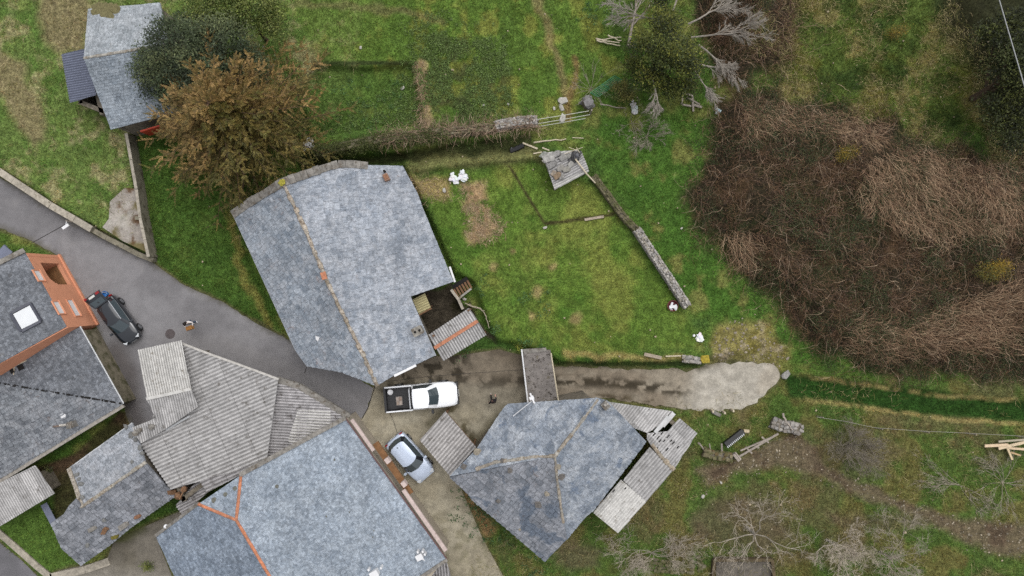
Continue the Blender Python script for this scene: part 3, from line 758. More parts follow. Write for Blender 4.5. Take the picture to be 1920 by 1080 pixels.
cb = b.build('chimney', M_brick, t); tag(cb, 'small brick chimney near the stone verge')
b = MB(); b.lathe(c + Vector((-.12, .42, -.1)), [(.09, 0), (.09, .3), (.001, .31)], 10); b.build('flue', M_dk, cb)
b = MB(); b.box(pR.at(607, 517, .06), (.35, .5, .08), .3); tt = b.build('ridge_tile', M_terra, t)
b = MB(); b.add([pL.at(592, 629, .06), pL.at(600, 632, .06), pL.at(597, 640, .06), pL.at(593, 636, .06)], [(0, 1, 2, 3)]); b.add([pL.at(592, 629, .03), pL.at(600, 632, .03), pL.at(597, 640, .03), pL.at(593, 636, .03)], [(3, 2, 1, 0), ])
b.build('roof_patch', M_white, t)

# ---- north-west slate house with sheet-metal lean-to
t = thing('slate_house', 'small pale slate house half hidden behind the brown conifer', 'house', W(235, 130, .9))
pU = Plane((157, 109, 5.0), (312, 84, 5.0), (165, 16, 3.7)); pD = Plane((157, 109, 5.0), (312, 84, 5.0), (208, 243, 3.4))
slate_roof(t, 'roof', [(165, 17), (300, 5), (316, 83), (157, 109)], pU, SL_nw, .2, .26, .014); slate_roof(t, 'roof', [(157, 109), (316, 83), (342, 208), (208, 243)], pD, SL_nw2, .2, .26, .014)
ridge_cap(t, 'ridge', [pU.at(157, 109), pU.at(316, 83)], .22, M_rwarm, .15, 4, .06, .4)
walls(t, 'wall', [pU.at(165, 17), pU.at(300, 5), pD.at(316, 83), pD.at(342, 208), pD.at(208, 243), pU.at(157, 109)], [pU, pD], M_rub, .2, .3)
b = MB()
p0 = pD.at(252, 240); q0 = pD.at(290, 228); bb = Vector((q0.x - p0.x, q0.y - p0.y, 0)); b.box(((p0.x + q0.x) / 2 + .15, (p0.y + q0.y) / 2 - .12, 2.3), (1.5, .1, 1.2), math.atan2(bb.y, bb.x))
b.build('shutter', mat('red_paint', rgb(170, 62, 40), .6, .15, 5, .1), t)
b = MB()
for i in range(60):
    b.stone(pU.at(200 + random.gauss(0, 9), 14 + abs(random.gauss(0, 6)), .03), (random.uniform(.2, .34), random.uniform(.2, .34), .05))
b.build('moss_patch', mat('brown_moss', rgb(118, 112, 78), .95, .3, 12, .5), t)
t2 = thing('lean_to', 'blue-grey corrugated metal lean-to against the pale slate house', 'lean-to', W(150, 145, .9))
pl = Plane((115, 100, 2.9), (131, 193, 2.9), (158, 92, 3.3))
corrugated(t2, 'roof', [(115, 101), (158, 92), (181, 178), (131, 193)], pl, (43, -8), M_zinc, .165, .03, 9, 3, .03, valley=.72)
walls(t2, 'wall', [pl.at(118, 103), pl.at(158, 94), pl.at(185, 212), pl.at(140, 196)], [pl], M_rub, .12, .3, 2.6)

# ---- farmhouse with hipped slate roof
t = thing('slate_farmhouse', 'old farmhouse with patchy hipped slate roof and sandy mortared hips', 'house', W(1030, 890, 0))
pk = (1040, 855, 6.4)
fT = Plane((843, 893, 4.0), (942, 766, 4.0), pk); fL = Plane((843, 893, 4.0), (1022, 1053, 3.8), pk)
q = fL.at(1062, 1012); k_ = (1062, 1012, q.z); fR = Plane((1212, 828, 3.9), (1112, 960, 3.9), pk)
slate_roof(t, 'roof', [(843, 893), (893, 842), (942, 768), (952, 757), (1118, 746), (1040, 855)], fT, SL_farm, .40, .55, .02, .45)
slate_roof(t, 'roof', [(843, 895), (1040, 855), (1062, 1012), (1022, 1053), (960, 1000), (885, 938), (872, 920)], fL, SL_farm2, .36, .44, .03, .4)
slate_roof(t, 'roof', [(1118, 746), (1140, 752), (1165, 778), (1212, 828), (1112, 958), (1100, 968), (1085, 985), (1062, 1012), (1040, 855)], fR, SL_farm, .38, .50, .022, .45)
P3 = W(*pk)
ridge_cap(t, 'hip_ridge', [fT.at(1120, 748), fT.at(1092, 788), fT.at(1066, 822), P3], .26, M_rwarm, .25, 5, .08, .3, cols=[(1, 1, 1), (1.04, .97, .9), (.85, .8, .74)])
ridge_cap(t, 'hip_ridge', [P3, fT.at(1000, 857), fT.at(960, 863), fT.at(925, 868), fT.at(893, 880)], .26, M_rwarm, .25, 6, .08, .3, cols=[(1.1, 1.08, 1.05), (1.04, .97, .9)])
hi_ = lambda u, v: max(fL.at(u, v, .02), fR.at(u, v, .02), key=lambda p: p.z)
ridge_cap(t, 'hip_ridge', [P3, hi_(1045, 900), hi_(1051, 945), hi_(1056, 980)], .2, M_rwarm, .3, 7, .06, .3, cols=[(.9, .88, .85), (1.0, .92, .84)])
walls(t, 'wall', [fT.at(843, 894), fT.at(942, 768), fT.at(1118, 746), fR.at(1212, 828), fR.at(1062, 1012), fL.at(1022, 1053)], [fT, fL, fR], M_rub, .4)
b = MB(); c = fR.at(1133, 758, .15); b.box(c, (.45, .5, .45), .7); b.box(c + Vector((-.06, .08, .26)), (.16, .16, .1), .7, (1.6, 1.6, 1.6)); b.box(c + Vector((.1, .14, .26)), (.12, .12, .1), .7, (1.6, 1.6, 1.6)); b.build('chimney', M_cop, t)
# ragged lean-to barn of old sheets
t = thing('lean_to_barn', 'broken corrugated lean-to barn along the farmhouse, sheets holed and lichened', 'barn', W(1210, 870, 0))
pl = Plane((1140, 754, 3.5), (1112, 960, 3.3), (1262, 882, 2.5))
corrugated(t, 'roof_sheet', [(1140, 753), (1262, 771), (1258, 782), (1214, 812), (1182, 800)], pl, (.62, -.78), M_fib, .2, .032, 1.5, 2, .2)
corrugated(t, 'roof_sheet', [(1213, 812), (1252, 808), (1274, 784), (1307, 812), (1263, 880), (1218, 832), (1212, 822)], pl, (.66, -.75), M_fib, .2, .032, 1.5, 3, .2, .03)
corrugated(t, 'roof_sheet', [(1218, 838), (1262, 882), (1211, 942), (1168, 900)], pl, (.66, -.75), M_fib, .24, .034, 1.9, 4, .22)
o = corrugated(t, 'roof_sheet', [(1164, 899), (1212, 940), (1159, 1000), (1112, 961)], pl, (.66, -.75), M_fibp, .2, .026, 1.6, 5, .14, .03, .78); tag(o, 'paler lichen-white end sheets of the lean-to roof')
ridge_cap(t, 'mortar_strip', [pl.at(1222, 832, .05), pl.at(1240, 856, .05), pl.at(1263, 881, .05)], .34, M_rwarm, .3, 8, .05, .3, cols=[(1.05, .95, .82), (.95, .88, .78)])
b = MB()
for (u, v, a, w, l) in ((1252, 786, .9, .3, 1.2), (1243, 792, .9, .3, 1.1), (1236, 800, .9, .25, 1.0)): b.box(pl.at(u, v, .1), (l, w, .04), .85, M=None)
b.build('rooflight_strip', mat('dirty_white_sheet', rgb(206, 206, 206), .7, .12, 4, .1), t)
b = MB()
for (u, v) in ((1240, 812), (1233, 820), (1228, 808), (1246, 800), (1237, 826), (1252, 818), (1262, 830), (1250, 842), (1232, 840), (1270, 838), (1236, 848), (1226, 814), (1258, 826), (1245, 826), (1150, 920), (1172, 915)):
    b = MB(); c = pl.at(u, v, .075); b.box(c, (random.uniform(.14, .3), .07, .01), .85); b.build('broken_hole', M_dk, t)
walls(t, 'wall', [pl.at(1150, 765), pl.at(1258, 778), pl.at(1302, 814), pl.at(1262, 878), pl.at(1160, 992), pl.at(1116, 962)], [pl], M_rub, .15, -.3, None, .12)

# ---- low house at the bottom with orange ridge tiles
t = thing('blue_slate_house', 'wide house with fine blue-grey slate roof and orange ridge tiles', 'house', W(590, 950, 0))
pY = (443, 975, 5.2)
hR = Plane((648, 785, 3.3), (836, 1046, 3.3), pY); hL = Plane(pY, (292, 1005, 3.2), (505, 1080, 5.25))
hT = Plane((372, 945, 3.6), (450, 892, 3.6), pY)
q = hR.at(450, 892); hT = Plane(pY, (450, 892, q.z), (372, 945, hL.at(372, 945).z))
slate_roof(t, 'roof', [(450, 892), (648, 784), (838, 1048), (760, 1100), (720, 1210), (600, 1240), (505, 1080), (443, 975)], hR, SL_blue, .17, .22, .010, .2)
slate_roof(t, 'roof', [(292, 1005), (372, 945), (443, 975), (505, 1080), (600, 1240), (400, 1240)], hL, SL_blue2, .17, .22, .010, .2)
slate_roof(t, 'roof', [(372, 945), (450, 892), (443, 975)], hT, SL_blue, .17, .22, .010, .2)
oc = [(1, 1, 1), (.9, .86, .84), (1.1, 1.02, .95)]
for a, c in (((372, 945), hL), ((452, 892), hR), ((560, 1172), hR)):
    e = c.at(*a); ridge_cap(t, 'ridge_tile_row', [e, W(*pY)], .24, M_terra, .08, 9, .09, .36, oc)
out = [hR.at(450, 892), hR.at(648, 784), hR.at(838, 1048), hR.at(720, 1210), hL.at(400, 1240), hL.at(292, 1005), hL.at(372, 945)]
walls(t, 'wall', out, [hR, hL, hT], mat('beige_render', rgb(176, 166, 150), .85, .12, 2, .1), .12, -.3)
edgebar(t, 'parapet', [hR.at(450, 890, .05), hR.at(648, 783, .05)], .3, .2, M_cop)
edgebar(t, 'eave_trim', [hL.at(291, 1005, .0), hL.at(372, 944, .0)], .2, .14, M_cop)
edgebar(t, 'gutter_line', [hR.at(648, 784, .02), hR.at(838, 1048, .02)], .07, .1, mat('dark_red_trim', rgb(110, 84, 82), .7, .1, 4, 0))
def off(pl, u, v, n, z): # a point outside the eave, by n metres to the east side
    p = pl.at(u, v); d = (hR.at(838, 1048) - hR.at(648, 784)); d = Vector((d.x, d.y, 0)).normalized(); e = Vector((-d.y, d.x, 0))
    if e.x < 0: e = -e
    p = p + e * n; p.z = z; return p
edgebar(t, 'cornice', [off(hR, 655, 790, .16, 3.1), off(hR, 697, 848, .12, 3.1)], .22, .16, M_pink)
edgebar(t, 'cornice', [off(hR, 752, 922, .16, 3.1), off(hR, 833, 1036, .12, 3.1)], .26, .18, M_pink)
edgebar(t, 'balcony_floor', [off(hR, 695, 838, .24, 2.6), off(hR, 762, 935, .24, 2.6)], .44, .18, M_orgd)
for (u, v) in ((721, 868), (752, 912)):
    b = MB(); b.box(off(hR, u, v, .22, 2.95), (.38, .3, .5), math.atan2(-.8, .6)); b.build('pillar', M_pink, t)
corr = Plane((775, 1092, 2.6), (842, 1052, 2.6), (850, 1120, 2.3))
corrugated(t, 'porch_roof', [(770, 1100), (838, 1053), (862, 1140), (800, 1170)], corr, (.1, 1), M_fibd, .2, .04, 3, 9, .1, valley=.4)
edgebar(t, 'eave_trim', [hR.at(838, 1049, .03), hR.at(760, 1101, .03)], .22, .14, M_cop)
for (u, v, r) in ((519, 912, .13), (441, 916, .16), (423, 927, .16), (402, 938, .2), (627, 862, .07), (612, 968, .06), (701, 995, .05), (699, 1007, .05), (655, 960, .05)):
    b = MB(); pl_ = hT if v > 915 and u < 445 else hR
    b.lathe(pl_.at(u, v, .01), [(r, 0), (r * .95, .025), (r * .5, .04), (.001, .045)], 12, col=(1, 1, 1)); b.build('lichen_spot', mat('grey_green_lichen', rgb(112, 112, 104), .95, .3, 10, .5), t)
def soot(pl, pts, nm, par): # sooty streaks washed down below the outlets
    b = MB()
    for (u, v, a, l) in pts: b.add([pl.at(u - a, v - a * .3, .03), pl.at(u + a * .7, v + .4 * a, .03), pl.at(u + a * .9, v + l, .03), pl.at(u - a * .4, v + l * .8, .03)], [(0, 1, 2, 3)])
t0 = t
for i, (u, v, w, lab) in enumerate(((787, 1041, .42, 'white boxed vent with three small posts near the eave corner'), (703, 1073, .5, 'white boxed vent at the bottom edge of the photo'))):
    r = thing('roof_vent', lab, 'roof vent', hR.at(u, v, 0), None)
    b = MB(); c = hR.at(u, v, .2); b.box(c, (w, w * .8, .5), .5); b.box(c + Vector((0, 0, .27)), (w * 1.12, w * .92, .05), .5); b.build('housing', M_white, r)
    for (dx, dy) in ((-.12, .34), (.22, .36), (.36, .18)) if i == 0 else ((-.38, .3), (.45, .42)):
        b = MB(); b.box(c + Vector((dx, dy, .0)), (.11, .15, .5), .5); b.build('post', M_white, r)
    b = MB(); b.bar(c + Vector((.1, -.1, .2)), c + Vector((.34, -.22, .15)), .06, .06); b.build('pipe', M_white, r)
r = thing('globe_lamp', 'white globe lamp on a bracket at the slate house corner', 'lamp', hL.at(318, 986, .3))
c = W(311, 987, 3.5); b = MB(); b.lathe(c, [(.001, -.16), (.1, -.13), (.16, 0), (.1, .13), (.001, .16)], 14); b.build('globe', M_white, r, True)
b = MB(); b.tube([c, hL.at(326, 980, .02)], .025); b.build('bracket', M_pvc, r)

# ---- orange house
t = thing('orange_house', 'orange-painted house with dark slate roof and large white skylight', 'house', W(60, 580, 0))
oP = Plane((46, 471, 3.5), (125, 612, 3.5), (-20, 590, 5.2))
slate_roof(t, 'roof', [(46, 471), (125, 612), (0, 681), (-60, 714), (-90, 560), (-20, 502)], oP, SL_dark, .17, .22, .010, .15)
edgebar(t, 'verge_coping', [oP.at(46, 470, .06), oP.at(-30, 507, .06)], .34, .14, M_cop)
A = W(112, 478, 0); A2 = oP.at(48, 474); B2 = oP.at(126, 614)
A = Vector((A2.x, A2.y, 0)); Bv = Vector((B2.x, B2.y, 0)); dw = (Bv - A).normalized(); nw = Vector((-dw.y, dw.x, 0))
if nw.x < 0: nw = -nw
LW = (Bv - A).length; ZT = 3.42
def onwall(u, v):
    D = W(u, v) - CAMP; tt = (A - CAMP).dot(nw) / D.dot(nw); p = CAMP + D * tt; return ((p - A).dot(dw), p.z)
def wq(b, s0, s1, z0, z1, dep=.0, th=.25, col=(1, 1, 1)):
    c = A + dw * (s0 + s1) / 2 + nw * (dep - th / 2); c.z = (z0 + z1) / 2
    M = Matrix((dw, nw, Vector((0, 0, 1)))).transposed(); b.box(c, (s1 - s0, th, z1 - z0), M=M, col=col)
s0, s1, z0, z1 = .72, 2.45, .55, 2.55
b = MB(); wq(b, 0, s0, -.2, ZT); wq(b, s1, LW, -.2, ZT); wq(b, s0, s1, -.2, z0); wq(b, s0, s1, z1, ZT)
# arched corner of the loggia opening
for k in range(6):
    x = k / 6 * .7; wq(b, s1 - .7 + x, s1 - .7 + x + .7 / 6, z1 - .75 * (k / 6) ** 2 - .03, z1 + .002, -.004)
wq(b, -.02, LW + .02, -.2, .22, .12, .14)
p1 = oP.at(0, 681); p2 = oP.at(-60, 714); p3 = oP.at(-90, 560); p4 = oP.at(-20, 502)
# side walls follow the roof pitch
for (q0, q1) in ((Bv, Vector((p2.x, p2.y, 0))), (A, Vector((p4.x, p4.y, 0))), (Vector((p4.x, p4.y, 0)), Vector((p3.x, p3.y, 0)))):
    dd = (q1 - q0).normalized(); nn = Vector((-dd.y, dd.x, 0)); 
    if (q0 - W(20, 590)).dot(nn) < 0: nn = -nn
    vs = [];
    for qq in (q0, q1):
        zz = oP.z(qq.x, qq.y) - .1
        for (s_, z_) in ((0, -.2), (0, zz), (-.25, zz), (-.25, -.2)): vs.append(Vector((qq.x, qq.y, z_)) + nn * s_)
    b.add(vs, [(0, 4, 5, 1), (1, 5, 6, 2), (2, 6, 7, 3)])
w_ = b.build('wall', M_org, t)
b = MB(); wq(b, s0 - .02, s1 + .02, z0 - .12, z0 + .004, -.24, 1.7); b.build('porch_floor', M_orgd, t)
b = MB(); wq(b, s0, s1, z0, z1, -1.9, .1, (.96, .93, .92)); c = A; wq(b, s0 - .12, s0, z0, z1, -.26, 1.6); wq(b, s1, s1 + .12, z0, z1, -.26, 1.6); b.build('porch_wall', M_org, t)
for (u0, v0, u1, v1) in ((68, 508, 78, 526), (104, 566, 116, 588), (130, 563, 146, 592)):
    sa, za = onwall(u0, v0); sb_, zb_ = onwall(u1, v1); sa, sb_ = min(sa, sb_), max(sa, sb_); zc = (za + zb_) / 2
    b = MB(); wq(b, sa, sb_, zc - .25, zc + .22, .015, .05); f = b.build('window', M_white, t)
    b = MB(); wq(b, sa - .08, sb_ + .08, zc - .33, zc - .25, .12, .16); b.build('sill', M_org, f)
    b = MB(); wq(b, sa - .08, sa, zc - .25, zc + .3, .06, .1); wq(b, sb_, sb_ + .08, zc - .25, zc + .3, .06, .1); wq(b, sa - .08, sb_ + .08, zc + .3, zc + .38, .06, .1); b.build('frame', M_org, f)
b = MB(); c0, c1, c2, c3 = [oP.at(*q, .14) for q in ((25, 590), (57, 573), (73, 602), (41, 618))]
b.add([c0, c1, c2, c3] + [p - oP.n * .1 for p in (c0, c1, c2, c3)], [(3, 2, 1, 0), (0, 1, 5, 4), (1, 2, 6, 5), (2, 3, 7, 6), (3, 0, 4, 7)]); sk = b.build('skylight', mat('white_skylight_pane', rgb(200, 204, 208), .3, .04, 2, 0, spec=.6), t)
b = MB(); e = [oP.at(*q, .10) for q in ((21, 588), (57, 569), (77, 603), (41, 622))]
for p, q in zip(e, e[1:] + e[:1]): b.bar(p, q, .18, .16)
b.build('frame', mat('dark_grey_frame', rgb(84, 86, 96), .6, .1, 4, 0), sk)

# ---- grey slate house below it
t = thing('grey_slate_house', 'low house with dark hipped slate roof beneath the orange house', 'house', W(90, 740, 0))
gU = Plane((150, 612, 2.2), (231, 757, 2.2), (0, 690, 3.6)); gz = gU.at(-40, 712).z
gD = Plane((231, 757, 2.2), (-40, 712, gz), (0, 898, 2.0))
slate_roof(t, 'roof', [(150, 613), (231, 757), (0, 718), (-60, 708), (-60, 716), (0, 683)], gU, SL_dark, .17, .22, .010, .15)
slate_roof(t, 'roof', [(231, 757), (0, 898), (-80, 946), (-80, 706), (0, 718)], gD, SL_dark2, .28, .36, .025, .4)
b = MB()
for k in range(34):
    f = k / 34 + random.uniform(-.01, .01); u = 231 + (-40 - 231) * f; v = 757 + (712 - 757) * f
    b = MB(); b.box(gU.at(u, v, .012), (random.uniform(.12, .36), random.uniform(.07, .17), .02), math.radians(-8)); b.build('hip_gap', M_dk, t)
walls(t, 'wall', [gU.at(151, 614), gU.at(230, 756), gD.at(0, 896), gD.at(-80, 944), gU.at(-80, 720)], [gU, gD], mat('mossy_render', rgb(132, 124, 106), .9, .2, 2, .2, dirt=rgb(78, 78, 50), dirtsc=1.6, dirta=(.46, .62)), .2, -.3)
gutter(t, 'gutter', [gU.at(150, 612, -.02), gU.at(232, 757, -.02)], .05, M_pvc)
edgebar(t, 'eave_board', [gD.at(232, 760, -.05), gD.at(120, 828, -.05), gD.at(0, 902, -.05), gD.at(-60, 938, -.05)], .3, .12, mat('weathered_board', rgb(160, 154, 146), .9, .2, 5, .3))
b = MB(); b.box(gU.at(36, 690, .02), (.62, .36, .05), .4); b.box(gU.at(23, 696, .02), (.25, .3, .05), .4); b.build('roof_hole', M_dk, t)
b = MB(); b.bar(gU.at(20, 690, .04), gU.at(50, 676, .04), .06, .04); b.bar(gU.at(26, 703, .04), gU.at(27, 688, .04), .05, .04); b.build('hole_batten', M_pale, t)
b = MB(); c = gD.at(139, 793, .2); b.box(c, (.4, .45, .6), .3); b.stone(c + Vector((0, 0, .3)), .2); b.build('chimney', M_cop, t); chh = t.children[-1]
b = MB(); b.tube([c + Vector((-.1, 0, .2)), c + Vector((-1.2, -.12, .25))], .07, 8, (.75, .6, .55)); b.tube([c + Vector((-.3, 0, .22)), c + Vector((-.75, -.04, .23))], .085, 8, (2.2, 2.2, 2.2)); b.build('stove_pipe', M_cop, chh)
b = MB(); pp = [(112, 778), (119, 774), (124, 777), (123, 784), (116, 784)]; slab(b, [gD.at(*q, .05) for q in pp], gD.n, .02); b.build('roof_patch', M_white, t)

# ---- old cottage with loose stones on the roof
t = thing('old_cottage', 'tumbledown cottage with loose stones lying on its rough slate roof', 'cottage', W(215, 930, 0))
cU = Plane((155, 950, 3.4), (270, 868, 3.4), (130, 876, 2.4)); cD = Plane((155, 950, 3.4), (270, 868, 3.4), (210, 1025, 1.9))
slate_roof(t, 'roof', [(130, 877), (170, 848), (248, 793), (262, 832), (272, 867), (155, 950)], cU, SL_cot, .24, .30, .02, .4)
slate_roof(t, 'roof', [(95, 982), (118, 966), (128, 950), (142, 936), (155, 950), (272, 867), (298, 895), (330, 930), (245, 990), (206, 1022), (152, 1060), (116, 1030)], cD, SL_cot2, .32, .36, .035, .5)
ridge_cap(t, 'ridge', [cU.at(153, 951), cU.at(272, 867)], .26, M_rwarm, .2, 11, .08, .5, cols=[(1, .98, .94), (.85, .8, .75), (1.1, 1.08, 1.05)])
walls(t, 'wall', [cU.at(131, 878), cU.at(247, 796), cD.at(328, 930), cD.at(206, 1018), cD.at(152, 1056), cD.at(98, 984), cU.at(153, 950)], [cU, cD], M_rub, .15, -.2)
gutter(t, 'gutter', [cU.at(130, 878, .0), cU.at(248, 793, .0)], .045, M_pvc)
edgebar(t, 'verge_coping', [cU.at(130, 878, .05), cU.at(143, 912, .05), cU.at(155, 951, .05)], .28, .1, M_rstone)
for (u, v, r, pl_) in ((238, 800, .2, cU), (248, 816, .24, cU), (256, 824, .2, cU), (264, 840, .2, cU), (268, 850, .17, cU), (249, 866, .17, cU), (154, 908, .2, cU), (157, 932, .18, cU), (146, 890, .2, cU), (150, 898, .16, cU), (165, 1020, .18, cD), (196, 974, .15, cD)):
    b = MB(); b.stone(pl_.at(u, v, .1), (r * .85, r * .7, r * .45)); o = b.build('loose_stone', mat('grey_fieldstone', rgb(124, 124, 122), .95, .3, 6, .5), None); tag(o, 'loose grey stone lying on the old cottage roof', 'stone', 'loose grey stones on the cottage roof')
for (u, v, r, a, lab, m) in ((197, 993, .3, 1.2, 'brown upturned slate leaning near the middle of the cottage roof', M_woodb), (233, 984, .38, .6, 'flat grey-brown slab on the cottage eave', M_cop), (216, 1006, .24, .3, 'mossy stone near the foot of the cottage eave', M_moss), (258, 968, .24, .2, 'rust-brown slate pieces on the cottage roof near the eave', mat('rusty_slate', rgb(142, 104, 80), .9, .3, 8, .4)), (323, 922, .3, 0, 'brown boulder at the corner of the cottage roof', M_woodb), (174, 990, .26, .5, 'dark loose slab left of the upturned slate', M_cop)):
    b = MB(); b.stone(cD.at(u, v, .08), (r, r * .6, .1), a); b.stone(cD.at(u + 5, v - 3, .08), (r * .4, r * .3, .08)); o = b.build('loose_slab', m, None); tag(o, lab, 'stone')
# ---- sheet-roofed shed at the left edge
t = thing('corrugated_shed', 'small grey corrugated shed at the left edge below the grey slate house', 'shed', W(40, 930, 0))
pl = Plane((0, 906, 2.3), (66, 873, 2.3), (8, 981, 2.0))
corrugated(t, 'roof', [(-30, 920), (66, 872), (103, 925), (8, 982), (-30, 1004)], pl, (.5, .86), M_fib, .17, .03, 2.4, 12, .16, valley=.56)
walls(t, 'wall', [pl.at(-28, 920), pl.at(66, 875), pl.at(100, 925), pl.at(8, 978)], [pl], M_rub, .6, -.2)
b = MB(); pl2 = Plane((75, 945, .9), (98, 985, .9), (85, 940, .8)); 
b.bar(W(82, 945, .5), W(103, 985, .5), .5, .03); o = b.build('leaning_sheet', M_zinc, None); tag(o, 'grey metal sheet leaning beside the small corrugated shed', 'metal sheet')
# ---- cluster of corrugated barns in the middle
t = thing('corrugated_barn', 'sprawling barn of joined grey corrugated roofs beside the road', 'barn', W(400, 790, 0))
kA = Plane((258, 656, 3.2), (340, 638, 3.2), (276, 748, 3.8)); kB = Plane((276, 748, 3.8), (358, 730, 3.8), (300, 808, 3.3))
kC = Plane((522, 712, 3.4), (500, 866, 3.4), (265, 835, 2.7)); kE = Plane((520, 722, 2.9), (500, 862, 2.9), (648, 783, 2.4)); kD = Plane((328, 948, 2.2), (372, 897, 2.5), (390, 922, 2.5))
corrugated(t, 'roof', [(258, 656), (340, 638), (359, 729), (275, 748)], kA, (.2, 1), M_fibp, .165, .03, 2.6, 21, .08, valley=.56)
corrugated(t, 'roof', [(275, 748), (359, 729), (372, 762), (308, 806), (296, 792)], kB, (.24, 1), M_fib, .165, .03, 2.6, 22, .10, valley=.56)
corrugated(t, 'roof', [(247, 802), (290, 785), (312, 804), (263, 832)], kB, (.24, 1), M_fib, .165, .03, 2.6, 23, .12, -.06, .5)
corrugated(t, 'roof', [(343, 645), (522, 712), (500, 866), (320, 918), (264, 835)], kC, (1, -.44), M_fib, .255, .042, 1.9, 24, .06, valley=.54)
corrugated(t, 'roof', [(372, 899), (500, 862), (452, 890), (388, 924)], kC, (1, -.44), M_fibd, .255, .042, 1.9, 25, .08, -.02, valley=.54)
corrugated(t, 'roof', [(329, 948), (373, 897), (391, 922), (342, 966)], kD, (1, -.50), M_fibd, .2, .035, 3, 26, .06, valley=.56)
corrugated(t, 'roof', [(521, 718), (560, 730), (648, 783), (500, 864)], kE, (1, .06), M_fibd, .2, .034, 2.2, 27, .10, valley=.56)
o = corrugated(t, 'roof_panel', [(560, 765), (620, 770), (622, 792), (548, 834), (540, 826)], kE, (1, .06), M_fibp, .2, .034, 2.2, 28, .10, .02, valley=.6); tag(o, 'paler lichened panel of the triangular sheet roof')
for e in (([(275, 748), (316, 739), (359, 729)], kA),): edgebar(t, 'ridge_cap', [e[1].at(*q, .03) for q in e[0]], .2, .07, M_fibp)
edgebar(t, 'flashing', [kC.at(312, 806, .06), kC.at(356, 780, .06)], .12, .05, M_pvc)
edgebar(t, 'eave_trim', [kC.at(342, 644, .02), kC.at(400, 666, .02), kC.at(461, 688, .02), kC.at(523, 711, .02)], .14, .09, mat('pale_edge', rgb(196, 192, 186), .8, .15, 5, .2))
edgebar(t, 'wall_head', [kE.at(520, 712, -.12), kE.at(560, 724, -.12), kE.at(655, 782, -.12)], .4, .3, M_cop)
walls(t, 'wall', [kA.at(258, 656), kA.at(340, 639), kC.at(345, 648), kC.at(522, 714), kE.at(646, 784), kC.at(452, 890), kD.at(342, 964), kC.at(266, 836), kB.at(248, 802), kB.at(292, 784)], [kC, kE], M_rub, .75, -.2, 2.6, .2)
for (u, v, r) in ((256, 812, .2), (262, 806, .16), (285, 800, .18)):
    b = MB(); b.stone(kB.at(u, v, .05), r); b.build('holding_stone', M_cop, t)
b = MB(); b.stone(kC.at(334, 930, .0), .25); b.stone(kC.at(345, 917, .0), .2); b.bar(kC.at(338, 935, .1), kC.at(348, 915, .1), .06, .06, (1.6, 1.6, 1.6)); b.build('rubble_infill', M_woodb, t)

# ---- awning with orange ridge, cream canopy, open sheet roof by the silver car
t = thing('corrugated_awning', 'grey corrugated awning with a bright orange ridge strip beside the barn', 'awning', W(858, 627, 0))
w1 = Plane((803, 627, 2.4), (880, 577, 2.4), (817, 652, 2.75)); w2 = Plane((817, 652, 2.75), (896, 603, 2.75), (830, 677, 2.4))
corrugated(t, 'roof', [(803, 628), (880, 577), (897, 603), (817, 652)], w1, (.52, .85), M_fib, .19, .03, 3, 31, .1, valley=.56); corrugated(t, 'roof', [(817, 652), (897, 603), (912, 628), (831, 677)], w2, (.52, .85), M_fib, .19, .03, 3, 32, .1, valley=.48)
edgebar(t, 'ridge_cap', [w1.at(815, 653, .05), w1.at(896, 602, .05)], .24, .08, M_terra)
for (u, v) in ((812, 630), (878, 582), (908, 626), (834, 672)):
    b = MB(); p = w2.at(u, v); b.bar((p.x, p.y, -.1), (p.x, p.y, p.z - .08), .12, .12); b.build('post', M_woodb, t)
t = thing('corrugated_canopy', 'little cream corrugated canopy over the dark courtyard corner', 'canopy', W(788, 570, 0))
pl = Plane((772, 562, 1.9), (784, 590, 1.9), (798, 552, 2.0)); corrugated(t, 'roof', [(773, 562), (797, 550), (808, 577), (786, 590)], pl, (.9, -.4), mat('cream_sheet', rgb(206, 196, 150), .7, .12, 4, .1, dirt=rgb(150, 136, 90), dirtsc=4), .17, .035, 3, 33, .06, valley=.6)
edgebar(t, 'edge_board', [pl.at(785, 591, .0), pl.at(809, 578, .0)], .1, .14, M_woodb)
b = MB(); [b.bar((pl.at(u, v).x, pl.at(u, v).y, 0), (pl.at(u, v).x, pl.at(u, v).y, 1.8), .09, .09) for u, v in ((794, 555), (804, 575))]; b.build('post', M_woodb, t)
t = thing('sheet_carport', 'square grey corrugated roof beside the parked silver hatchback', 'carport', W(840, 832, 0))
pl = Plane((787, 825, 2.1), (835, 772, 2.1), (893, 838, 2.4)); corrugated(t, 'roof', [(787, 825), (835, 771), (893, 838), (844, 893)], pl, (.66, -.75), M_fib, .235, .04, 2.4, 34, .08, valley=.5, base=(1.04, 1.02, 1.01))
for (u, v) in ((792, 825), (836, 777), (888, 838), (845, 886)):
    b = MB(); p = pl.at(u, v); b.bar((p.x, p.y, -.1), (p.x, p.y, p.z - .08), .12, .12); b.build('post', M_woodb, t)
b = MB(); b.bar(pl.at(840, 779, -.12), pl.at(890, 836, -.12), .1, .14); b.bar(pl.at(790, 827, -.12), pl.at(843, 889, -.12), .1, .14); b.build('beam', M_woodb, t)
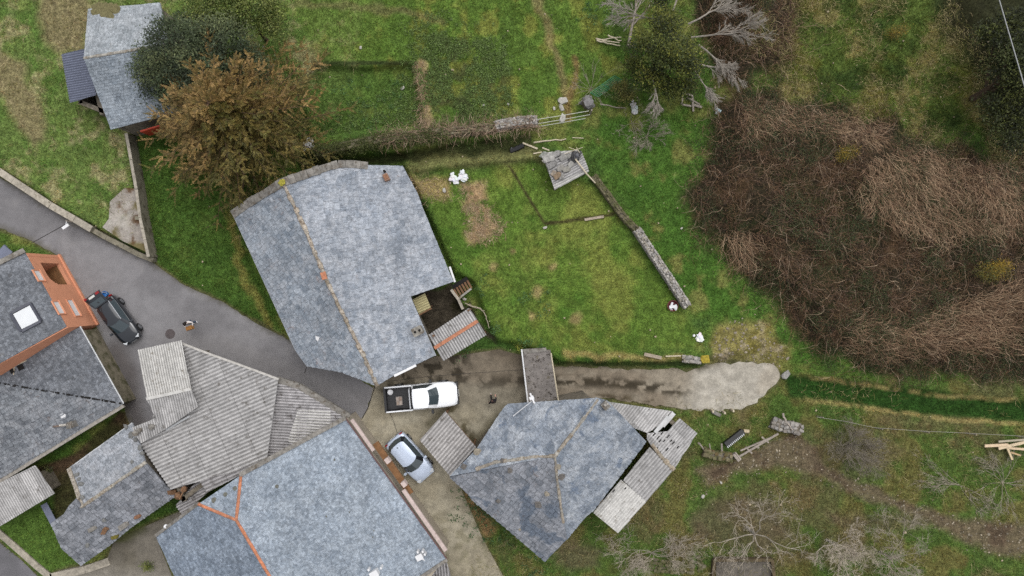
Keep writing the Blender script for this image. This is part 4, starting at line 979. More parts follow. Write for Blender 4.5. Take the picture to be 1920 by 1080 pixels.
# ---- footbridge
t = thing('footbridge', 'moss-speckled concrete footbridge from the lawn to the farmhouse', 'footbridge', W(1012, 705, 0))
t_z = 1.25
b = MB(); slab(b, [W(u, v, t_z) for u, v in ((981, 657), (1032, 656), (1047, 752), (991, 758))], Vector((0, 0, 1)), .22)
c_b = NT('mossy_bridge_concrete'); c = c_b.mul(rgb(138, 132, 128), c_b.noise(3, 5, .7), .7, 1.25); c = c_b.mix(c_b.ramp(c_b.noise(6, 4, .7), .56, .60, 0, .95), c, rgb(66, 60, 54)); c = c_b.mix(c_b.ramp(c_b.noise(2.1, 5, .7), .58, .68, 0, .7), c, rgb(96, 88, 60)); c = c_b.mul(c, c_b.noise(40, 3), .8, 1.2); c_b.bump(c_b.noise(14, 4), .5, .03)
b.build('deck', c_b.fin(c, .95, .2), t)
b = MB(); b.tube([W(978, 655, t_z + .9), W(990, 758, t_z + .9)], .055, 8); b.build('rail', M_white, t)
b = MB(); b.tube([W(1033, 662, t_z + .9), W(1047, 752, t_z + .9)], .05, 8); tag(b.build('rail', M_pale, t), 'bare timber rail on the eastern side')
b = MB(); slab(b, [W(u, v, t_z + .03) for u, v in ((980, 655), (1024, 652), (1025, 658), (983, 664))], Vector((0, 0, 1)), .2); b.build('threshold_slab', M_cop, t)
for (u, v) in ((979, 658), (984, 708), (989, 754), (1033, 664), (1040, 708), (1046, 750)):
    b = MB(); p = W(u, v, t_z + .9); b.bar((p.x, p.y, t_z - .1), (p.x, p.y, t_z + .88), .06, .06); b.build('post', M_wood, t)
for (u, v) in ((985, 662), (1028, 662), (993, 752), (1044, 750)):
    b = MB(); p = W(u, v, t_z); b.bar((p.x, p.y, -.1), (p.x, p.y, t_z - .2), .3, .3); b.build('pier', M_rub, t)
# TV aerial on the farmhouse eave
t = thing('tv_aerial', 'white television aerial lying over the farmhouse eave by the footbridge', 'aerial', fT.at(1003, 757))
b = MB(); b.tube([fT.at(965, 781, .25), fT.at(1008, 751, .6)], .03, 6); b.build('boom', M_white, t)
b = MB(); c = fT.at(1004, 749, .7); b.box(c, (.3, .22, .16), .5); b.bar(c + Vector((-.1, .3, .0)), c + Vector((.18, -.35, .1)), .1, .06); b.build('head', M_white, t)
b = MB(); p = fT.at(1001, 756); b.bar((p.x, p.y, p.z), (p.x, p.y, p.z + .6), .05, .05); b.build('mast', M_pvc, t)
# flat round stones and lichen rosettes on the farmhouse roof
for i, (u, v, r, pl_, lab) in enumerate(((896, 848, .32, fT, 'pale round stone on the western tip of the farmhouse roof'), (1052, 893, .27, fR, 'dark round flat stone on the eastern slope below the hips'), (943, 864, .2, fT, 'grey stone set on the left hip of the farmhouse'), (1045, 874, .24, fR, 'brownish stone just below the peak of the farmhouse roof'), (870, 874, .24, fL, 'pale stone near the western eave corner of the farmhouse'), (957, 881, .22, fL, 'sandy flat stone below the left hip'), (1026, 925, .22, fL, 'olive-grey flat stone on the lower left slope'), (1010, 945, .3, fL, 'broad cracked slab on the lower left slope'), (935, 938, .2, fL, 'orange-tinged stone low on the left slope'), (975, 992, .1, fL, 'small dark stone near the southern eave'))):
    b = MB(); b.stone(pl_.at(u, v, .05), (r * .8, r * .8, .07), jit=.12); o = b.build('flat_stone', mat('lichened_stone_%d' % (i % 3), rgb(*((150, 142, 128), (108, 104, 100), (160, 138, 112))[i if i == 0 else (1 if i in (1, 6, 9) else 2 if i in (5, 8, 4) else 1)]), .95, .3, 8, .5), None); tag(o, lab, 'stone')
# ------------------------------------------------------------------ vegetation
M_leaf = leaf_mat('foliage', .35, .55, .22); M_grass = leaf_mat('grass_blades', .3, .7, .3, .15); M_twig = leaf_mat('dead_stems', .3, .9, 0, .1)
M_barkg = mat('grey_bark', rgb(168, 161, 151), .95, .25, 8, .4); M_barkb = mat('brown_bark', rgb(92, 76, 62), .95, .3, 6, .5)
def uvz(u, v):
    h = hmap(u, v); k = S * (H - h) / H
    return np.stack([(u - 960) * k, (540 - v) * k, h], -1)
def samp(n, box, fn):
    """n plan points inside box kept with probability fn(u,v)"""
    U = []; V = []; c = 0
    while c < n:
        u = rng.uniform(box[0], box[2], n); v = rng.uniform(box[1], box[3], n)
        m = rng.random(n) < fn(u, v); U.append(u[m]); V.append(v[m]); c += m.sum()
        if c < n * .02 and len(U) > 20: break
    return np.concatenate(U)[:n], np.concatenate(V)[:n]
BLD = [[(165, 17), (300, 5), (342, 208), (208, 243)], [(437, 403), (530, 343), (640, 308), (755, 311), (850, 528), (770, 556), (817, 666), (706, 724), (576, 687), (553, 655)], [(-100, 500), (46, 471), (180, 612), (235, 757), (0, 900), (-100, 940)]]
def blades(name, label, n, box, extra, lenk=1.0, wid=(.022, .05), colk=(.55, 1.5), cat='grass', lay_=.8):
    def keep(u, v):
        _, d, _ = zone(u, v); r = np.clip(d * extra(u, v), 0, 1)
        for p in BLD: r = r * (~inside(p, u, v))
        return r
    u, v = samp(n, box, keep); n = len(u)
    col, _, ln = zone(u, v); P = uvz(u, v)
    az = rng.uniform(0, 6.283, n) * .65 + 2.2 * fbm(u, v, 30, 2, 4) * 3; L = ln * lenk * 1.15 * rng.uniform(.55, 1.5, n)
    d = np.stack([np.cos(az), np.sin(az)], -1); w = rng.uniform(*wid, n) * .5; lay = rng.uniform(.35, 1.0, n) * lay_
    tip = P + np.concatenate([d * (L * lay)[:, None], (L * np.sqrt(np.clip(1.05 - lay ** 2, .05, 1)))[:, None]], 1)
    s = np.stack([-d[:, 1], d[:, 0], np.zeros(n)], -1) * w[:, None]
    P[:, 2] -= .015
    k = 1.5 * rng.uniform(*colk, n) * (.8 + .4 * rng.random(n)); yel = rng.random(n)
    col = col * k[:, None]; col[:, 0] *= 1 + .45 * (yel > .72) ; col[:, 1] *= 1 + .12 * (yel > .6)
    V = np.stack([P - s, P + s, tip], 1)
    o = npmesh(name, V, col, M_grass, k=3); return tag(o, label, cat, None, 'stuff')
def _one(u, v): return np.ones(len(u))
blades('grass', 'short and tufted green grass over the lawns and fields', 330000, (-60, -60, 1980, 1140), lambda u, v: .55 + .45 * sst(fbm(u, v, 18, 3, 5), .35, .6))
# broad-leaved weeds in the old vegetable plot, on the terrace and by the walls
def leaves_at(C, n, spread, size, colf, flat=.5):
    """clumps: C (m,3) centres -> n leaf quads each"""
    m = len(C); P = np.repeat(C, n, axis=0); N = m * n
    r = rng.normal(0, 1, (N, 3)) * np.array(spread); P = P + r
    az = rng.uniform(0, 6.283, N); L = rng.uniform(*size, N); w = L * rng.uniform(.3, .5, N)
    tl = rng.normal(0, flat, N)
    d = np.stack([np.cos(az) * np.cos(tl), np.sin(az) * np.cos(tl), np.sin(tl)], -1); s = np.stack([-np.sin(az), np.cos(az), rng.normal(0, flat, N)], -1)
    s /= np.linalg.norm(s, axis=1, keepdims=True)
    V = np.stack([P - d * L[:, None] * .5, P - s * w[:, None] * .5 + d * (.08 * L)[:, None], P + d * L[:, None] * .5, P + s * w[:, None] * .5 + d * (.08 * L)[:, None]], 1)
    return V, colf(P, N, np.repeat(np.arange(m), n))
def jit(c, N, a=.3):
    k = rng.uniform(1 - a, 1 + a, N)[:, None]; return np.tile(np.array(c), (N, 1)) * k
u, v = samp(1500, (560, 20, 960, 280), lambda u, v: np.clip(1.2 * sst(sd(WEEDS, u, v), -60, 50) * sst(fbm(u, v, 34, 3, 2), .35, .6) + .5 * sst(sd([(600, 140), (790, 130), (795, 240), (600, 260)], u, v), -5, 15) * sst(u * .4 + v, 440, 520), 0, 1))
C = uvz(u, v) + np.array([0, 0, .08]); V, cc = leaves_at(C, 14, (.10, .10, .04), (.07, .17), lambda P, N, i: jit(rgb(104, 126, 66), N, .45))
tag(npmesh('weeds', V, cc, M_leaf), 'broad-leaved green weeds filling the old vegetable plot', 'weeds', None, 'stuff')
pt = []
for (x, y, r, n) in ((695, 215, 26, 26), (750, 160, 14, 10), (660, 160, 18, 8), (1115, 35, 16, 18), (895, 540, 10, 10), (1135, 25, 12, 8), (865, 655, 12, 8), (930, 620, 10, 9), (985, 560, 10, 8), (1020, 575, 12, 8), (1010, 650, 10, 6), (985, 645, 6, 8), (890, 940, 22, 30), (915, 985, 24, 28), (900, 960, 30, 20), (1000, 1070, 14, 14)):
    for k in range(n): pt.append((x + random.gauss(0, r), y + random.gauss(0, r)))
pt = np.array(pt); C = uvz(pt[:, 0], pt[:, 1]) + np.array([0, 0, .1]); V, cc = leaves_at(C, 16, (.11, .11, .05), (.07, .16), lambda P, N, i: jit(rgb(84, 118, 66), N, .4) * np.where(P[:, 1:2] < -14, np.array([[.95, 1.02, 1.25]]), 1))
tag(npmesh('weed_clumps', V, cc, M_leaf), 'scattered leafy weed clumps in the grass and along the walls', 'weeds', None, 'stuff')

# ---- thickets of bramble and bracken
def stems(n, box, fn, L, wid, colf, rise, flow=None, m=6, base=0.0, droop=.5):
    u, v = samp(n, box, fn); n = len(u); P0 = uvz(u, v); P0[:, 2] += base
    az = rng.uniform(0, 6.283, n) if flow is None else flow(u, v) + rng.normal(0, .45, n)
    ln = rng.uniform(*L, n); r = rng.uniform(*rise, n); t = np.linspace(0, 1, m)[None]
    cv = rng.normal(0, .7, n)[:, None]; a = az[:, None] + cv * t + .25 * rng.normal(0, 1, (n, m))
    st = (ln / (m - 1))[:, None]; x = np.cumsum(np.cos(a) * st, 1); y = np.cumsum(np.sin(a) * st, 1); z = r[:, None] * (4 * t * (1 - t) * (1 - droop) + t * .6 * (1 - droop * .5)) * 1.2
    P = P0[:, None, :] + np.stack([x, y, z], -1)
    C = colf(u, v, n); return ribbons(P, rng.uniform(*wid, n), C)
def pick(cols, n, w=None):
    c = np.array([rgb(*q) for q in cols]); i = rng.choice(len(cols), n, p=w); return c[i] * rng.uniform(.7, 1.35, n)[:, None]
def f_br(u, v):
    b = np.maximum(sd(BRUSH, u + 60 * (fbm(u, v, 45, 4, 2) - .5), v + 60 * (fbm(u, v, 45, 4, 3) - .5)), sd(BRUSH2, u, v)); return (.16 * sst(b, -52, -18) + .84 * sst(b, -22, 20)) * (.25 + .75 * sst(fbm(u, v, 30, 3, 4), .36, .54))
bc = [(126, 98, 76), (96, 76, 58), (154, 130, 106), (70, 56, 46), (106, 92, 64)]
Q1, C1 = stems(21000, (1280, -80, 2010, 720), f_br, (.3, 1.15), (.010, .024), lambda u, v, n: pick(bc, n, [.3, .3, .1, .2, .1]), (.05, .55))
Q2, C2 = stems(1500, (1280, -80, 2010, 720), f_br, (.7, 1.8), (.012, .026), lambda u, v, n: pick([(150, 128, 110), (166, 146, 124), (132, 108, 92)], n), (.2, .9))
tag(npmesh('bramble_thicket', np.concatenate([Q1, Q2]), np.concatenate([C1, C2]), M_twig), 'tangled brown bramble thicket filling the right of the photo', 'bramble thicket', None, 'stuff')
def gr(u, v): return f_br(u, v) * sst(fbm(u, v, 70, 3, 6), .44, .60)
u, v = samp(7000, (1280, -80, 2010, 720), gr); C = uvz(u, v) + np.stack([np.zeros(len(u)), np.zeros(len(u)), rng.uniform(.05, .5, len(u))], -1)
V, cc = leaves_at(C, 16, (.16, .16, .08), (.05, .12), lambda P, N, i: jit(rgb(66, 76, 42), N, .5))
u, v = samp(4200, (1280, -80, 2010, 720), f_br); C = uvz(u, v) + np.stack([np.zeros(len(u)), np.zeros(len(u)), rng.uniform(.02, .4, len(u))], -1)
V2, c2 = leaves_at(C, 14, (.18, .18, .07), (.05, .11), lambda P, N, i: pick([(92, 70, 58), (116, 88, 70), (70, 56, 48)], N))
tag(npmesh('bramble_leaves', np.concatenate([V, V2]), np.concatenate([cc, c2]), M_leaf), 'dark green and russet bramble leaves among the bare stems', 'bramble leaves', None, 'stuff')
FERN = [[(1620, 300), (1700, 270), (1790, 300), (1960, 310), (1960, 430), (1840, 430), (1760, 450), (1680, 420), (1610, 380)], [(1730, 590), (1820, 560), (1960, 520), (1960, 650), (1840, 660), (1740, 660), (1660, 640)], [(1380, 190), (1470, 190), (1560, 210), (1640, 230), (1640, 262), (1500, 240), (1390, 240)], [(1350, 440), (1400, 430), (1410, 480), (1380, 500)], [(1600, 600), (1700, 620), (1720, 660), (1640, 680), (1560, 650)]]
def f_fe(u, v):
    r = 0
    for p in FERN: r = np.maximum(r, sst(sd(p, u, v), -16, 14))
    return r
Q3, C3_ = stems(8500, (1330, 160, 2010, 700), f_fe, (.5, 1.4), (.011, .026), lambda u, v, n: pick([(158, 130, 104), (140, 112, 90), (178, 154, 126), (114, 92, 74)], n), (.1, .5), lambda u, v: np.where(v > 500, .35, -1.2) + 1.2 * (fbm(u, v, 90, 2, 3) - .5), base=.25)
tag(npmesh('dead_bracken', Q3, C3_, M_twig), 'pinkish-brown combed mats of dead bracken in the thicket', 'bracken', None, 'stuff')
# long dry grass in the meadow and around
def f_me(u, v): return np.clip(sst(sd([(1400, -100), (1860, -100), (1960, 240), (1960, 320), (1780, 300), (1640, 240), (1480, 190), (1410, 170)], u, v), -10, 15) * sst(fbm(u, v, 40, 3, 4), .40, .6) + .35 * sst(sd(FIELD, u, v), 0, 20) * sst(fbm(u, v, 40, 4, 4) * .6 + fbm(u, v, 16, 3, 6) * .5 - .05, .5, .62) + .22 * sst(sd(EASTLOW, u, v), 0, 30) * sst(fbm(u, v, 50, 3, 2), .5, .62) * (1 - sst(sd(DIRT, u, v), -10, 0)), 0, 1)
Q4, C4 = stems(15000, (-40, -60, 1980, 1140), f_me, (.2, .55), (.014, .03), lambda u, v, n: pick([(150, 140, 96), (128, 122, 76), (170, 156, 118), (104, 106, 56)], n), (.05, .25), m=4)
tag(npmesh('dry_grass', Q4, C4, M_twig), 'straw-coloured dry grass tufts in the meadow and rough fields', 'dry grass', None, 'stuff')
Q5, C5 = stems(1300, (760, 300, 1020, 480), lambda u, v: np.clip(sst(sd(STRAW, u, v), -14, 8) * sst(fbm(u, v, 18, 3, 6), .36, .55) + .3 * sst(sd([(765, 325), (835, 340), (850, 372), (790, 380)], u, v), -8, 8), 0, 1), (.15, .45), (.014, .03), lambda u, v, n: pick([(166, 142, 114), (146, 124, 98), (182, 160, 132)], n), (.02, .08), m=4)
tag(npmesh('straw', Q5, C5, M_twig), 'pale straw scattered on the upper lawn', 'straw', None, 'stuff')
# vines and ivy over the long garden wall
def f_wl(u, v): return sst(-dline([(720, 262), (760, 258), (830, 250), (900, 246), (960, 242), (1000, 240)], u, v), -11, -4)
Q6, C6 = stems(1000, (690, 200, 1030, 290), f_wl, (.3, 1.1), (.014, .03), lambda u, v, n: pick([(156, 132, 112), (134, 110, 94), (176, 154, 134), (108, 88, 74)], n), (.1, .45), base=.75)
Q7, C7 = stems(260, (770, 90, 810, 250), lambda u, v: sst(-dline([(786, 115), (791, 165), (796, 230)], u, v), -9, -3), (.3, .8), (.014, .03), lambda u, v, n: pick([(170, 146, 122), (150, 126, 104)], n), (.02, .15), lambda u, v: np.full(len(u), -1.5))
tag(npmesh('dead_vines', np.concatenate([Q6, Q7]), np.concatenate([C6, C7]), M_twig), 'dry brown vines sprawling over the garden wall', 'dead vines', None, 'stuff')
u, v = samp(520, (560, 240, 860, 300), lambda u, v: sst(-dline([(590, 292), (660, 280), (740, 264), (830, 260)], u, v), -15, -5))
C = uvz(u, v) + np.stack([np.zeros(len(u)), np.zeros(len(u)), rng.uniform(.3, 1.1, len(u))], -1)
V, cc = leaves_at(C, 34, (.17, .17, .12), (.06, .13), lambda P, N, i: jit(rgb(84, 92, 46), N, .45))
tag(npmesh('ivy', V, cc, M_leaf), 'dark ivy and shrubby growth covering the west end of the garden wall', 'ivy', None, 'stuff')
# pebbles and clods on the bare earth
b = MB()
u, v = samp(480, (1280, 780, 1960, 1100), lambda u, v: np.clip(sst(sd(DIRT, u, v), -14, 6) + .25 * sst(sd([(1320, 880), (1500, 900), (1560, 980), (1400, 960), (1300, 930)], u, v), -10, 20), 0, 1))
for x, y, p in zip(u, v, uvz(u, v)):
    r = abs(random.gauss(0, .028)) + .02; g = random.choice((.6, .8, 1, 1.25, 1.5)); b.stone(p, (r, r * .8, r * .5), col=(g, g, g * .95))
u, v = samp(160, (1330, 590, 1490, 700), lambda u, v: sst(sd(PATCH, u, v), -6, 6))
for x, y, p in zip(u, v, uvz(u, v)):
    r = abs(random.gauss(0, .04)) + .02; g = random.choice((.8, 1, 1.2)); b.stone(p, (r, r * .8, r * .5), col=(g, g, g))
u, v = samp(240, (-20, 20, 1960, 1100), lambda u, v: zone(u, v)[1] * .7)
for x, y, p in zip(u, v, uvz(u, v)):
    if any(inp(q, x, y) for q in BLD): continue
    r = abs(random.gauss(0, .03)) + .025; b.stone(p + np.array([0, 0, .05]), (r, r * .8, r * .6), col=(1.6, 1.55, 1.35))
tag(b.build('pebbles', mat('pebble_stone', rgb(146, 136, 122), .95, .3, 9, .4), None, loc=(0, 0, 0)), 'pale pebbles and clods on the bare earth', 'pebbles', None, 'stuff')

# ---- trees
def tubes_np(segs, n=5):
    """segs list of (p,q,r0,r1) -> quads"""
    A = np.array([s[0] for s in segs], float); B = np.array([s[1] for s in segs], float); r0 = np.array([s[2] for s in segs]); r1 = np.array([s[3] for s in segs])
    d = B - A; d /= np.linalg.norm(d, axis=1, keepdims=True) + 1e-9
    ref = np.where(np.abs(d[:, 2:3]) > .9, np.array([[1., 0, 0]]), np.array([[0, 0, 1.]]))
    a = np.cross(d, ref); a /= np.linalg.norm(a, axis=1, keepdims=True); c = np.cross(d, a)
    Q = []
    for k in range(n):
        t0, t1 = 2 * math.pi * k / n, 2 * math.pi * (k + 1) / n
        e0 = a * math.cos(t0) + c * math.sin(t0); e1 = a * math.cos(t1) + c * math.sin(t1)
        Q.append(np.stack([A + e0 * r0[:, None], A + e1 * r0[:, None], B + e1 * r1[:, None], B + e0 * r1[:, None]], 1))
    return np.concatenate(Q)
def grow(p, d, L, r, depth, R, up=.12, spread=.7, segs=None, kids=(3, 4), bend=.25, shrink=.62, minr=.006):
    if segs is None: segs = []
    n = 4; q = Vector(p); d = Vector(d).normalized(); pts = [q.copy()]
    for i in range(n):
        d = (d + Vector((R.gauss(0, bend), R.gauss(0, bend), R.gauss(0, bend) * .6 + up))).normalized()
        e = q + d * (L / n); rr = r * (1 - .55 * (i + 1) / n); segs.append((q[:], e[:], r * (1 - .55 * i / n), rr)); q = e; pts.append(q.copy())
    if depth > 0:
        k = R.randint(*kids)
        for j in range(k):
            f = R.uniform(.3, 1.0); i = min(n - 1, int(f * n)); b = pts[i].lerp(pts[i + 1], f * n - i)
            ax = Vector((R.gauss(0, 1), R.gauss(0, 1), R.gauss(0, 1))).cross(d)
            if ax.length < 1e-3: continue
            nd = Matrix.Rotation(R.uniform(.5, 1.0) * spread, 3, ax.normalized()) @ d
            grow(b, nd, L * shrink * R.uniform(.75, 1.2), max(minr, r * (1 - .55 * f) * .65), depth - 1, R, up, spread, segs, kids, bend, shrink, minr)
    return segs
def clump_tree(name, label, cat, u, v, hgt, clumps, cols, nl, ls, trunk_r=.25, seed=1, spread=.42, group=None, lmat=None, shell=True):
    """clumps: list of (dx,dy,z,rx,ry,rz,count) ellipsoids that hold the leaf clumps"""
    R = random.Random(seed); z0 = float(hmap(np.array([u]), np.array([v]))[0]); base = W(u, v, z0)
    t = thing(name, label, cat, base, group)
    C = []; segs = []
    top = Vector((0, 0, hgt)); grow(base, (0, 0, 1), hgt * .7, trunk_r, 0, R, 0, .4, segs, bend=.06)
    for (dx, dy, z, rx, ry, rz, cnt) in clumps:
        cc = base + Vector((dx, dy, z)); m0 = base + Vector((dx * .1, dy * .1, z * .45))
        e = cc; segs.append((m0[:], e[:], trunk_r * .45, trunk_r * .15))
        for k in range(cnt):
            w = Vector((R.gauss(0, 1), R.gauss(0, 1), R.gauss(.35, 1))).normalized() * (R.random() ** (.28 if shell else .4))
            p = cc + Vector((w.x * rx, w.y * ry, w.z * rz)); C.append(p[:])
            if k % 4 == 0: segs.append((e[:], p[:], trunk_r * .14, .012))
    npmesh('trunk', tubes_np(segs), jit((1, 1, 1), len(segs) * 5, .1), M_barkb, t)
    C = np.array(C); zz = (C[:, 2] - C[:, 2].min()) / (np.ptp(C[:, 2]) + .01)
    pal = np.array([rgb(*c) for c in cols]); ci = rng.integers(0, len(cols), len(C)); base_c = pal[ci] * rng.uniform(.75, 1.3, len(C))[:, None]
    V, cc = leaves_at(C, nl, (spread, spread, spread * .7), ls, lambda P, N, i: base_c[i] * rng.uniform(.7, 1.35, N)[:, None], .6)
    npmesh('crown', V, cc, lmat or M_leaf, t); return t
# the big browning conifer
def conifer():
    R = random.Random(5); u, v = 492, 256; base = G(u, v); Ht = 9.0; RR = 7.3
    t = thing('brown_conifer', 'huge golden-brown dying conifer between the pale house and the barn', 'tree', base)
    segs = []; grow(base, (0, 0, 1), Ht * .97, .32, 0, R, 0, .2, segs, bend=.02)
    Q = []; K = []
    cg = np.array([rgb(148, 122, 72), rgb(166, 136, 86), rgb(134, 112, 64), rgb(122, 106, 60)]); co = np.array([rgb(122, 108, 56), rgb(112, 104, 54), rgb(130, 114, 62), rgb(100, 96, 48)])
    nb = 250
    for i in range(nb):
        f = (i + .5) / nb; z = 1.0 + (Ht - 1.1) * f ** .9; az = i * 2.39996 + R.uniform(-.3, .3)
        L = RR * (1 - (z / Ht) ** 1.5 * .90) * R.uniform(.70, 1.2)
        if math.cos(az) > .35 and math.sin(az) < .15: L *= .80
        d = Vector((math.cos(az), math.sin(az), .18 + .5 * f)); p = base + Vector((0, 0, z)); pts = [p.copy()]; n = 9
        for k in range(n):
            d = (d + Vector((R.gauss(0, .07), R.gauss(0, .07), -.06 + R.gauss(0, .04)))).normalized(); p = p + d * (L / n); pts.append(p.copy())
            segs.append((pts[-2][:], pts[-1][:], .05 * (1 - k / n) + .008, .05 * (1 - (k + 1) / n) + .008))
        warm = .5 + .5 * math.cos(az - 2.3) + .35 * f + R.uniform(-.25, .25)
        pal = cg if warm > .55 else co
        for k in range(2, n + 1):
            for side in (-1, 1, 0):
                if k < n and side == 0 and R.random() < .55: continue
                b0 = pts[k - 1].lerp(pts[k], R.random()); ax = (pts[k] - pts[k - 1]).normalized()
                sl_ = (L * .22 * (1.25 - .75 * k / n) + .18) * R.uniform(.6, 1.15)
                sd_ = Matrix.Rotation(side * R.uniform(.55, 1.0), 3, 'Z') @ ax; sd_ = (sd_ + Vector((0, 0, R.uniform(-.1, .22)))).normalized()
                m = 36; tt = np.sort(rng.random(m)); P = np.array(b0) + np.outer(tt * sl_, np.array(sd_)); sg = np.where(np.arange(m) % 2 == 0, 1, -1)
                an = sg * rng.uniform(.25, .75, m); ca, sa = np.cos(an), np.sin(an)
                dd = np.stack([sd_.x * ca - sd_.y * sa, sd_.x * sa + sd_.y * ca, np.full(m, sd_.z) + rng.normal(.05, .25, m)], -1)
                l = (.12 + .26 * (1 - tt)) * rng.uniform(.6, 1.3, m) * .55; w = l * .15
                s_ = np.stack([-dd[:, 1], dd[:, 0], rng.normal(0, .4, m)], -1); s_ /= np.linalg.norm(s_, axis=1, keepdims=True)
                E = P + dd * l[:, None]; Mi = P + dd * l[:, None] * .45
                Q.append(np.stack([P, Mi - s_ * w[:, None], E, Mi + s_ * w[:, None]], 1))
                c = pal[R.randrange(4)] * R.uniform(.75, 1.25); K.append(np.tile(c, (m, 1)) * rng.uniform(.75, 1.3, m)[:, None] * (.85 + .3 * tt[:, None]))
    npmesh('trunk', tubes_np(segs), jit((1.1, 1, .9), len(segs) * 5, .1), M_barkb, t)
    npmesh('crown', np.concatenate(Q), np.concatenate(K), M_leaf, t)
conifer()
clump_tree('holly_tree', 'dark blue-green broadleaf tree behind the brown conifer', 'tree', 452, 160, 6.5, [(-1.8, .8, 5.2, 2.2, 1.9, 1.4, 74), (.6, 1.4, 5.0, 1.9, 1.6, 1.3, 46), (-.4, -1.2, 5.0, 2.6, 1.6, 1.2, 60), (-3.4, -.6, 4.2, 1.9, 1.6, 1.0, 34), (1.8, .2, 4.0, 1.5, 1.4, 1.1, 28), (-3.6, -1.9, 3.6, 1.3, 1.0, .7, 16), (-.6, 2.6, 4.2, 2.2, .9, .9, 26), (-4.4, .4, 4.0, 1.2, 1.3, .7, 14)], [(70, 84, 58), (86, 98, 68), (58, 68, 48), (102, 110, 74)], 110, (.10, .22), .26, 3, .30)
clump_tree('yellow_green_tree', 'yellow-green leafy shrub tree at the top edge behind the dark tree', 'tree', 500, 75, 5.0, [(-1.8, .6, 4.2, 2.0, 1.4, 1.0, 70), (.3, .7, 4.0, 1.9, 1.3, 1.0, 60), (1.6, .2, 3.4, 1.3, 1.2, .9, 36)], [(112, 126, 58), (92, 110, 52), (130, 138, 74)], 100, (.10, .20), .16, 4, .28)
clump_tree('evergreen_tree', 'dark olive evergreen ringed by bare grey branches at top centre', 'tree', 1222, 140, 6.0, [(.2, .2, 4.4, 1.2, 1.0, 1.1, 40), (1.3, -.5, 3.7, 1.2, .8, 1.0, 38), (-1.2, .7, 3.8, 1.2, 1.0, .9, 30), (.2, 1.8, 4.0, .9, 1.0, 1.0, 28), (1.5, .8, 3.4, .7, .7, .9, 16), (-.3, 3.3, 3.6, .8, 1.1, .8, 22), (-.8, -1.0, 2.6, 1.1, .7, .7, 22), (.6, -1.6, 2.2, 1.3, .6, .6, 22), (-1.9, -.1, 2.2, .8, .6, .5, 12), (1.9, -1.6, 2.4, .8, .6, .6, 14)], [(84, 94, 44), (106, 112, 50), (68, 78, 38), (126, 128, 56), (54, 62, 34)], 74, (.10, .22), .24, 6, .28)
clump_tree('small_evergreen_shrub', 'small olive shrub just below the green metal gate', 'shrub', 1160, 178, 1.6, [(0, 0, 1.1, .8, .7, .5, 26), (.5, -.4, .8, .6, .5, .4, 14)], [(98, 100, 50), (82, 88, 44), (120, 116, 62)], 60, (.07, .15), .07, 7, .18)
clump_tree('dark_tree', 'dark conifer mass in the top right corner under the wire', 'tree', 1822, 185, 6.0, [(-.2, 1.6, 4.2, 1.8, 1.9, 1.3, 56), (1.4, .2, 4.2, 1.9, 2.0, 1.3, 60), (1.6, 3.2, 4.6, 2.0, 2.0, 1.4, 60), (.4, -1.6, 3.0, 1.6, 1.4, 1.0, 40), (1.4, -3.0, 2.4, 1.2, 1.2, .8, 26), (-.8, 3.6, 3.6, 1.0, 1.2, .9, 22)], [(56, 64, 34), (70, 78, 40), (46, 52, 30), (86, 92, 44)], 100, (.10, .24), .26, 8, .34)
for (x, y, lab) in ((1672, 66, 'low gorse bush with yellow flowers in the meadow'), (1845, 512, 'yellow-green gorse bush in the middle of the thicket at right'), (1872, 232, 'faint yellow gorse patch at the right edge under the dark trees'), (1575, 290, 'dull yellow sprig at the edge of the bramble thicket')):
    k = 1.0 if 'thicket at' in lab else .55
    clump_tree('gorse_bush', lab, 'shrub', x, y, 1.2 * k, [(0, 0, .8 * k, 1.2 * k, .6 * k, .35, int(40 * k)), (.9 * k, .3 * k, .7 * k, .9 * k, .5 * k, .3, int(24 * k))], [(138, 118, 48), (112, 108, 52), (94, 98, 48), (160, 132, 40)], 44, (.05, .11), .05, int(x), .2)
# bare trees of the lower right orchard and the dead limbs by the evergreen
def bare(name, label, cat, u, v, dirs, L, r, depth, seed, up=.06, kids=(3, 5), spread=.8, colk=1.0, z=None, group=None, trunk=None, bend=.22, shrink=.62, lich=True, minr=.006):
    R = random.Random(seed); base = G(u, v); t = thing(name, label, cat, base, group)
    b0 = base.copy(); segT = []
    if trunk:
        for i in range(4):
            e = base + Vector(trunk) * ((i + 1) / 4); segT.append((b0[:], e[:], r * 1.6 * (1 - .08 * i), r * 1.6 * (1 - .08 * (i + 1)))); b0 = e
        npmesh('trunk', tubes_np(segT, 7), jit((.85 * colk,) * 3, len(segT) * 7, .1), M_barkg, t)
    segs = []
    for d in dirs:
        l = L * R.uniform(.8, 1.15) * Vector(d).length; grow(b0, d, l, r * .62, depth, R, up, spread, segs, kids, bend, shrink, minr)
    Qs = tubes_np(segs, 4); rr = np.tile(np.array([s[3] for s in segs]), 4)
    c = np.where(rr[:, None] < .02, np.array([[1.15, 1.1, 1.02]]), np.array([[1, .97, .92]])) * colk * rng.uniform(.8, 1.2, len(Qs))[:, None]
    npmesh('branches', Qs, c, M_barkg, t); return t
def ring(n, el, R0=0, k=(1, 1)): return [tuple(x * random.uniform(*k) for x in (math.cos(R0 + 6.283 * i / n) * math.cos(el), math.sin(R0 + 6.283 * i / n) * math.cos(el), math.sin(el))) for i in range(n)]
bare('bare_fruit_tree', 'largest bare fruit tree with long crooked limbs over brown earth', 'tree', 1400, 988, [(-1.3, .15, .3), (-.35, -1.0, .35), (.75, .9, .5), (1.2, -.75, .3), (-.6, .85, .3), (.15, -.8, .5)], 2.05, .075, 3, 11, .03, (3, 6), .85, 1.05, trunk=(.15, -.1, 1.2), bend=.36, minr=.008)
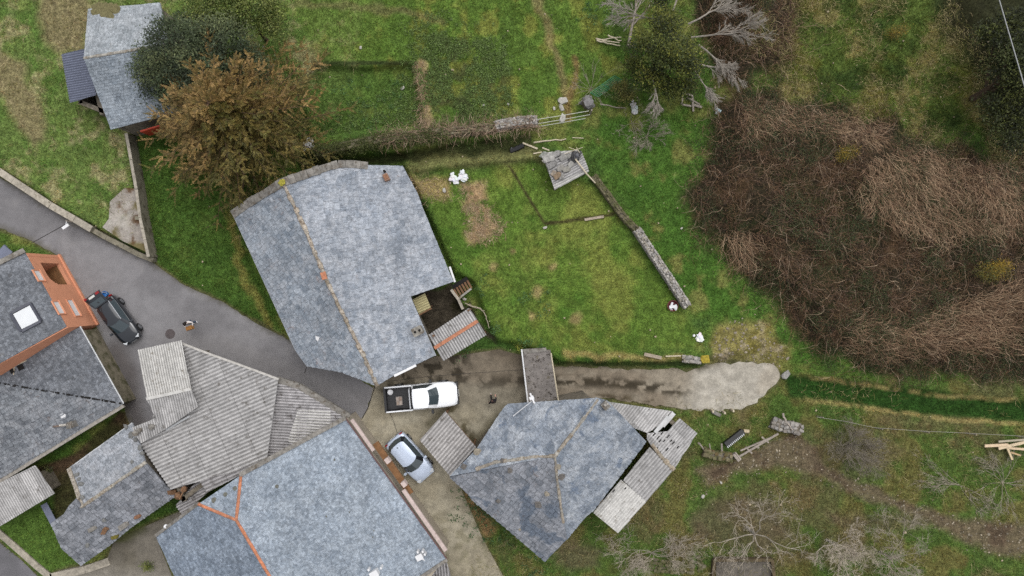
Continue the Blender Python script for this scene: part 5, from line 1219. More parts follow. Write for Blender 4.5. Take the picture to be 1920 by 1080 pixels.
bare('bare_fruit_tree', 'whitish lichen-crusted bare tree, middle of the three along the lower edge', 'tree', 1550, 1012, [(-.1, 1.3, .8), (-.8, .2, .7), (.5, -1.1, .7), (.8, .3, .8), (-.6, -.6, .8), (.2, .2, 1.2), (-.3, .6, 1), (.5, .6, .9)], 1.45, .06, 3, 12, .05, (5, 7), .85, 1.25, trunk=(-.1, .2, 1.4), bend=.34, shrink=.58, minr=.008)
bare('bare_fruit_tree', 'fine-twigged bare tree, rightmost of the three along the lower edge', 'tree', 1648, 1034, [(-.9, .5, .6), (.2, 1.2, .7), (.9, .4, .8), (.6, -.9, .6), (-.7, -.7, .7), (0, .1, 1)], 1.65, .045, 3, 13, .05, (5, 7), .8, 1.0, trunk=(.1, .1, 1.3), bend=.3, minr=.008)
bare('bare_shrub', 'sprawling leafless shrub below the pale end of the lean-to roof', 'shrub', 1222, 1036, [(-1.2, .5, .3), (-1.3, .1, .3), (-1.0, .7, .3), (.3, .9, .5), (.9, .6, .5), (1.1, .1, .4), (.5, -.6, .4), (-.6, -.5, .4), (.1, .3, .9)], 2.1, .04, 3, 14, .02, (4, 6), .7, 1.0, bend=.24, minr=.008)
bare('bare_shrub', 'domed brownish leafless shrub beside the dirt path', 'shrub', 1590, 835, ring(13, .5, 0, (.8, 1.1)) + ring(7, 1.1, .2), 1.7, .035, 3, 15, .04, (4, 6), .75, .62, bend=.2)
bare('bare_shrub', 'small bare shrub with straight shoots beside the stone gatepost', 'shrub', 1107, 168, ring(11, .55, .1, (.7, 1.2)), 1.6, .022, 2, 16, .02, (2, 4), .5, .95, bend=.08)
bare('bare_shrub', 'rounded grey bare bush standing alone on the grass strip', 'shrub', 1213, 255, ring(12, .6, .2, (.6, 1.0)), 1.15, .022, 3, 17, .0, (3, 5), .6, .85, bend=.14)
bare('brush_pile', 'grey pile of cut branches at the right of the dirt path', 'brush pile', 1800, 910, [(-1.5, .6, .12), (-1.3, .4, .15), (-1.2, .7, .1), (-1, .2, .1), (.8, -.5, .1), (-.9, .9, .1), (.5, -.9, .1), (1, -.3, .1)], 1.5, .03, 3, 18, -.01, (3, 5), .5, .92, bend=.1)
bare('brush_pile', 'grey fan of cut branches at the right edge near a blue sheet', 'brush pile', 1880, 905, ring(10, .1, .1, (.8, 1.3)), 1.5, .03, 3, 19, -.01, (3, 5), .5, .98, bend=.12)
bare('dead_vine_heap', 'heap of bleached dead stems west of the lone bare bush', 'brush pile', 1185, 232, ring(9, .15, .4, (.6, 1.1)), 1.3, .02, 3, 20, .0, (3, 4), .6, .8, bend=.25)
for (u_, v_, d, L_, s_, lab) in ((1290, 45, (1.2, .45, .05), 2.6, 21, 'long grey dead branch east of the evergreen at the very top'), (1296, 70, (1.2, .05, .05), 2.5, 22, 'feathery grey dead branch on the evergreen side, second from top'), (1310, 84, (.9, -.75, .05), 2.2, 23, 'down-curving grey dead branch east of the evergreen'), (1306, 118, (1.1, -.15, .0), 1.7, 24, 'short grey dead branch pointing east from the evergreen'), (1302, 132, (.7, -.9, -.05), 2.0, 25, 'drooping grey dead branch at the lower right of the evergreen'), (1224, 140, (.12, -1.2, -.1), 1.6, 26, 'hanging grey dead branch under the evergreen'), (1245, 35, (-1.2, .15, .05), 2.6, 27, 'grey dead branch lying across the evergreen crown'), (1262, 20, (.3, 1.0, .1), 2.2, 28, 'grey dead branch pointing up out of the evergreen top')):
    R = random.Random(s_); p = W(u_, v_, 3.4); 
    segs = grow(p, d, L_ * 1.3, .06, 3, R, -.02, .55, None, (7, 9), .11, .45, .012)
    Qs = tubes_np(segs, 4); o = npmesh('dead_branch', Qs, jit((1.05, 1.03, 1.02), len(Qs), .2), M_barkg); tag(o, lab, 'branch')
R = random.Random(31); segs = grow(G(1178, 88, .6), (.12, .95, .25), 4.2, .11, 2, R, .0, .8, None, (8, 11), .04, .38, .010)
segs = [s for s in segs]; o = npmesh('dead_tree', tubes_np(segs, 6), jit((1.05, 1.0, .98), len(segs) * 6, .15), M_barkg); tag(o, 'bleached dead trunk with side twigs leaning beside the evergreen', 'dead tree')
# ------------------------------------------------------------------ vehicles
def paint(name, col, rough=.25, spec=.5, metal=0., coat=.8):
    if name in MC: return MC[name]
    t = NT(name); c = t.mul(col, t.noise(2.0, 4), .95, 1.04); c = t.mul(c, t.noise(60, 2), .97, 1.03)
    t.b.inputs['Coat Weight'].default_value = coat; t.b.inputs['Coat Roughness'].default_value = .08
    MC[name] = t.fin(c, rough, spec, metal); return MC[name]
M_glass = mat('tinted_glass', rgb(66, 78, 84), .05, .05, 1, 0, spec=.9); M_tyre = mat('tyre_rubber', rgb(34, 34, 35), .9, .1, 10, .1); M_rim = mat('alloy_rim', rgb(150, 152, 156), .35, .05, 5, 0, metal=.6)
M_red = mat('red_lens', rgb(150, 24, 26), .25, .05, 5, 0, spec=.6); M_lens = mat('clear_lens', rgb(208, 212, 216), .2, .05, 5, 0, spec=.7); M_plate = mat('number_plate', rgb(214, 214, 210), .5, .03, 5, 0); M_int = mat('dark_interior', rgb(28, 27, 28), .9, .15, 6, 0)
def ringpts(xf, xr, w, rf=.28, rr=.22, bf=.10, br=.06):
    h = [(xf + bf, 0), (xf + bf * .8, .38 * w), (xf, .74 * w), (xf - rf, w), ((xf + xr) / 2 + .1, w * 1.015), (xr + rr, w * .98), (xr, .74 * w), (xr - br * .8, .38 * w), (xr - br, 0)]
    return h + [(x, -y) for x, y in h[-2:0:-1]]
class Car:
    def __init__(s, name, label, cat, u, v, du, dv, k=1.0):
        s.k = k
        s.loc = W(u, v, .03); s.t = thing(name, label, cat, s.loc); a = math.atan2(-dv, du); s.M = Matrix.Rotation(a, 3, 'Z')
    def P(s, x, y, z): return s.loc + s.M @ (Vector((x, y, z)) * s.k)
    def part(s, name, m, fn, parent=None, smooth=False, label=None):
        b = MB(); fn(b); o = b.build(name, m, parent or s.t, smooth)
        if label: o['label'] = label
        return o
    def loft(s, b, st):
        R = []
        for (x, w, zl, zt, cr) in st:
            h = [(-.75 * w, zl), (-.97 * w, zl + .1), (-w, zl + .45 * (zt - zl)), (-.985 * w, zt - .12), (-.93 * w, zt - .03), (-.8 * w, zt + cr * .35), (-.42 * w, zt + cr * .85), (0, zt + cr)]
            h = h + [(-y, z) for y, z in h[-2::-1]]; R.append([s.P(x, y, z) for y, z in h])
        n = len(R[0]); vs = [p for r in R for p in r]; fs = []
        for i in range(len(R) - 1):
            for k in range(n): fs.append((i * n + k, i * n + (k + 1) % n, (i + 1) * n + (k + 1) % n, (i + 1) * n + k))
        fs.append(tuple(range(n))); fs.append(tuple((len(R) - 1) * n + k for k in range(n))[::-1]); b.add(vs, fs)
    def house(s, belt, roof, zb, zr, pm, gm, rm, crown=.05, skip_rear=False):
        B = [s.P(x, y, zb + (.03 if abs(y) < .01 else 0)) for x, y in belt]; T = [s.P(x, y, zr) for x, y in roof]
        n = len(B)
        def panel(b, ids, e=.0):
            vs = []; fs = []
            for i in ids: vs += [B[i % n], T[i % n]]
            for k in range(len(ids) - 1): fs.append((2 * k, 2 * k + 2, 2 * k + 3, 2 * k + 1))
            b.add(vs, fs)
        # 0 front centre,1,2 front corner,3 side front,4,5 side rear,6 rear corner,7,8 rear centre,9..15 mirror
        [s.part('pillar', pm, lambda b, q=q: panel(b, q)) for q in ([2, 3], [5, 6], [10, 11], [13, 14])]
        s.part('windscreen', gm, lambda b: panel(b, [14, 15, 16, 17, 18]), smooth=True)
        if not skip_rear: s.part('rear_window', gm, lambda b: panel(b, [6, 7, 8, 9, 10]), smooth=True)
        s.part('side_window', gm, lambda b: panel(b, [3, 4, 5])); s.part('side_window', gm, lambda b: panel(b, [11, 12, 13]))
        def top(b):
            c = sum(T, Vector()) / n; I = [c + (p - c) * .82 + Vector((0, 0, crown * .75)) for p in T]; J = [c + (p - c) * .4 + Vector((0, 0, crown)) for p in T]
            vs = T + I + J + [c + Vector((0, 0, crown))]; fs = []
            for k in range(n):
                q = (k + 1) % n; fs += [(k, q, n + q, n + k), (n + k, n + q, 2 * n + q, 2 * n + k), (2 * n + k, 2 * n + q, 3 * n)]
            b.add(vs, fs)
        return s.part('roof', rm, top, smooth=True)
    def wheel(s, x, y, r=.31, w=.2):
        r *= 1.0
        M = s.M @ Matrix.Rotation(math.pi / 2, 3, 'X'); 
        o = s.part('wheel', M_tyre, lambda b: b.lathe(s.P(x, y, r), [(r * .6, -w / 2), (r * .93, -w / 2), (r, -w * .35), (r, w * .35), (r * .93, w / 2), (r * .6, w / 2)], 18, M=M.to_4x4()))
        s.part('rim', M_rim, lambda b: b.lathe(s.P(x, y + (.05 if y > 0 else -.05), r), [(r * .62, -w * .35), (r * .62, w * .35), (.04, w * .42), (.001, w * .42)] if y < 0 else [(.001, -w * .42), (.04, -w * .42), (r * .62, -w * .35), (r * .62, w * .35)], 14, M=M.to_4x4()), o)
    def bx(s, name, m, c, d, parent=None, rz=0, label=None):
        return s.part(name, m, lambda b: b.box(s.P(*c), [x_ * s.k for x_ in d], M=(s.M @ Matrix.Rotation(rz, 3, 'Z')).to_4x4()), parent, label=label)
ST = [(-2.0, .55, .48, .82, .0), (-1.96, .72, .34, .90, .01), (-1.8, .82, .24, .95, .02), (-1.2, .865, .2, .95, .02), (-.2, .875, .19, .93, .02), (.8, .865, .2, .93, .03), (1.25, .85, .21, .90, .05), (1.6, .80, .24, .83, .055), (1.82, .71, .29, .76, .045), (1.95, .58, .36, .68, .03), (2.0, .42, .42, .62, .01)]
# silver hatchback
c = Car('silver_hatchback', 'silver hatchback with pale roof parked on the concrete beside the sheet carport', 'car', 772, 854, 61, 70)
k = .93; PS = paint('silver_paint', rgb(194, 206, 226, 1.25), .3, .5, .15)
c.part('body', PS, lambda b: c.loft(b, [(x * k, w, a, z, cr) for x, w, a, z, cr in ST]), smooth=True)
c.house(ringpts(.82, -1.66, .80), ringpts(.22, -1.38, .60, .12, .12, .08, .04), .93, 1.44, paint('dark_trim', rgb(34, 36, 40), .3), M_glass, PS)
for x in (1.16, -1.16):
    for y in (-.78, .78): c.wheel(x, y, .30)
for y in (-1, 1):
    c.bx('mirror', PS, (.62, y * .95, .98), (.16, .2, .13)); c.bx('headlight', M_lens, (1.66, y * .58, .74), (.26, .3, .12), rz=-y * .5); c.bx('tail_light', M_red, (-1.80, y * .66, .84), (.1, .24, .16))
c.bx('rear_bumper', paint('grey_bumper', rgb(120, 124, 132), .4), (-1.84, 0, .52), (.16, 1.5, .24)); c.bx('number_plate', M_plate, (-1.92, 0, .72), (.03, .5, .11)); c.bx('front_bumper', PS, (1.80, 0, .48), (.14, 1.3, .22))
c.bx('roof_aerial', M_black, (-1.2, 0, 1.53), (.1, .03, .06)); c.bx('wiper', M_black, (.74, .2, 1.02), (.04, .6, .02), rz=.12)
# black hatchback with its tailgate up
c = Car('black_hatchback', 'black hatchback with raised tailgate parked below the orange house', 'car', 232, 600, 48, 68, .92)
PB = paint('black_paint', rgb(34, 39, 47), .12, .7, .3, 1.0)
c.part('body', PB, lambda b: c.loft(b, ST), smooth=True)
c.house(ringpts(.9, -1.74, .80), ringpts(.2, -1.45, .60, .12, .12, .08, .04), .93, 1.46, PB, M_glass, PB, skip_rear=True)
for x in (1.25, -1.25):
    for y in (-.80, .80): c.wheel(x, y, .31)
for y in (-1, 1):
    c.bx('mirror', PB, (.68, y * .96, .98), (.16, .2, .13)); c.bx('headlight', M_lens, (1.78, y * .54, .74), (.28, .26, .10), rz=-y * .55); c.bx('tail_light', M_red, (-1.92, y * .68, .85), (.12, .2, .2))
c.bx('boot_interior', M_int, (-1.5, 0, .97), (.5, 1.3, .05)); c.bx('number_plate', M_plate, (1.99, 0, .5), (.03, .48, .11)); c.bx('roof_trim', mat('chrome_strip', rgb(196, 200, 206), .3, .05, 5, 0, spec=.7), (-.62, .615, 1.48), (1.7, .035, .03)); c.bx('front_bumper', PB, (1.92, 0, .45), (.14, 1.3, .2))
def gate(b):
    prof = [(-1.50, 1.50), (-1.75, 1.66), (-2.05, 1.82), (-2.32, 1.93), (-2.46, 1.90)]
    vs = []
    for i, (x, z) in enumerate(prof):
        w = .60 + .03 * i
        vs += [c.P(x, -w, z - .02), c.P(x, 0, z + .02), c.P(x, w, z - .02)]
    n = len(vs); vs2 = [p - Vector((0, 0, .07)) for p in vs]; fs = []
    for i in range(len(prof) - 1):
        for j in range(2): a = i * 3 + j; fs += [(a, a + 1, a + 4, a + 3), (n + a + 3, n + a + 4, n + a + 1, n + a)]
    fs += [(0, 3, n + 3, n), (3, 6, n + 6, n + 3), (6, 9, n + 9, n + 6), (9, 12, n + 12, n + 9), (2, n + 2, n + 5, 5), (5, n + 5, n + 8, 8), (8, n + 8, n + 11, 11), (11, n + 11, n + 14, 14), (12, 13, n + 13, n + 12), (13, 14, n + 14, n + 13), (0, n, n + 1, 1), (1, n + 1, n + 2, 2)]
    b.add(vs + vs2, fs)
g = c.part('tailgate', PB, gate, label='raised tailgate with glass, red lights and plate')
c.part('glass', M_glass, lambda b: b.add([c.P(-1.58, -.48, 1.575), c.P(-1.58, .48, 1.575), c.P(-1.98, .52, 1.81), c.P(-1.98, -.52, 1.81)], [(0, 1, 2, 3)]), g)
c.bx('number_plate', M_plate, (-2.27, -.05, 1.95), (.17, .5, .03), g); c.bx('light', M_red, (-2.32, .48, 1.94), (.18, .30, .05), g); c.bx('light', M_red, (-2.40, -.58, 1.93), (.16, .2, .05), g)
# white pickup
c = Car('white_pickup', 'white pickup truck with open black load bed standing in the yard', 'pickup truck', 793, 740, 135, -12)
PW = paint('white_car_paint', rgb(240, 242, 246, 1.2), .3, .5)
SP = [(-.62, .90, .42, 1.08, .0), (-.6, .92, .36, 1.1, .01), (.2, .925, .34, 1.1, .02), (1.0, .925, .34, 1.08, .04), (1.5, .92, .36, 1.06, .06), (2.0, .90, .38, 1.02, .06), (2.35, .84, .42, .96, .05), (2.52, .70, .48, .88, .03), (2.58, .5, .52, .8, .02)]
c.part('body', PW, lambda b: c.loft(b, SP), smooth=True)
c.house(ringpts(1.18, -.60, .86, .2, .1, .12, .02), ringpts(.58, -.52, .70, .1, .06, .08, .02), 1.08, 1.76, PW, M_glass, PW)
def bed(b):
    for y in (-1, 1): b.box(c.P(-1.62, y * .86, .82), (1.94, .12, .5), M=c.M.to_4x4())
    b.box(c.P(-2.58, 0, .80), (.1, 1.72, .5), M=c.M.to_4x4()); b.box(c.P(-1.62, 0, .5), (1.9, 1.7, .14), M=c.M.to_4x4())
bd = c.part('load_bed', PW, bed)
def liner(b):
    b.box(c.P(-1.6, 0, .60), (1.86, 1.60, .05), M=c.M.to_4x4()); b.box(c.P(-1.6, .80, .85), (1.86, .04, .5), M=c.M.to_4x4()); b.box(c.P(-1.6, -.80, .85), (1.86, .04, .5), M=c.M.to_4x4()); b.box(c.P(-2.52, 0, .85), (.05, 1.6, .46), M=c.M.to_4x4()); b.box(c.P(-.67, 0, .9), (.05, 1.6, .5), M=c.M.to_4x4())
    for i in range(13): b.box(c.P(-1.6, -.72 + i * .12, .635), (1.8, .05, .03), M=c.M.to_4x4(), col=(1.6, 1.6, 1.6))
    b.box(c.P(-2.6, 0, 1.06), (.12, 1.76, .03), M=c.M.to_4x4())
c.part('bed_liner', M_black, liner, bd)
for x in (1.62, -1.62):
    for y in (-.84, .84): c.wheel(x, y, .37, .24)
def bar_(b):
    b.tube([c.P(-.78, -.74, 1.05), c.P(-.74, -.66, 1.6), c.P(-.74, .66, 1.6), c.P(-.78, .74, 1.05)], .045, 8)
c.part('roll_bar', mat('chrome_tube', rgb(200, 202, 206), .3, .05, 5, 0, spec=.7), bar_)
for y in (-1, 1):
    c.bx('mirror', M_black, (.78, y * 1.08, 1.22), (.16, .26, .2)); c.bx('headlight', M_lens, (2.36, y * .66, .86), (.26, .26, .14), rz=-y * .5); c.bx('tail_light', M_red, (-2.58, y * .80, .85), (.14, .14, .3))
c.bx('front_bumper', M_black, (2.55, 0, .58), (.22, 1.62, .26)); c.bx('number_plate', M_plate, (2.68, 0, .56), (.03, .5, .12)); c.bx('rear_bumper', mat('grey_bumper_steel', rgb(150, 152, 156), .5, .05, 5, 0), (-2.68, 0, .5), (.14, 1.6, .14)); c.bx('wiper', M_black, (1.12, .1, 1.2), (.04, .7, .02), rz=.1)
pk_ = c
b = MB(); cc = c.P(-2.18, .52, .62); b.lathe(cc, [(.15, 0), (.19, .34), (.2, .36), (.18, .36), (.17, .3), (.001, .28)], 16); o = b.build('bucket', M_white, None); tag(o, 'white plastic bucket in the corner of the pickup bed', 'bucket')
b = MB(); b.box(c.P(-1.62, -.18, .74), (.44, .62, .2), M=c.M.to_4x4()); o = b.build('crate', mat('pale_crate', rgb(168, 160, 154), .8, .15, 6, .1), None)
b = MB(); [b.box(c.P(-1.62 + dx, -.18 + dy, .855), (.16, .24, .05), M=c.M.to_4x4(), col=q) for dx, dy, q in ((-.1, .14, (1, 1, 1)), (.1, .14, (.7, .6, .55)), (-.1, -.14, (.8, .75, .7)), (.1, -.14, (1.1, 1.1, 1.1)))]; b.build('contents', mat('crate_goods', rgb(186, 172, 162), .8, .15, 6, .1), o); tag(o, 'pale crate of odds and ends on the black pickup bed', 'crate')
b = MB(); cc = W(200.5, 551, .1); b.lathe(cc, [(.14, 0), (.20, .30), (.215, .32), (.19, .32), (.17, .1), (.001, .08)], 18); o = b.build('bucket', mat('bright_blue_plastic', rgb(50, 132, 206), .4, .06, 6, 0, spec=.5), None); tag(o, 'bright blue bucket standing behind the raised tailgate', 'bucket')
hb = MB(); hb.tube([cc + Vector((math.cos(a) * .2, math.sin(a) * .2 * .6, .33 + .05 * math.sin(a))) for a in np.linspace(0, math.pi, 8)], .012, 5); hb.build('handle', M_pvc, o)

# ------------------------------------------------------------------ people
def skin_chain(name, pts, edges, rad, m, parent, base, root=0, sub=1):
    me = bpy.data.meshes.new(name); me.from_pydata([tuple(Vector(p)) for p in pts], edges, []); me.materials.append(m)
    o = bpy.data.objects.new(name, me); COL.objects.link(o); o.parent = parent
    md = o.modifiers.new('skin', 'SKIN'); md.use_smooth_shade = True
    sv = me.skin_vertices[0].data
    for i, r in enumerate(rad): sv[i].radius = (r, r) if not hasattr(r, '__len__') else r; sv[i].use_root = (i == root)
    s = o.modifiers.new('sub', 'SUBSURF'); s.levels = sub; s.render_levels = sub
    return o
def person(label, u, v, head_deg, skin, hair, top, legs, shoe, pose, hairlong=False):
    base = G(u, v, .02); t = thing('person', label, 'person', base); a = math.radians(head_deg); t.rotation_euler = (0, 0, a)
    J = dict(pelvis=(0, 0, .92), waist=(0, .01, 1.08), chest=(0, .02, 1.30), neck=(0, .03, 1.46), head0=(0, .06, 1.55), head1=(0, .07, 1.66), head2=(0, .06, 1.73), ls=(-.17, .02, 1.40), rs=(.17, .02, 1.40), le=(-.25, .06, 1.14), re=(.25, .06, 1.14), lw=(-.24, .2, .93), rw=(.24, .2, .93), lh=(-.09, 0, .90), rh=(.09, 0, .90), lk=(-.1, .06, .49), rk=(.1, .06, .49), la=(-.1, 0, .09), ra=(.1, 0, .09), lt=(-.11, .17, .04), rt=(.11, .17, .04)); J.update(pose)
    V = Vector
    names = ['pelvis', 'waist', 'chest', 'neck', 'head0', 'head1', 'head2', 'ls', 'rs', 'le', 're', 'lw', 'rw', 'lh', 'rh', 'lk', 'rk', 'la', 'ra', 'lt', 'rt']
    R = dict(pelvis=(.13, .1), waist=(.12, .095), chest=(.145, .1), neck=.055, head0=(.072, .085), head1=(.078, .1), head2=(.055, .065), ls=.062, rs=.062, le=.042, re=.042, lw=.028, rw=.028, lh=.082, rh=.082, lk=.055, rk=.055, la=.038, ra=.038, lt=.035, rt=.035)
    pts = [J[n] for n in names]; rad = [R[n] for n in names]; ix = {n: i for i, n in enumerate(names)}
    E = [('pelvis', 'waist'), ('waist', 'chest'), ('chest', 'neck'), ('neck', 'head0'), ('head0', 'head1'), ('head1', 'head2'), ('chest', 'ls'), ('chest', 'rs'), ('ls', 'le'), ('rs', 're'), ('le', 'lw'), ('re', 'rw'), ('pelvis', 'lh'), ('pelvis', 'rh'), ('lh', 'lk'), ('rh', 'rk'), ('lk', 'la'), ('rk', 'ra'), ('la', 'lt'), ('ra', 'rt')]
    E = [(ix[a_], ix[b_]) for a_, b_ in E]
    for sd_, w, e in ((-1, 'lw', 'le'), (1, 'rw', 're')):
        d = (V(J[w]) - V(J[e])).normalized(); side = d.cross(V((0, 0, 1))); side = side.normalized() if side.length > .1 else V((1, 0, 0)); dn = V((0, 0, -1))
        pc = len(pts); pts.append(V(J[w]) + d * .055); rad.append((.036, .02)); E.append((ix[w], pc))
        for f in range(4):
            r0 = V(J[w]) + d * .095 + side * (f - 1.5) * .021; ln = (.07, .08, .075, .058)[f]; i0 = len(pts)
            pts += [r0, r0 + d * ln * .5 + dn * .012, r0 + d * ln * .85 + dn * .04]; rad += [.0095, .0085, .007]; E += [(pc, i0), (i0, i0 + 1), (i0 + 1, i0 + 2)]
        i0 = len(pts); q = V(J[w]) + d * .04 - side * sd_ * .04; pts += [q, q + d * .035 - side * sd_ * .015, q + d * .06 - side * sd_ * .01 + dn * .02]; rad += [.011, .0095, .008]; E += [(pc, i0), (i0, i0 + 1), (i0 + 1, i0 + 2)]
    ms = mat('skin_' + skin[0], rgb(*skin[1]), .6, .05, 8, 0, tinted=False)
    body = skin_chain('body', pts, E, rad, ms, t, base)
    hp, hd = V(J['head1']), (V(J['head2']) - V(J['head0'])).normalized(); fw = V((0, 1, 0)); fw = (fw - hd * fw.dot(hd)).normalized(); rt = fw.cross(hd)
    def kid(nm, m, fn):
        b = MB(); fn(b); me_o = b.build(nm, m, None, True, loc=(0, 0, 0)); me_o.parent = t; return me_o
    kid('eye', mat('eye_dark', rgb(40, 34, 30), .3, .05, 5, 0), lambda b: b.stone(hp + fw * .095 + rt * .033, .012, 0)); kid('eye', MC['eye_dark'], lambda b: b.stone(hp + fw * .095 - rt * .033, .012, 0))
    kid('nose', ms, lambda b: b.stone(hp + fw * .108 - hd * .03, (.014, .02, .022), 0, jit=.02)); kid('mouth', mat('lips', rgb(170, 96, 90), .6, .05, 5, 0), lambda b: b.stone(hp + fw * .097 - hd * .066, (.024, .008, .007), 0, jit=.02))
    for sg in (-1, 1): kid('ear', ms, lambda b: b.stone(hp + rt * sg * .085 - hd * .01, (.012, .024, .034), 0, jit=.05))
    mh = mat('hair_' + hair[0], rgb(*hair[1]), .7, .25, 20, .3)
    def hr(b):
        for _ in range(46):
            w = V((random.gauss(0, 1), random.gauss(-.35, 1), random.gauss(.5, .8))).normalized()
            if w.y > .45 and w.z < .45: continue
            b.stone(hp + hd * .035 + rt * w.x * .085 + fw * w.y * .1 + hd * w.z * .095, (.034, .034, .03), jit=.2)
        if hairlong:
            for _ in range(24): b.stone(hp - fw * .085 + rt * random.gauss(0, .05) - hd * random.uniform(0, .2), (.035, .03, .05), jit=.2)
    kid('hair', mh, hr)
    mt = mat('cloth_' + top[0], rgb(*top[1]), .9, .15, 12, .3, tinted=False)
    sl_l = V(J['le']).lerp(V(J['lw']), .85); sl_r = V(J['re']).lerp(V(J['rw']), .85)
    skin_chain('jacket', [V(J['pelvis']) + V((0, 0, -.05)), J['waist'], J['chest'], V(J['neck']) + V((0, 0, -.02)), J['ls'], J['rs'], J['le'], J['re'], sl_l, sl_r], [(0, 1), (1, 2), (2, 3), (2, 4), (2, 5), (4, 6), (5, 7), (6, 8), (7, 9)], [(.165, .13), (.15, .125), (.17, .125), .075, .085, .085, .062, .062, .048, .048], mt, t, base)
    ml = mat('cloth_' + legs[0], rgb(*legs[1]), .9, .15, 12, .3, tinted=False)
    skin_chain('trousers', [J['pelvis'], J['lh'], J['rh'], J['lk'], J['rk'], V(J['la']) + V((0, 0, .03)), V(J['ra']) + V((0, 0, .03))], [(0, 1), (0, 2), (1, 3), (2, 4), (3, 5), (4, 6)], [(.14, .11), .1, .1, .07, .07, .058, .058], ml, t, base)
    mo = mat('shoe_' + shoe[0], rgb(*shoe[1]), .7, .1, 10, 0, tinted=False)
    for sg in ('l', 'r'): skin_chain('shoe', [V(J[sg + 'a']) + V((0, -.04, -.03)), V(J[sg + 'a']).lerp(V(J[sg + 't']), .55), J[sg + 't']], [(0, 1), (1, 2)], [.05, .052, .042], mo, t, base)
    return t
p1 = person('dark-haired person in a pale jacket standing on the road hugging a brown bag', 366, 603, 200, ('fair', (214, 168, 146)), ('black', (34, 28, 26)), ('pale', (244, 236, 232)), ('denim', (74, 92, 120)), ('white', (206, 210, 216)),
    dict(le=(-.33, .12, 1.18), re=(.33, .12, 1.18), lw=(-.2, .38, 1.10), rw=(.2, .38, 1.10), head1=(0, .1, 1.65), head2=(0, .12, 1.73), chest=(0, .05, 1.3), lt=(-.15, .17, .04)), True)
loc = Vector(p1.location); Mz = Matrix.Rotation(math.radians(200), 3, 'Z')
b = MB(); cc = loc + Mz @ Vector((0, .42, 1.12)); b.box(cc, (.42, .28, .42), math.radians(200)); b.box(cc + Vector((0, 0, .22)), (.36, .22, .04), math.radians(200), (.75, .7, .65)); o = b.build('bag', mat('brown_paper', rgb(176, 128, 72), .85, .15, 5, .2), None); tag(o, 'tan brown bag held by the person on the road', 'bag')
person('person dressed in black striding up the yard near the white pickup', 925, 748, 12, ('fair2', (206, 158, 140)), ('darkbrown', (44, 32, 30)), ('black', (34, 32, 38)), ('blacktrousers', (28, 27, 30)), ('grey', (176, 172, 164)),
    dict(lk=(-.09, .2, .5), la=(-.1, .34, .12), lt=(-.1, .5, .06), rk=(.1, .02, .48), ra=(.1, -.26, .14), rt=(.11, -.1, .04), lw=(-.3, -.05, .95), le=(-.27, -.08, 1.15), rw=(.26, .3, 1.02), re=(.26, .1, 1.14)), True)

# ------------------------------------------------------------------ walls, fences, gates
def rubble_wall(name, label, pts, width, height, m, cat='stone wall', sz=.2, z=None, cols=((1, 1, 1), (.8, .8, .78), (1.2, 1.18, 1.15), (.9, .86, .76)), core=True, jz=.07):
    t = thing(name, label, cat, G(*pts[0])); b = MB(); cb = MB()
    for (a, q) in zip(pts[:-1], pts[1:]):
        A_ = G(*a); B_ = G(*q); L = (B_ - A_).length; d = (B_ - A_) / L; y = Vector((-d.y, d.x, 0)).normalized()
        if core:
            k = max(1, int(L / .6))
            for i in range(k):
                p = A_ + d * (L * i / k); e = A_ + d * (L * (i + 1) / k); cb.bar(p + Vector((0, 0, height * .32)), e + Vector((0, 0, height * .32)), width * .8, height * .64 + .3)
        nx = max(1, int(L / (sz * .95))); ny = max(2, int(width / (sz * .95)))
        for i in range(nx):
            for j in range(ny):
                o = A_ + d * ((i + random.uniform(.2, .8)) * L / nx) + y * ((j + .5) / ny - .5) * width
                b.stone(o + Vector((0, 0, height - .02 + random.uniform(-jz, jz))), (sz * random.uniform(.5, .85), sz * random.uniform(.45, .7), sz * random.uniform(.3, .5)), math.atan2(d.y, d.x) + random.gauss(0, .3), random.choice(cols))
            for sgn in (-1, 1):
                for h in np.arange(.08, height - .08, sz * .8):
                    b.stone(A_ + d * ((i + random.random()) * L / nx) + y * sgn * width * .44 + Vector((0, 0, h)), (sz * .75, sz * .4, sz * .45), math.atan2(d.y, d.x) + random.gauss(0, .15), random.choice(cols))
    b.build('stones', m, t)
    if core: cb.build('core', M_rub, t)
    return t
M_wg = mat('lichened_wall_stone', rgb(166, 162, 158), .95, .3, 5, .5, dirt=rgb(110, 106, 82), dirtsc=2.5); M_wm = mat('mossy_wall_stone', rgb(118, 112, 92), .95, .3, 5, .5, dirt=rgb(86, 88, 52), dirtsc=2.0, dirta=(.42, .6))
rubble_wall('garden_wall', 'grey lichened end stretch of the stone wall east of the lawn', [(1192, 432), (1222, 478), (1255, 527), (1285, 574)], .55, .75, M_wg, sz=.13)
rubble_wall('garden_wall', 'mossy stretch of the same stone wall running up to the sheet pile', [(1112, 332), (1140, 370), (1168, 408), (1192, 432)], .45, .55, M_wm, sz=.14, cols=((.8, .8, .75), (1, .98, .9), (.65, .66, .55)))
rubble_wall('garden_wall', 'long stone wall overgrown with vines between field and barn', [(600, 290), (660, 276), (730, 262), (830, 252), (930, 243)], .55, .9, M_wm, sz=.15)
rubble_wall('garden_wall', 'bare pale stone end of the vine-grown wall beside the wire barrier', [(930, 240), (960, 234), (985, 231), (1006, 230)], .6, .95, M_wg, sz=.15)
rubble_wall('stone_gatepost', 'large grey stone gatepost at the end of the wire barrier', [(1093, 200), (1108, 192)], .6, 1.0, mat('grey_block', rgb(138, 136, 136), .95, .25, 4, .4), 'gatepost', .42)
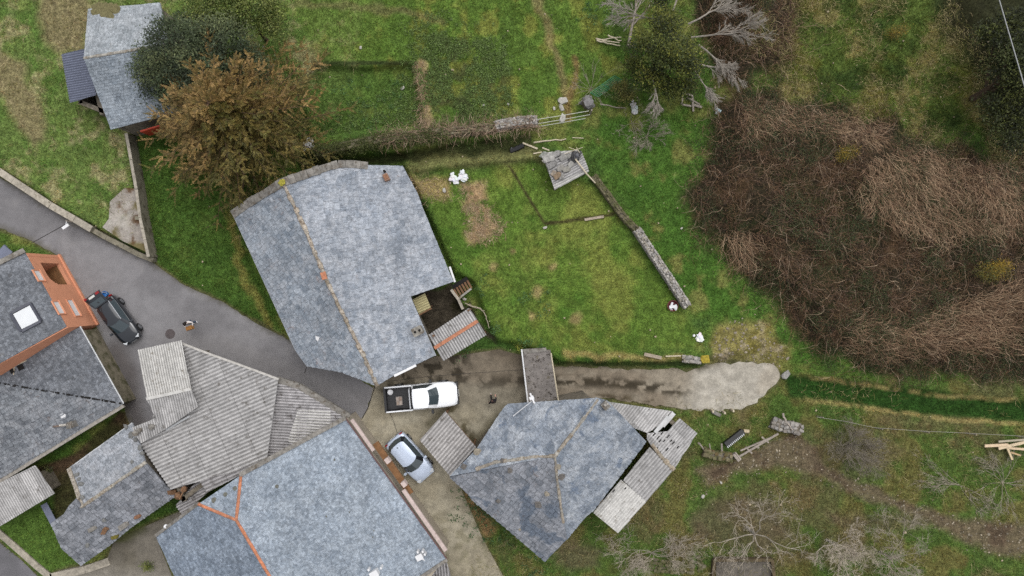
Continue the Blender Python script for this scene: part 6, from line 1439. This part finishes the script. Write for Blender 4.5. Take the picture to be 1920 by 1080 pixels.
def cwall(name, label, pts, th, top, m, zb=-.2, mt=None, copw=None):
    t = thing(name, label, 'wall', W(pts[0][0], pts[0][1], 0)); b = MB(); c_ = MB()
    for p, q in zip(pts[:-1], pts[1:]):
        A_ = W(p[0], p[1], top); B_ = W(q[0], q[1], top); A_.z = B_.z = (zb + top) / 2; b.bar(A_, B_, th, top - zb)
        A_ = A_.copy(); B_ = B_.copy(); A_.z = B_.z = top + .025; k = max(1, int((B_ - A_).length / 1.1))
        for i in range(k): c_.bar(A_.lerp(B_, i / k), A_.lerp(B_, (i + .985) / k), (copw or th) + .05, .06, tuple([random.uniform(.88, 1.1)] * 3))
    b.build('wall_face', m, t); c_.build('coping', mt or m, t); return t
M_cw = mat('pale_wall_concrete', rgb(178, 170, 156), .9, .2, 4, .3, dirt=rgb(118, 110, 92), dirtsc=2.2); M_cwd = mat('dull_wall_concrete', rgb(134, 128, 112), .9, .2, 3, .3, dirt=rgb(84, 78, 62), dirtsc=1.8, dirta=(.5, .66))
cwall('boundary_wall', 'thin pale block wall running down from the slate house to the road', [(237, 250), (246, 300), (256, 355), (263, 408), (272, 450), (279, 482)], .16, 1.25, M_cwd, -.2, M_cw)
b = MB(); bw = bpy.data.objects['boundary_wall']; p = W(266, 412, 0); b.box((p.x + .35, p.y + .02, .55), (.5, .25, 1.1)); b.build('buttress', M_cwd, bw)
cwall('roadside_wall', 'grey concrete retaining wall along the upper side of the road', [(-40, 296), (0, 322), (50, 355), (95, 385), (140, 411), (172, 430)], .42, .85, M_cwd, -.2, M_cw)
cwall('roadside_wall', 'low crumbling moss-edged wall continuing along the road to the block wall', [(172, 430), (200, 446), (232, 462), (260, 477), (288, 488)], .3, .55, M_cwd, -.2, M_cwd)
o = paved('concrete_pad', [(206, 378), (234, 352), (254, 354), (262, 400), (270, 440), (277, 474), (230, 452), (192, 426), (204, 410)], .93, lambda u, v: lay(u, v, (158, 150, 142), [((110, 100, 58), sst(fbm(u, v, 30, 4, 5), .44, .56) * .9), ((94, 66, 40), sst(fbm(u, v, 20, 4, 2), .56, .66) * .9), ((182, 176, 168), sst(fbm(u, v, 24, 3, 7), .56, .7) * .8)]), M_conc, 4)
# wire barrier
t = thing('wire_barrier', 'barrier of three pale cords across the gap in the stone wall', 'barrier', G(1055, 222))
for i, (a, q, z) in enumerate((((1007, 224), (1104, 208), 1.0), ((1008, 232), (1106, 215), .7), ((1011, 237), (1098, 222), .4))):
    b = MB(); p0, p1_ = W(*a, .95 + z), W(*q, .95 + z); b.tube([p0, p0.lerp(p1_, .5) - Vector((0, 0, .04)), p1_], .022, 6); b.build('cord', mat('pale_cord', rgb(206, 208, 196), .7, .05, 6, 0), t)
for (u, v) in ((1008, 232), (1106, 214)):
    b = MB(); p = G(u, v); b.bar(p, p + Vector((0, 0, 1.15)), .09, .09); b.build('post', M_wood, t)
# green gate
t = thing('metal_gate', 'green tubular metal gate leaning below the evergreen tree', 'gate', G(1133, 160))
mg = mat('green_gate_paint', rgb(64, 140, 104), .5, .12, 6, 0)
for k in range(6):
    f = k / 5; b = MB(); b.tube([G(1107 + 14 * f, 174 + 8 * f, .95 - .5 * f), G(1152 + 14 * f, 142 + 8 * f, .95 - .5 * f)], .02, 6); b.build('bar', mg, t)
for f in (0, .5, 1):
    b = MB(); b.tube([G(1107 + 45 * f, 174 - 32 * f, .95), G(1121 + 45 * f, 182 - 32 * f, .45)], .024, 6); b.build('upright', mg, t)
# lower fence wire
t = thing('wire_fence', 'rusty wire fence strung along the track at lower right', 'fence', G(1640, 800))
for (u, v) in ((1531, 780), (1585, 790), (1640, 802), (1725, 808), (1812, 812), (1905, 818)):
    b = MB(); p = G(u, v); b.bar(p - Vector((0, 0, .1)), p + Vector((.05, .08, 1.0)), .06, .06); b.build('post', M_wood, t)
b = MB(); b.tube([G(1531, 782, 1.0), G(1585, 790, 1.0), G(1640, 802, 1.0), G(1725, 808, 1.0), G(1812, 812, 1.0), G(1905, 817, 1.0), G(1990, 822, 1.0)], .014, 5); b.build('wire', mat('grey_wire', rgb(160, 156, 146), .6, .05, 6, 0), t)
b = MB(); pts = [W(1862 + 70 * f, -40 + 240 * f, 9.0 - .4 * math.sin(math.pi * f)) for f in np.linspace(0, 1, 9)]; b.tube(pts, .03, 6); o = b.build('overhead_cable', mat('pale_cable', rgb(176, 178, 178), .6, .03, 6, 0), None); tag(o, 'pale overhead cable crossing the top right corner', 'cable')
# street lamp on the roadside wall, manhole
t = thing('street_lamp', 'small white lamp head on an arm fixed to the roadside wall', 'lamp', W(134, 418, .8))
b = MB(); p = W(136, 416, .8); b.bar((p.x, p.y, .6), (p.x, p.y, 1.5), .08, .08); b.build('pole', M_wood, t)
b = MB(); e = W(123, 425, 1.5); b.bar((p.x, p.y, 1.45), e, .05, .05); b.build('arm', M_pvc, t)
b = MB(); b.box(e, (.5, .2, .1), .6); b.build('lamp_head', M_white, t)
b = MB(); b.lathe(W(319, 626, .014), [(.36, 0), (.36, .012), (.3, .014), (.001, .016)], 24); o = b.build('manhole_cover', mat('iron_cover', rgb(92, 84, 84), .7, .2, 8, .3), None); tag(o, 'round iron manhole cover in the road near the barn', 'manhole cover')
# ------------------------------------------------------------------ loose things
def one(name, label, cat, m, fn, group=None, smooth=False):
    b = MB(); fn(b); o = b.build(name, m, None, smooth); return tag(o, label, cat, group)
def beam(name, label, a, q, w, m, za=.1, zq=.1, cat='pole', col=(1, 1, 1), round_=False):
    def f(b):
        p, e = G(*a, za), G(*q, zq)
        if round_:
            pts = [p.lerp(e, k / 6) + Vector((random.gauss(0, .03), random.gauss(0, .03), 0)) for k in range(7)]; b.tube(pts, [w * .5 * (1 - .06 * k) for k in range(7)], 7, col)
        else: b.bar(p, e, w, w * .5, col)
    return one(name, label, cat, m, f)
def crumple(b, c, r, n=9, col=(1, 1, 1)):
    b.stone(c, (r * .9, r * .65, r * .3), col=col, jit=.2)
    for i in range(n): b.stone(c + Vector((random.gauss(0, r * .35), random.gauss(0, r * .5), abs(random.gauss(0, r * .2)))), (r * random.uniform(.4, .8), r * random.uniform(.3, .6), r * random.uniform(.2, .36)), col=tuple(x * random.uniform(.9, 1.05) for x in col), jit=.25)
M_sack = mat('white_sack', rgb(240, 240, 242), .6, .05, 8, .3)
one('sack', 'left of the two white plastic sacks at the top of the lawn', 'sack', M_sack, lambda b: (crumple(b, G(848, 333, .1), .2), crumple(b, G(853, 339, .1), .26), crumple(b, G(858, 342, .08), .12, 4)))
one('sack', 'right of the two white plastic sacks at the top of the lawn', 'sack', M_sack, lambda b: (crumple(b, G(867, 329, .1), .28), crumple(b, G(870, 335, .1), .24), crumple(b, G(876, 333, .06), .1, 3)))
one('sack', 'lone white sack on the grass above the rubble near the track', 'sack', M_sack, lambda b: (crumple(b, G(1313, 634, .1), .26), crumple(b, G(1306, 634, .06), .1, 4), b.stone(G(1301, 629, .05), .09)))
one('bag', 'grey-white plastic bag lying below the evergreen tree', 'bag', mat('grey_white_bag', rgb(206, 208, 206), .6, .15, 9, .3), lambda b: (crumple(b, G(1186, 196, .1), .2), crumple(b, G(1189, 204, .1), .22), crumple(b, G(1190, 209, .1), .16)))
one('bag', 'small pale blue plastic scrap at the corner of the thicket', 'bag', mat('pale_blue_scrap', rgb(176, 200, 206), .6, .1, 9, .2), lambda b: (b.bar(G(1342, 203, .15), G(1352, 209, .15), .16, .06), b.bar(G(1346, 206, .1), G(1342, 213, .1), .08, .05)))
t = one('basin', 'dark red basin full of white plastic beside the end of the stone wall', 'basin', mat('dark_red_plastic', rgb(112, 40, 48), .5, .1, 8, 0), lambda b: b.lathe(G(1260, 573, .02), [(.26, 0), (.38, .28), (.4, .3), (.36, .3), (.3, .1), (.001, .08)], 18))
one('plastic_sheet', 'crumpled white plastic spilling from the dark red basin', 'plastic sheet', M_sack, lambda b: (b.bar(G(1258, 575, .36), G(1261, 567, .42), .14, .05), b.bar(G(1255, 576, .36), G(1267, 574, .38), .2, .05), crumple(b, G(1266, 577, .3), .16, 5), crumple(b, G(1259, 580, .2), .1, 4)))
t = thing('kennel', 'white box kennel with a dark opening tucked under the brown conifer', 'kennel', G(580, 276))
zk = rootloc(t).z; b = MB(); c = W(578, 273, zk + .7); b.box(Vector((c.x, c.y, zk + .35)), (.72, .66, .7), .15); b.build('box', M_white, t)
b = MB(); b.box(Vector((c.x - .05, c.y - .36, zk + .3)), (.6, .1, .5), .15); b.build('opening', M_dk, t)
b = MB(); b.bar(W(571, 270, zk + .76), W(588, 267, zk + .76), .8, .04); b.build('lid', mat('white_board', rgb(232, 230, 226), .7, .06, 5, 0), t)
b = MB(); b.bar(W(588, 275, zk + .6), W(594, 276, zk + .6), .12, .06); b.build('perch', M_pale, t)
# pile of old sheets with stones, black plastic and a pole
t = thing('sheet_pile', 'stack of old corrugated sheets at the top corner of the lawn', 'sheet pile', G(1060, 318))
zz = 1.75; sp = Plane((1015, 285, zz), (1040, 356, zz), (1086, 280, zz + .05))
corrugated(t, 'sheet', [(1015, 286), (1085, 281), (1105, 322), (1040, 356)], sp, (65, -34), M_fibp, .18, .03, 9, 41, .05, valley=.6)
corrugated(t, 'sheet', [(1022, 300), (1090, 284), (1103, 316), (1036, 345)], sp, (65, -34), M_fib, .18, .03, 9, 42, .05, .08, .55)
b = MB()
for (u, v) in ((1020, 290), (1080, 286), (1098, 320), (1042, 350), (1060, 318)): p = sp.at(u, v); b.bar((p.x, p.y, .7), (p.x, p.y, p.z - .05), .22, .22)
b.build('support', M_rub, t)
stl = [(1030, 296, .42, 'whitish boulder at the upper left of the sheet pile', (1.3, 1.3, 1.3)), (1020, 292, .26, 'greenish stone at the top left corner of the sheet pile', (.9, .95, .9)), (1042, 290, .3, 'grey stone beside the whitish boulder', (1, 1, 1.02)), (1056, 296, .26, 'upright grey stone in the middle of the sheet pile top', (1, 1, 1)), (1064, 294, .22, 'small stone left of the black plastic', (1.1, 1.1, 1.08)), (1034, 310, .34, 'flat cracked slab on the left of the sheet pile', (.85, .85, .87)), (1050, 316, .3, 'square grey stone at the centre of the sheet pile', (1, .98, .95)), (1062, 318, .26, 'rounded stone right of centre on the sheet pile', (1.0, .98, .92)), (1046, 330, .28, 'rusty brown stone low on the sheet pile', (.8, .6, .42)), (1038, 326, .22, 'tan stone at the lower left of the sheet pile', (1.1, .95, .8)), (1070, 308, .24, 'pale stone beside the leaning pole', (1.2, 1.2, 1.18)), (1022, 302, .2, 'small pale stone on the left rim of the pile', (1.2, 1.18, 1.1)), (1053, 332, .2, 'small grey stone near the lower edge of the pile', (1, 1, 1))]
ms_ = mat('pile_stone', rgb(150, 148, 144), .95, .3, 6, .5)
for (u, v, r, lab, cl) in stl: one('stone', lab, 'stone', ms_, lambda b: b.stone(sp.at(u, v, .14), (r * 1.1, r * .75, r * .6), random.uniform(.2, .8), cl))
one('plastic_sheet', 'crumpled black plastic weighed down on the sheet pile', 'plastic sheet', M_black, lambda b: (crumple(b, sp.at(1078, 294, .15), .34, 10), crumple(b, sp.at(1072, 300, .1), .24, 6), b.stone(sp.at(1081, 293, .4), .13, col=(6, 6, 6))))
one('pole', 'pale peeled pole resting on the sheet pile and pointing at the garden wall', 'pole', M_pale, lambda b: b.tube([sp.at(1078, 300, .4), W(1100, 326, 1.9), W(1116, 343, 1.5)], [.06, .055, .045], 7))
for (a, q, lab) in (((1058, 290), (1092, 278), 'thin stick poking from the black plastic to the east'), ((1080, 278), (1086, 288), 'short stick standing up from the black plastic'), ((1066, 278), (1082, 284), 'thin pale stick above the black plastic')): one('stick', lab, 'stick', M_pale, lambda b: b.tube([sp.at(*a, .3), sp.at(*q, .34)], .022, 5))
beam('branch', 'knobbly fallen branch on the bare patch above the sheet pile', (1000, 268), (1062, 260), .13, M_pale, .08, .08, 'branch', round_=True)
beam('pole', 'squared pole lying between the black plastic roll and the sheet pile', (980, 268), (1008, 279), .12, M_pale); beam('pole', 'short pole end sticking out left of the sheet pile', (1000, 288), (1016, 285), .08, M_pale)
beam('pole', 'short pole end at the top left of the sheet pile', (1017, 277), (1030, 282), .09, M_pale, .3, .5); beam('stick', 'thin stick on the grass right of the knobbly branch', (1073, 258), (1094, 259), .05, M_pale)
one('plastic_roll', 'dark roll of plastic on the ground left of the sheet pile', 'plastic roll', M_black, lambda b: (b.tube([G(957, 284, .12), G(970, 278, .14), G(982, 272, .12)], [.16, .2, .18], 8), crumple(b, G(962, 283, .1), .2, 6)))
for i, (u, v, r, lab) in enumerate(((1055, 189, .34, 'pale angular stone on the earth path above the wire barrier'), (1053, 202, .26, 'second pale stone just below the angular one'), (1055, 222, .3, 'flat pinkish stone under the wire barrier'), (1039, 203, .13, 'small white stone left of the two pale stones'), (953, 195, .1, 'small white stone in the grass above the bare wall end'), (906, 197, .12, 'greyish stone among the weeds above the wall'), (755, 165, .16, 'grey stone on the sunken garden terrace'), (676, 89, .14, 'small pale stone in the field above the terrace'), (833, 357, .16, 'pinkish stone below the left white sack'), (1022, 427, .14, 'pale stone at the corner of the lawn edging'), (871, 561, .16, 'white round stone beside the rusty pallet'), (1278, 428, .1, 'white pebble at the edge of the thicket'), (1352, 905, .12, 'pale stone on the grass beside the dirt path'), (1318, 931, .16, 'bluish white stone below the dirt path'))):
    one('stone', lab, 'stone', mat('field_stone', rgb(186, 182, 174), .95, .2, 6, .4), lambda b: b.stone(G(u, v, .06), (r * 1.0, r * .65, r * .5)))
for a, q, lab in (((1118, 75), (1164, 69), 'upper thin pole of the bundle west of the evergreen'), ((1140, 66), (1165, 77), 'slanting pole crossing the bundle west of the evergreen'), ((1117, 73), (1160, 80), 'middle pole of the bundle west of the evergreen'), ((1118, 75), (1162, 86), 'lowest pole of the bundle west of the evergreen')): beam('pole', lab, a, q, .11, M_pale, .2, .2, round_=True)
beam('branch', 'long thin branch lying east of the stone gatepost', (1125, 195), (1172, 204), .09, M_wood, .3, .15, 'branch', round_=True)
t = thing('broken_pallet', 'broken wooden pallet frame on the grass under the evergreen', 'pallet', G(1297, 192)); 
for a, q, w in (((1281, 172), (1278, 196), .13), ((1279, 196), (1296, 199), .12), ((1284, 175), (1299, 180), .12), ((1298, 180), (1300, 209), .13), ((1299, 196), (1316, 201), .16), ((1288, 182), (1312, 196), .1)):
    b = MB(); b.bar(G(*a, .2), G(*q, .15), w, .08); b.build('slat', M_wood, t)
# along the track edge
beam('plank', 'pale split plank on the lawn edge above the track', (1208, 664), (1240, 671), .24, M_wood, .2, .15, 'plank', (1.15, 1.1, 1.0)); beam('pole', 'thin pole between the split plank and the rubble', (1248, 668), (1277, 667), .08, M_pale)
rubble_wall('rubble_edge', 'short rubble edging above the track with reddish stones', [(1279, 672), (1300, 674), (1314, 676)], .45, .2, M_wg, 'rubble', .2, core=False)
one('stone', 'stone with yellow lichen at the end of the rubble edging', 'stone', mat('yellow_lichen_stone', rgb(168, 150, 56), .95, .3, 8, .5), lambda b: b.stone(G(1320, 673, .15), (.32, .3, .2)))
for (u, v, lab) in ((1335, 770, 'white stake at the lower edge of the pale track, left of three'), (1357, 773, 'white stake at the lower edge of the pale track, middle of three'), (1373, 769, 'white stake at the lower edge of the pale track, right of three')): one('stake', lab, 'stake', M_pale, lambda b: b.box(G(u, v, .3), (.11, .16, .65), .1))
one('stone', 'long grey slab lying beside the left white stake', 'stone', M_cop, lambda b: b.box(G(1343, 775, .08), (.7, .25, .14), -.45)); one('stone', 'grey boulder at the end of the pale track', 'stone', ms_, lambda b: b.stone(G(1472, 703, .1), (.34, .22, .2)))
t = thing('feed_trough', 'black slatted feed trough on the grass right of the lean-to', 'trough', G(1378, 822))
b = MB(); b.bar(G(1360, 834, .25), G(1393, 808, .25), .42, .3); b.build('tub', M_black, t)
b = MB(); [b.bar(G(1362 + 33 * f, 838 - 26 * f, .42), G(1364 + 33 * f, 841 - 26 * f, .42), .06, .04) for f in np.linspace(.05, .95, 12)]; b.build('slats', M_pvc, t)
one('log', 'pale sawn log at the upper end of the feed trough', 'log', M_pale, lambda b: b.tube([G(1394, 808, .2), G(1404, 809, .2)], .14, 9, (.85, .8, .72)))
t = thing('hurdle', 'grey weathered wooden hurdle lying beside the bare earth', 'hurdle', G(1415, 838))
for a, q, w in (((1386, 856), (1459, 813), .14), ((1388, 845), (1446, 820), .10)): b = MB(); b.bar(G(*a, .4), G(*q, .4), w, .1); b.build('rail', M_wood, t)
for a, q in (((1398, 838), (1410, 850)), ((1412, 833), (1423, 840)), ((1428, 819), (1441, 830))): b = MB(); b.bar(G(*a, .36), G(*q, .36), .12, .08); b.build('cross_piece', M_wood, t)
b = MB(); b.bar(G(1376, 850, .35), G(1386, 863, .35), .3, .3); b.bar(G(1379, 848, .52), G(1389, 861, .52), .08, .04, (1.3, 1.3, 1.3)); b.build('end_board', M_wood, t)
rubble_wall('ruined_wall', 'tumbled stone wall between the lean-to and the hurdle', [(1318, 845), (1335, 852), (1352, 853), (1370, 857)], .6, .45, M_wm, 'stone wall', .24, cols=((1, .95, .85), (1.2, 1.15, 1.05), (.9, .7, .5)))
rubble_wall('ruined_wall', 'heap of a ruined grey wall above the bare earth', [(1445, 790), (1465, 798), (1485, 800), (1500, 806)], .8, .45, M_wg, 'stone wall', .24, cols=((.8, .8, .8), (1, .98, .95), (.65, .62, .58)))
beam('branch', 'bleached crooked branch standing out of the ruined wall heap', (1467, 775), (1485, 806), .16, M_wood, .5, .5, 'branch', (1.2, 1.2, 1.2), True); beam('branch', 'grey branch leaning on the lean-to corner', (1310, 830), (1322, 846), .14, M_wood, .8, .3, 'branch', (1, 1, 1), True)
beam('post', 'short post leaning in the stones left of the feed trough', (1353, 832), (1354, 852), .12, M_wood, .6, .2, 'post'); beam('stick', 'thin stick leaning in the stones near the lean-to', (1330, 832), (1333, 848), .08, M_wood, .6, .2, 'stick')
for a, q, w, cl, lab in (((1846, 836), (1890, 834), .2, (1.2, 1.05, .95), 'broad pale plank at the left of the timber pile'), ((1872, 841), (1925, 828), .2, (1.2, 1.1, 1.0), 'slanting pale plank across the timber pile'), ((1872, 828), (1925, 824), .14, (.75, .75, .75), 'grey plank at the top of the timber pile'), ((1890, 840), (1930, 843), .16, (1.15, 1.0, .9), 'lower pale plank of the timber pile'), ((1886, 834), (1898, 862), .14, (1.1, 1.0, .85), 'short pole crossing the timber pile downwards'), ((1895, 848), (1914, 854), .12, (.95, .75, .55), 'short brown offcut below the timber pile')): beam('plank', lab, a, q, w, M_pale, .25, .3, 'plank', cl)
t = thing('concrete_tank', 'rusty-edged concrete tank at the bottom edge below the bare fruit tree', 'tank', G(1395, 1070))
for a, q in (((1338, 1048), (1446, 1048)), ((1446, 1048), (1452, 1100)), ((1338, 1048), (1334, 1100))): b = MB(); b.bar(G(*a, .15), G(*q, .15), .22, .5); b.build('tank_wall', mat('rusty_edge', rgb(92, 80, 60), .95, .35, 4, .4, dirt=rgb(70, 72, 40), dirtsc=2), t)
b = MB(); b.box(G(1394, 1074, .08), (4.0, 1.7, .1)); b.build('tank_floor', mat('grey_tank_floor', rgb(104, 98, 90), .9, .2, 3, .2), t)
rubble_wall('low_rubble', 'flat grey stones at the bottom edge under the sprawling shrub', [(1200, 1052), (1240, 1062), (1300, 1064), (1318, 1050)], 1.0, .0, M_wm, 'rubble', .24, core=False)
beam('plank', 'weathered plank edging on the cross strip of the lawn', (1096, 412), (1132, 406), .18, M_wood, .06, .06, 'plank', (1.2, 1.15, 1.05))
# courtyard clutter
t = thing('rusty_pallet', 'rusty brown slatted hatch at the courtyard step', 'pallet', G(866, 543))
for k in range(6): b = MB(); b.bar(W(851 + 5 * k, 542 - 3.2 * k, .75), W(859 + 5 * k, 556 - 3.2 * k, .75), .14, .05); b.build('slat', M_woodb, t)
b = MB(); b.bar(W(850, 541, .66), W(878, 524, .66), .5, .06); b.build('base', M_dk, t)
b = MB(); b.bar(W(860, 560, .55), W(884, 541, .55), .14, .5); b.build('edge_step', M_rwarm, t)
for a, q, lab in (((872, 569), (900, 577), 'upper pale bent pole behind the awning'), ((876, 572), (908, 583), 'second pale bent pole behind the awning'), ((900, 577), (912, 594), 'bent pole turning down beside the awning corner'), ((910, 590), (917, 614), 'thin pale pole running down past the awning corner')): beam('pole', lab, a, q, .08, M_wood, .35, .35, 'pole', (1.3, 1.3, 1.15), True)
cwall('courtyard_wall', 'thin pale wall edge between the dark courtyard and the lawn', [(846, 543), (860, 562), (868, 580)], .14, .8, M_cwd, -.1, M_cw)
one('metal_sheet', 'bluish dark sheet stack half cut off at the left edge above the orange house', 'metal sheet', M_zinc, lambda b: (b.box(W(2, 482, .4), (1.6, 1.0, .12), .7, (.7, .7, .8)), b.box(W(6, 478, .5), (1.2, .8, .08), .9)))
clump_tree('garden_plant', 'small yellow-green plant growing on the pale slab at the bottom', 'plant', 284, 1060, .5, [(0, 0, .35, .35, .2, .15, 10), (-.3, .1, .3, .3, .2, .12, 8)], [(126, 132, 62), (104, 118, 54)], 22, (.06, .14), .03, 51, .12)
clump_tree('garden_plant', 'pale green seedling at the corner of the footbridge', 'plant', 974, 652, .5, [(0, 0, .35, .3, .2, .15, 9)], [(150, 156, 70), (120, 132, 58)], 18, (.06, .13), .03, 52, .1)
clump_tree('garden_plant', 'wispy plant beside the small corrugated shed', 'plant', 97, 880, .7, [(0, 0, .5, .3, .3, .2, 9)], [(110, 112, 70), (90, 96, 58)], 18, (.08, .2), .03, 53, .12)
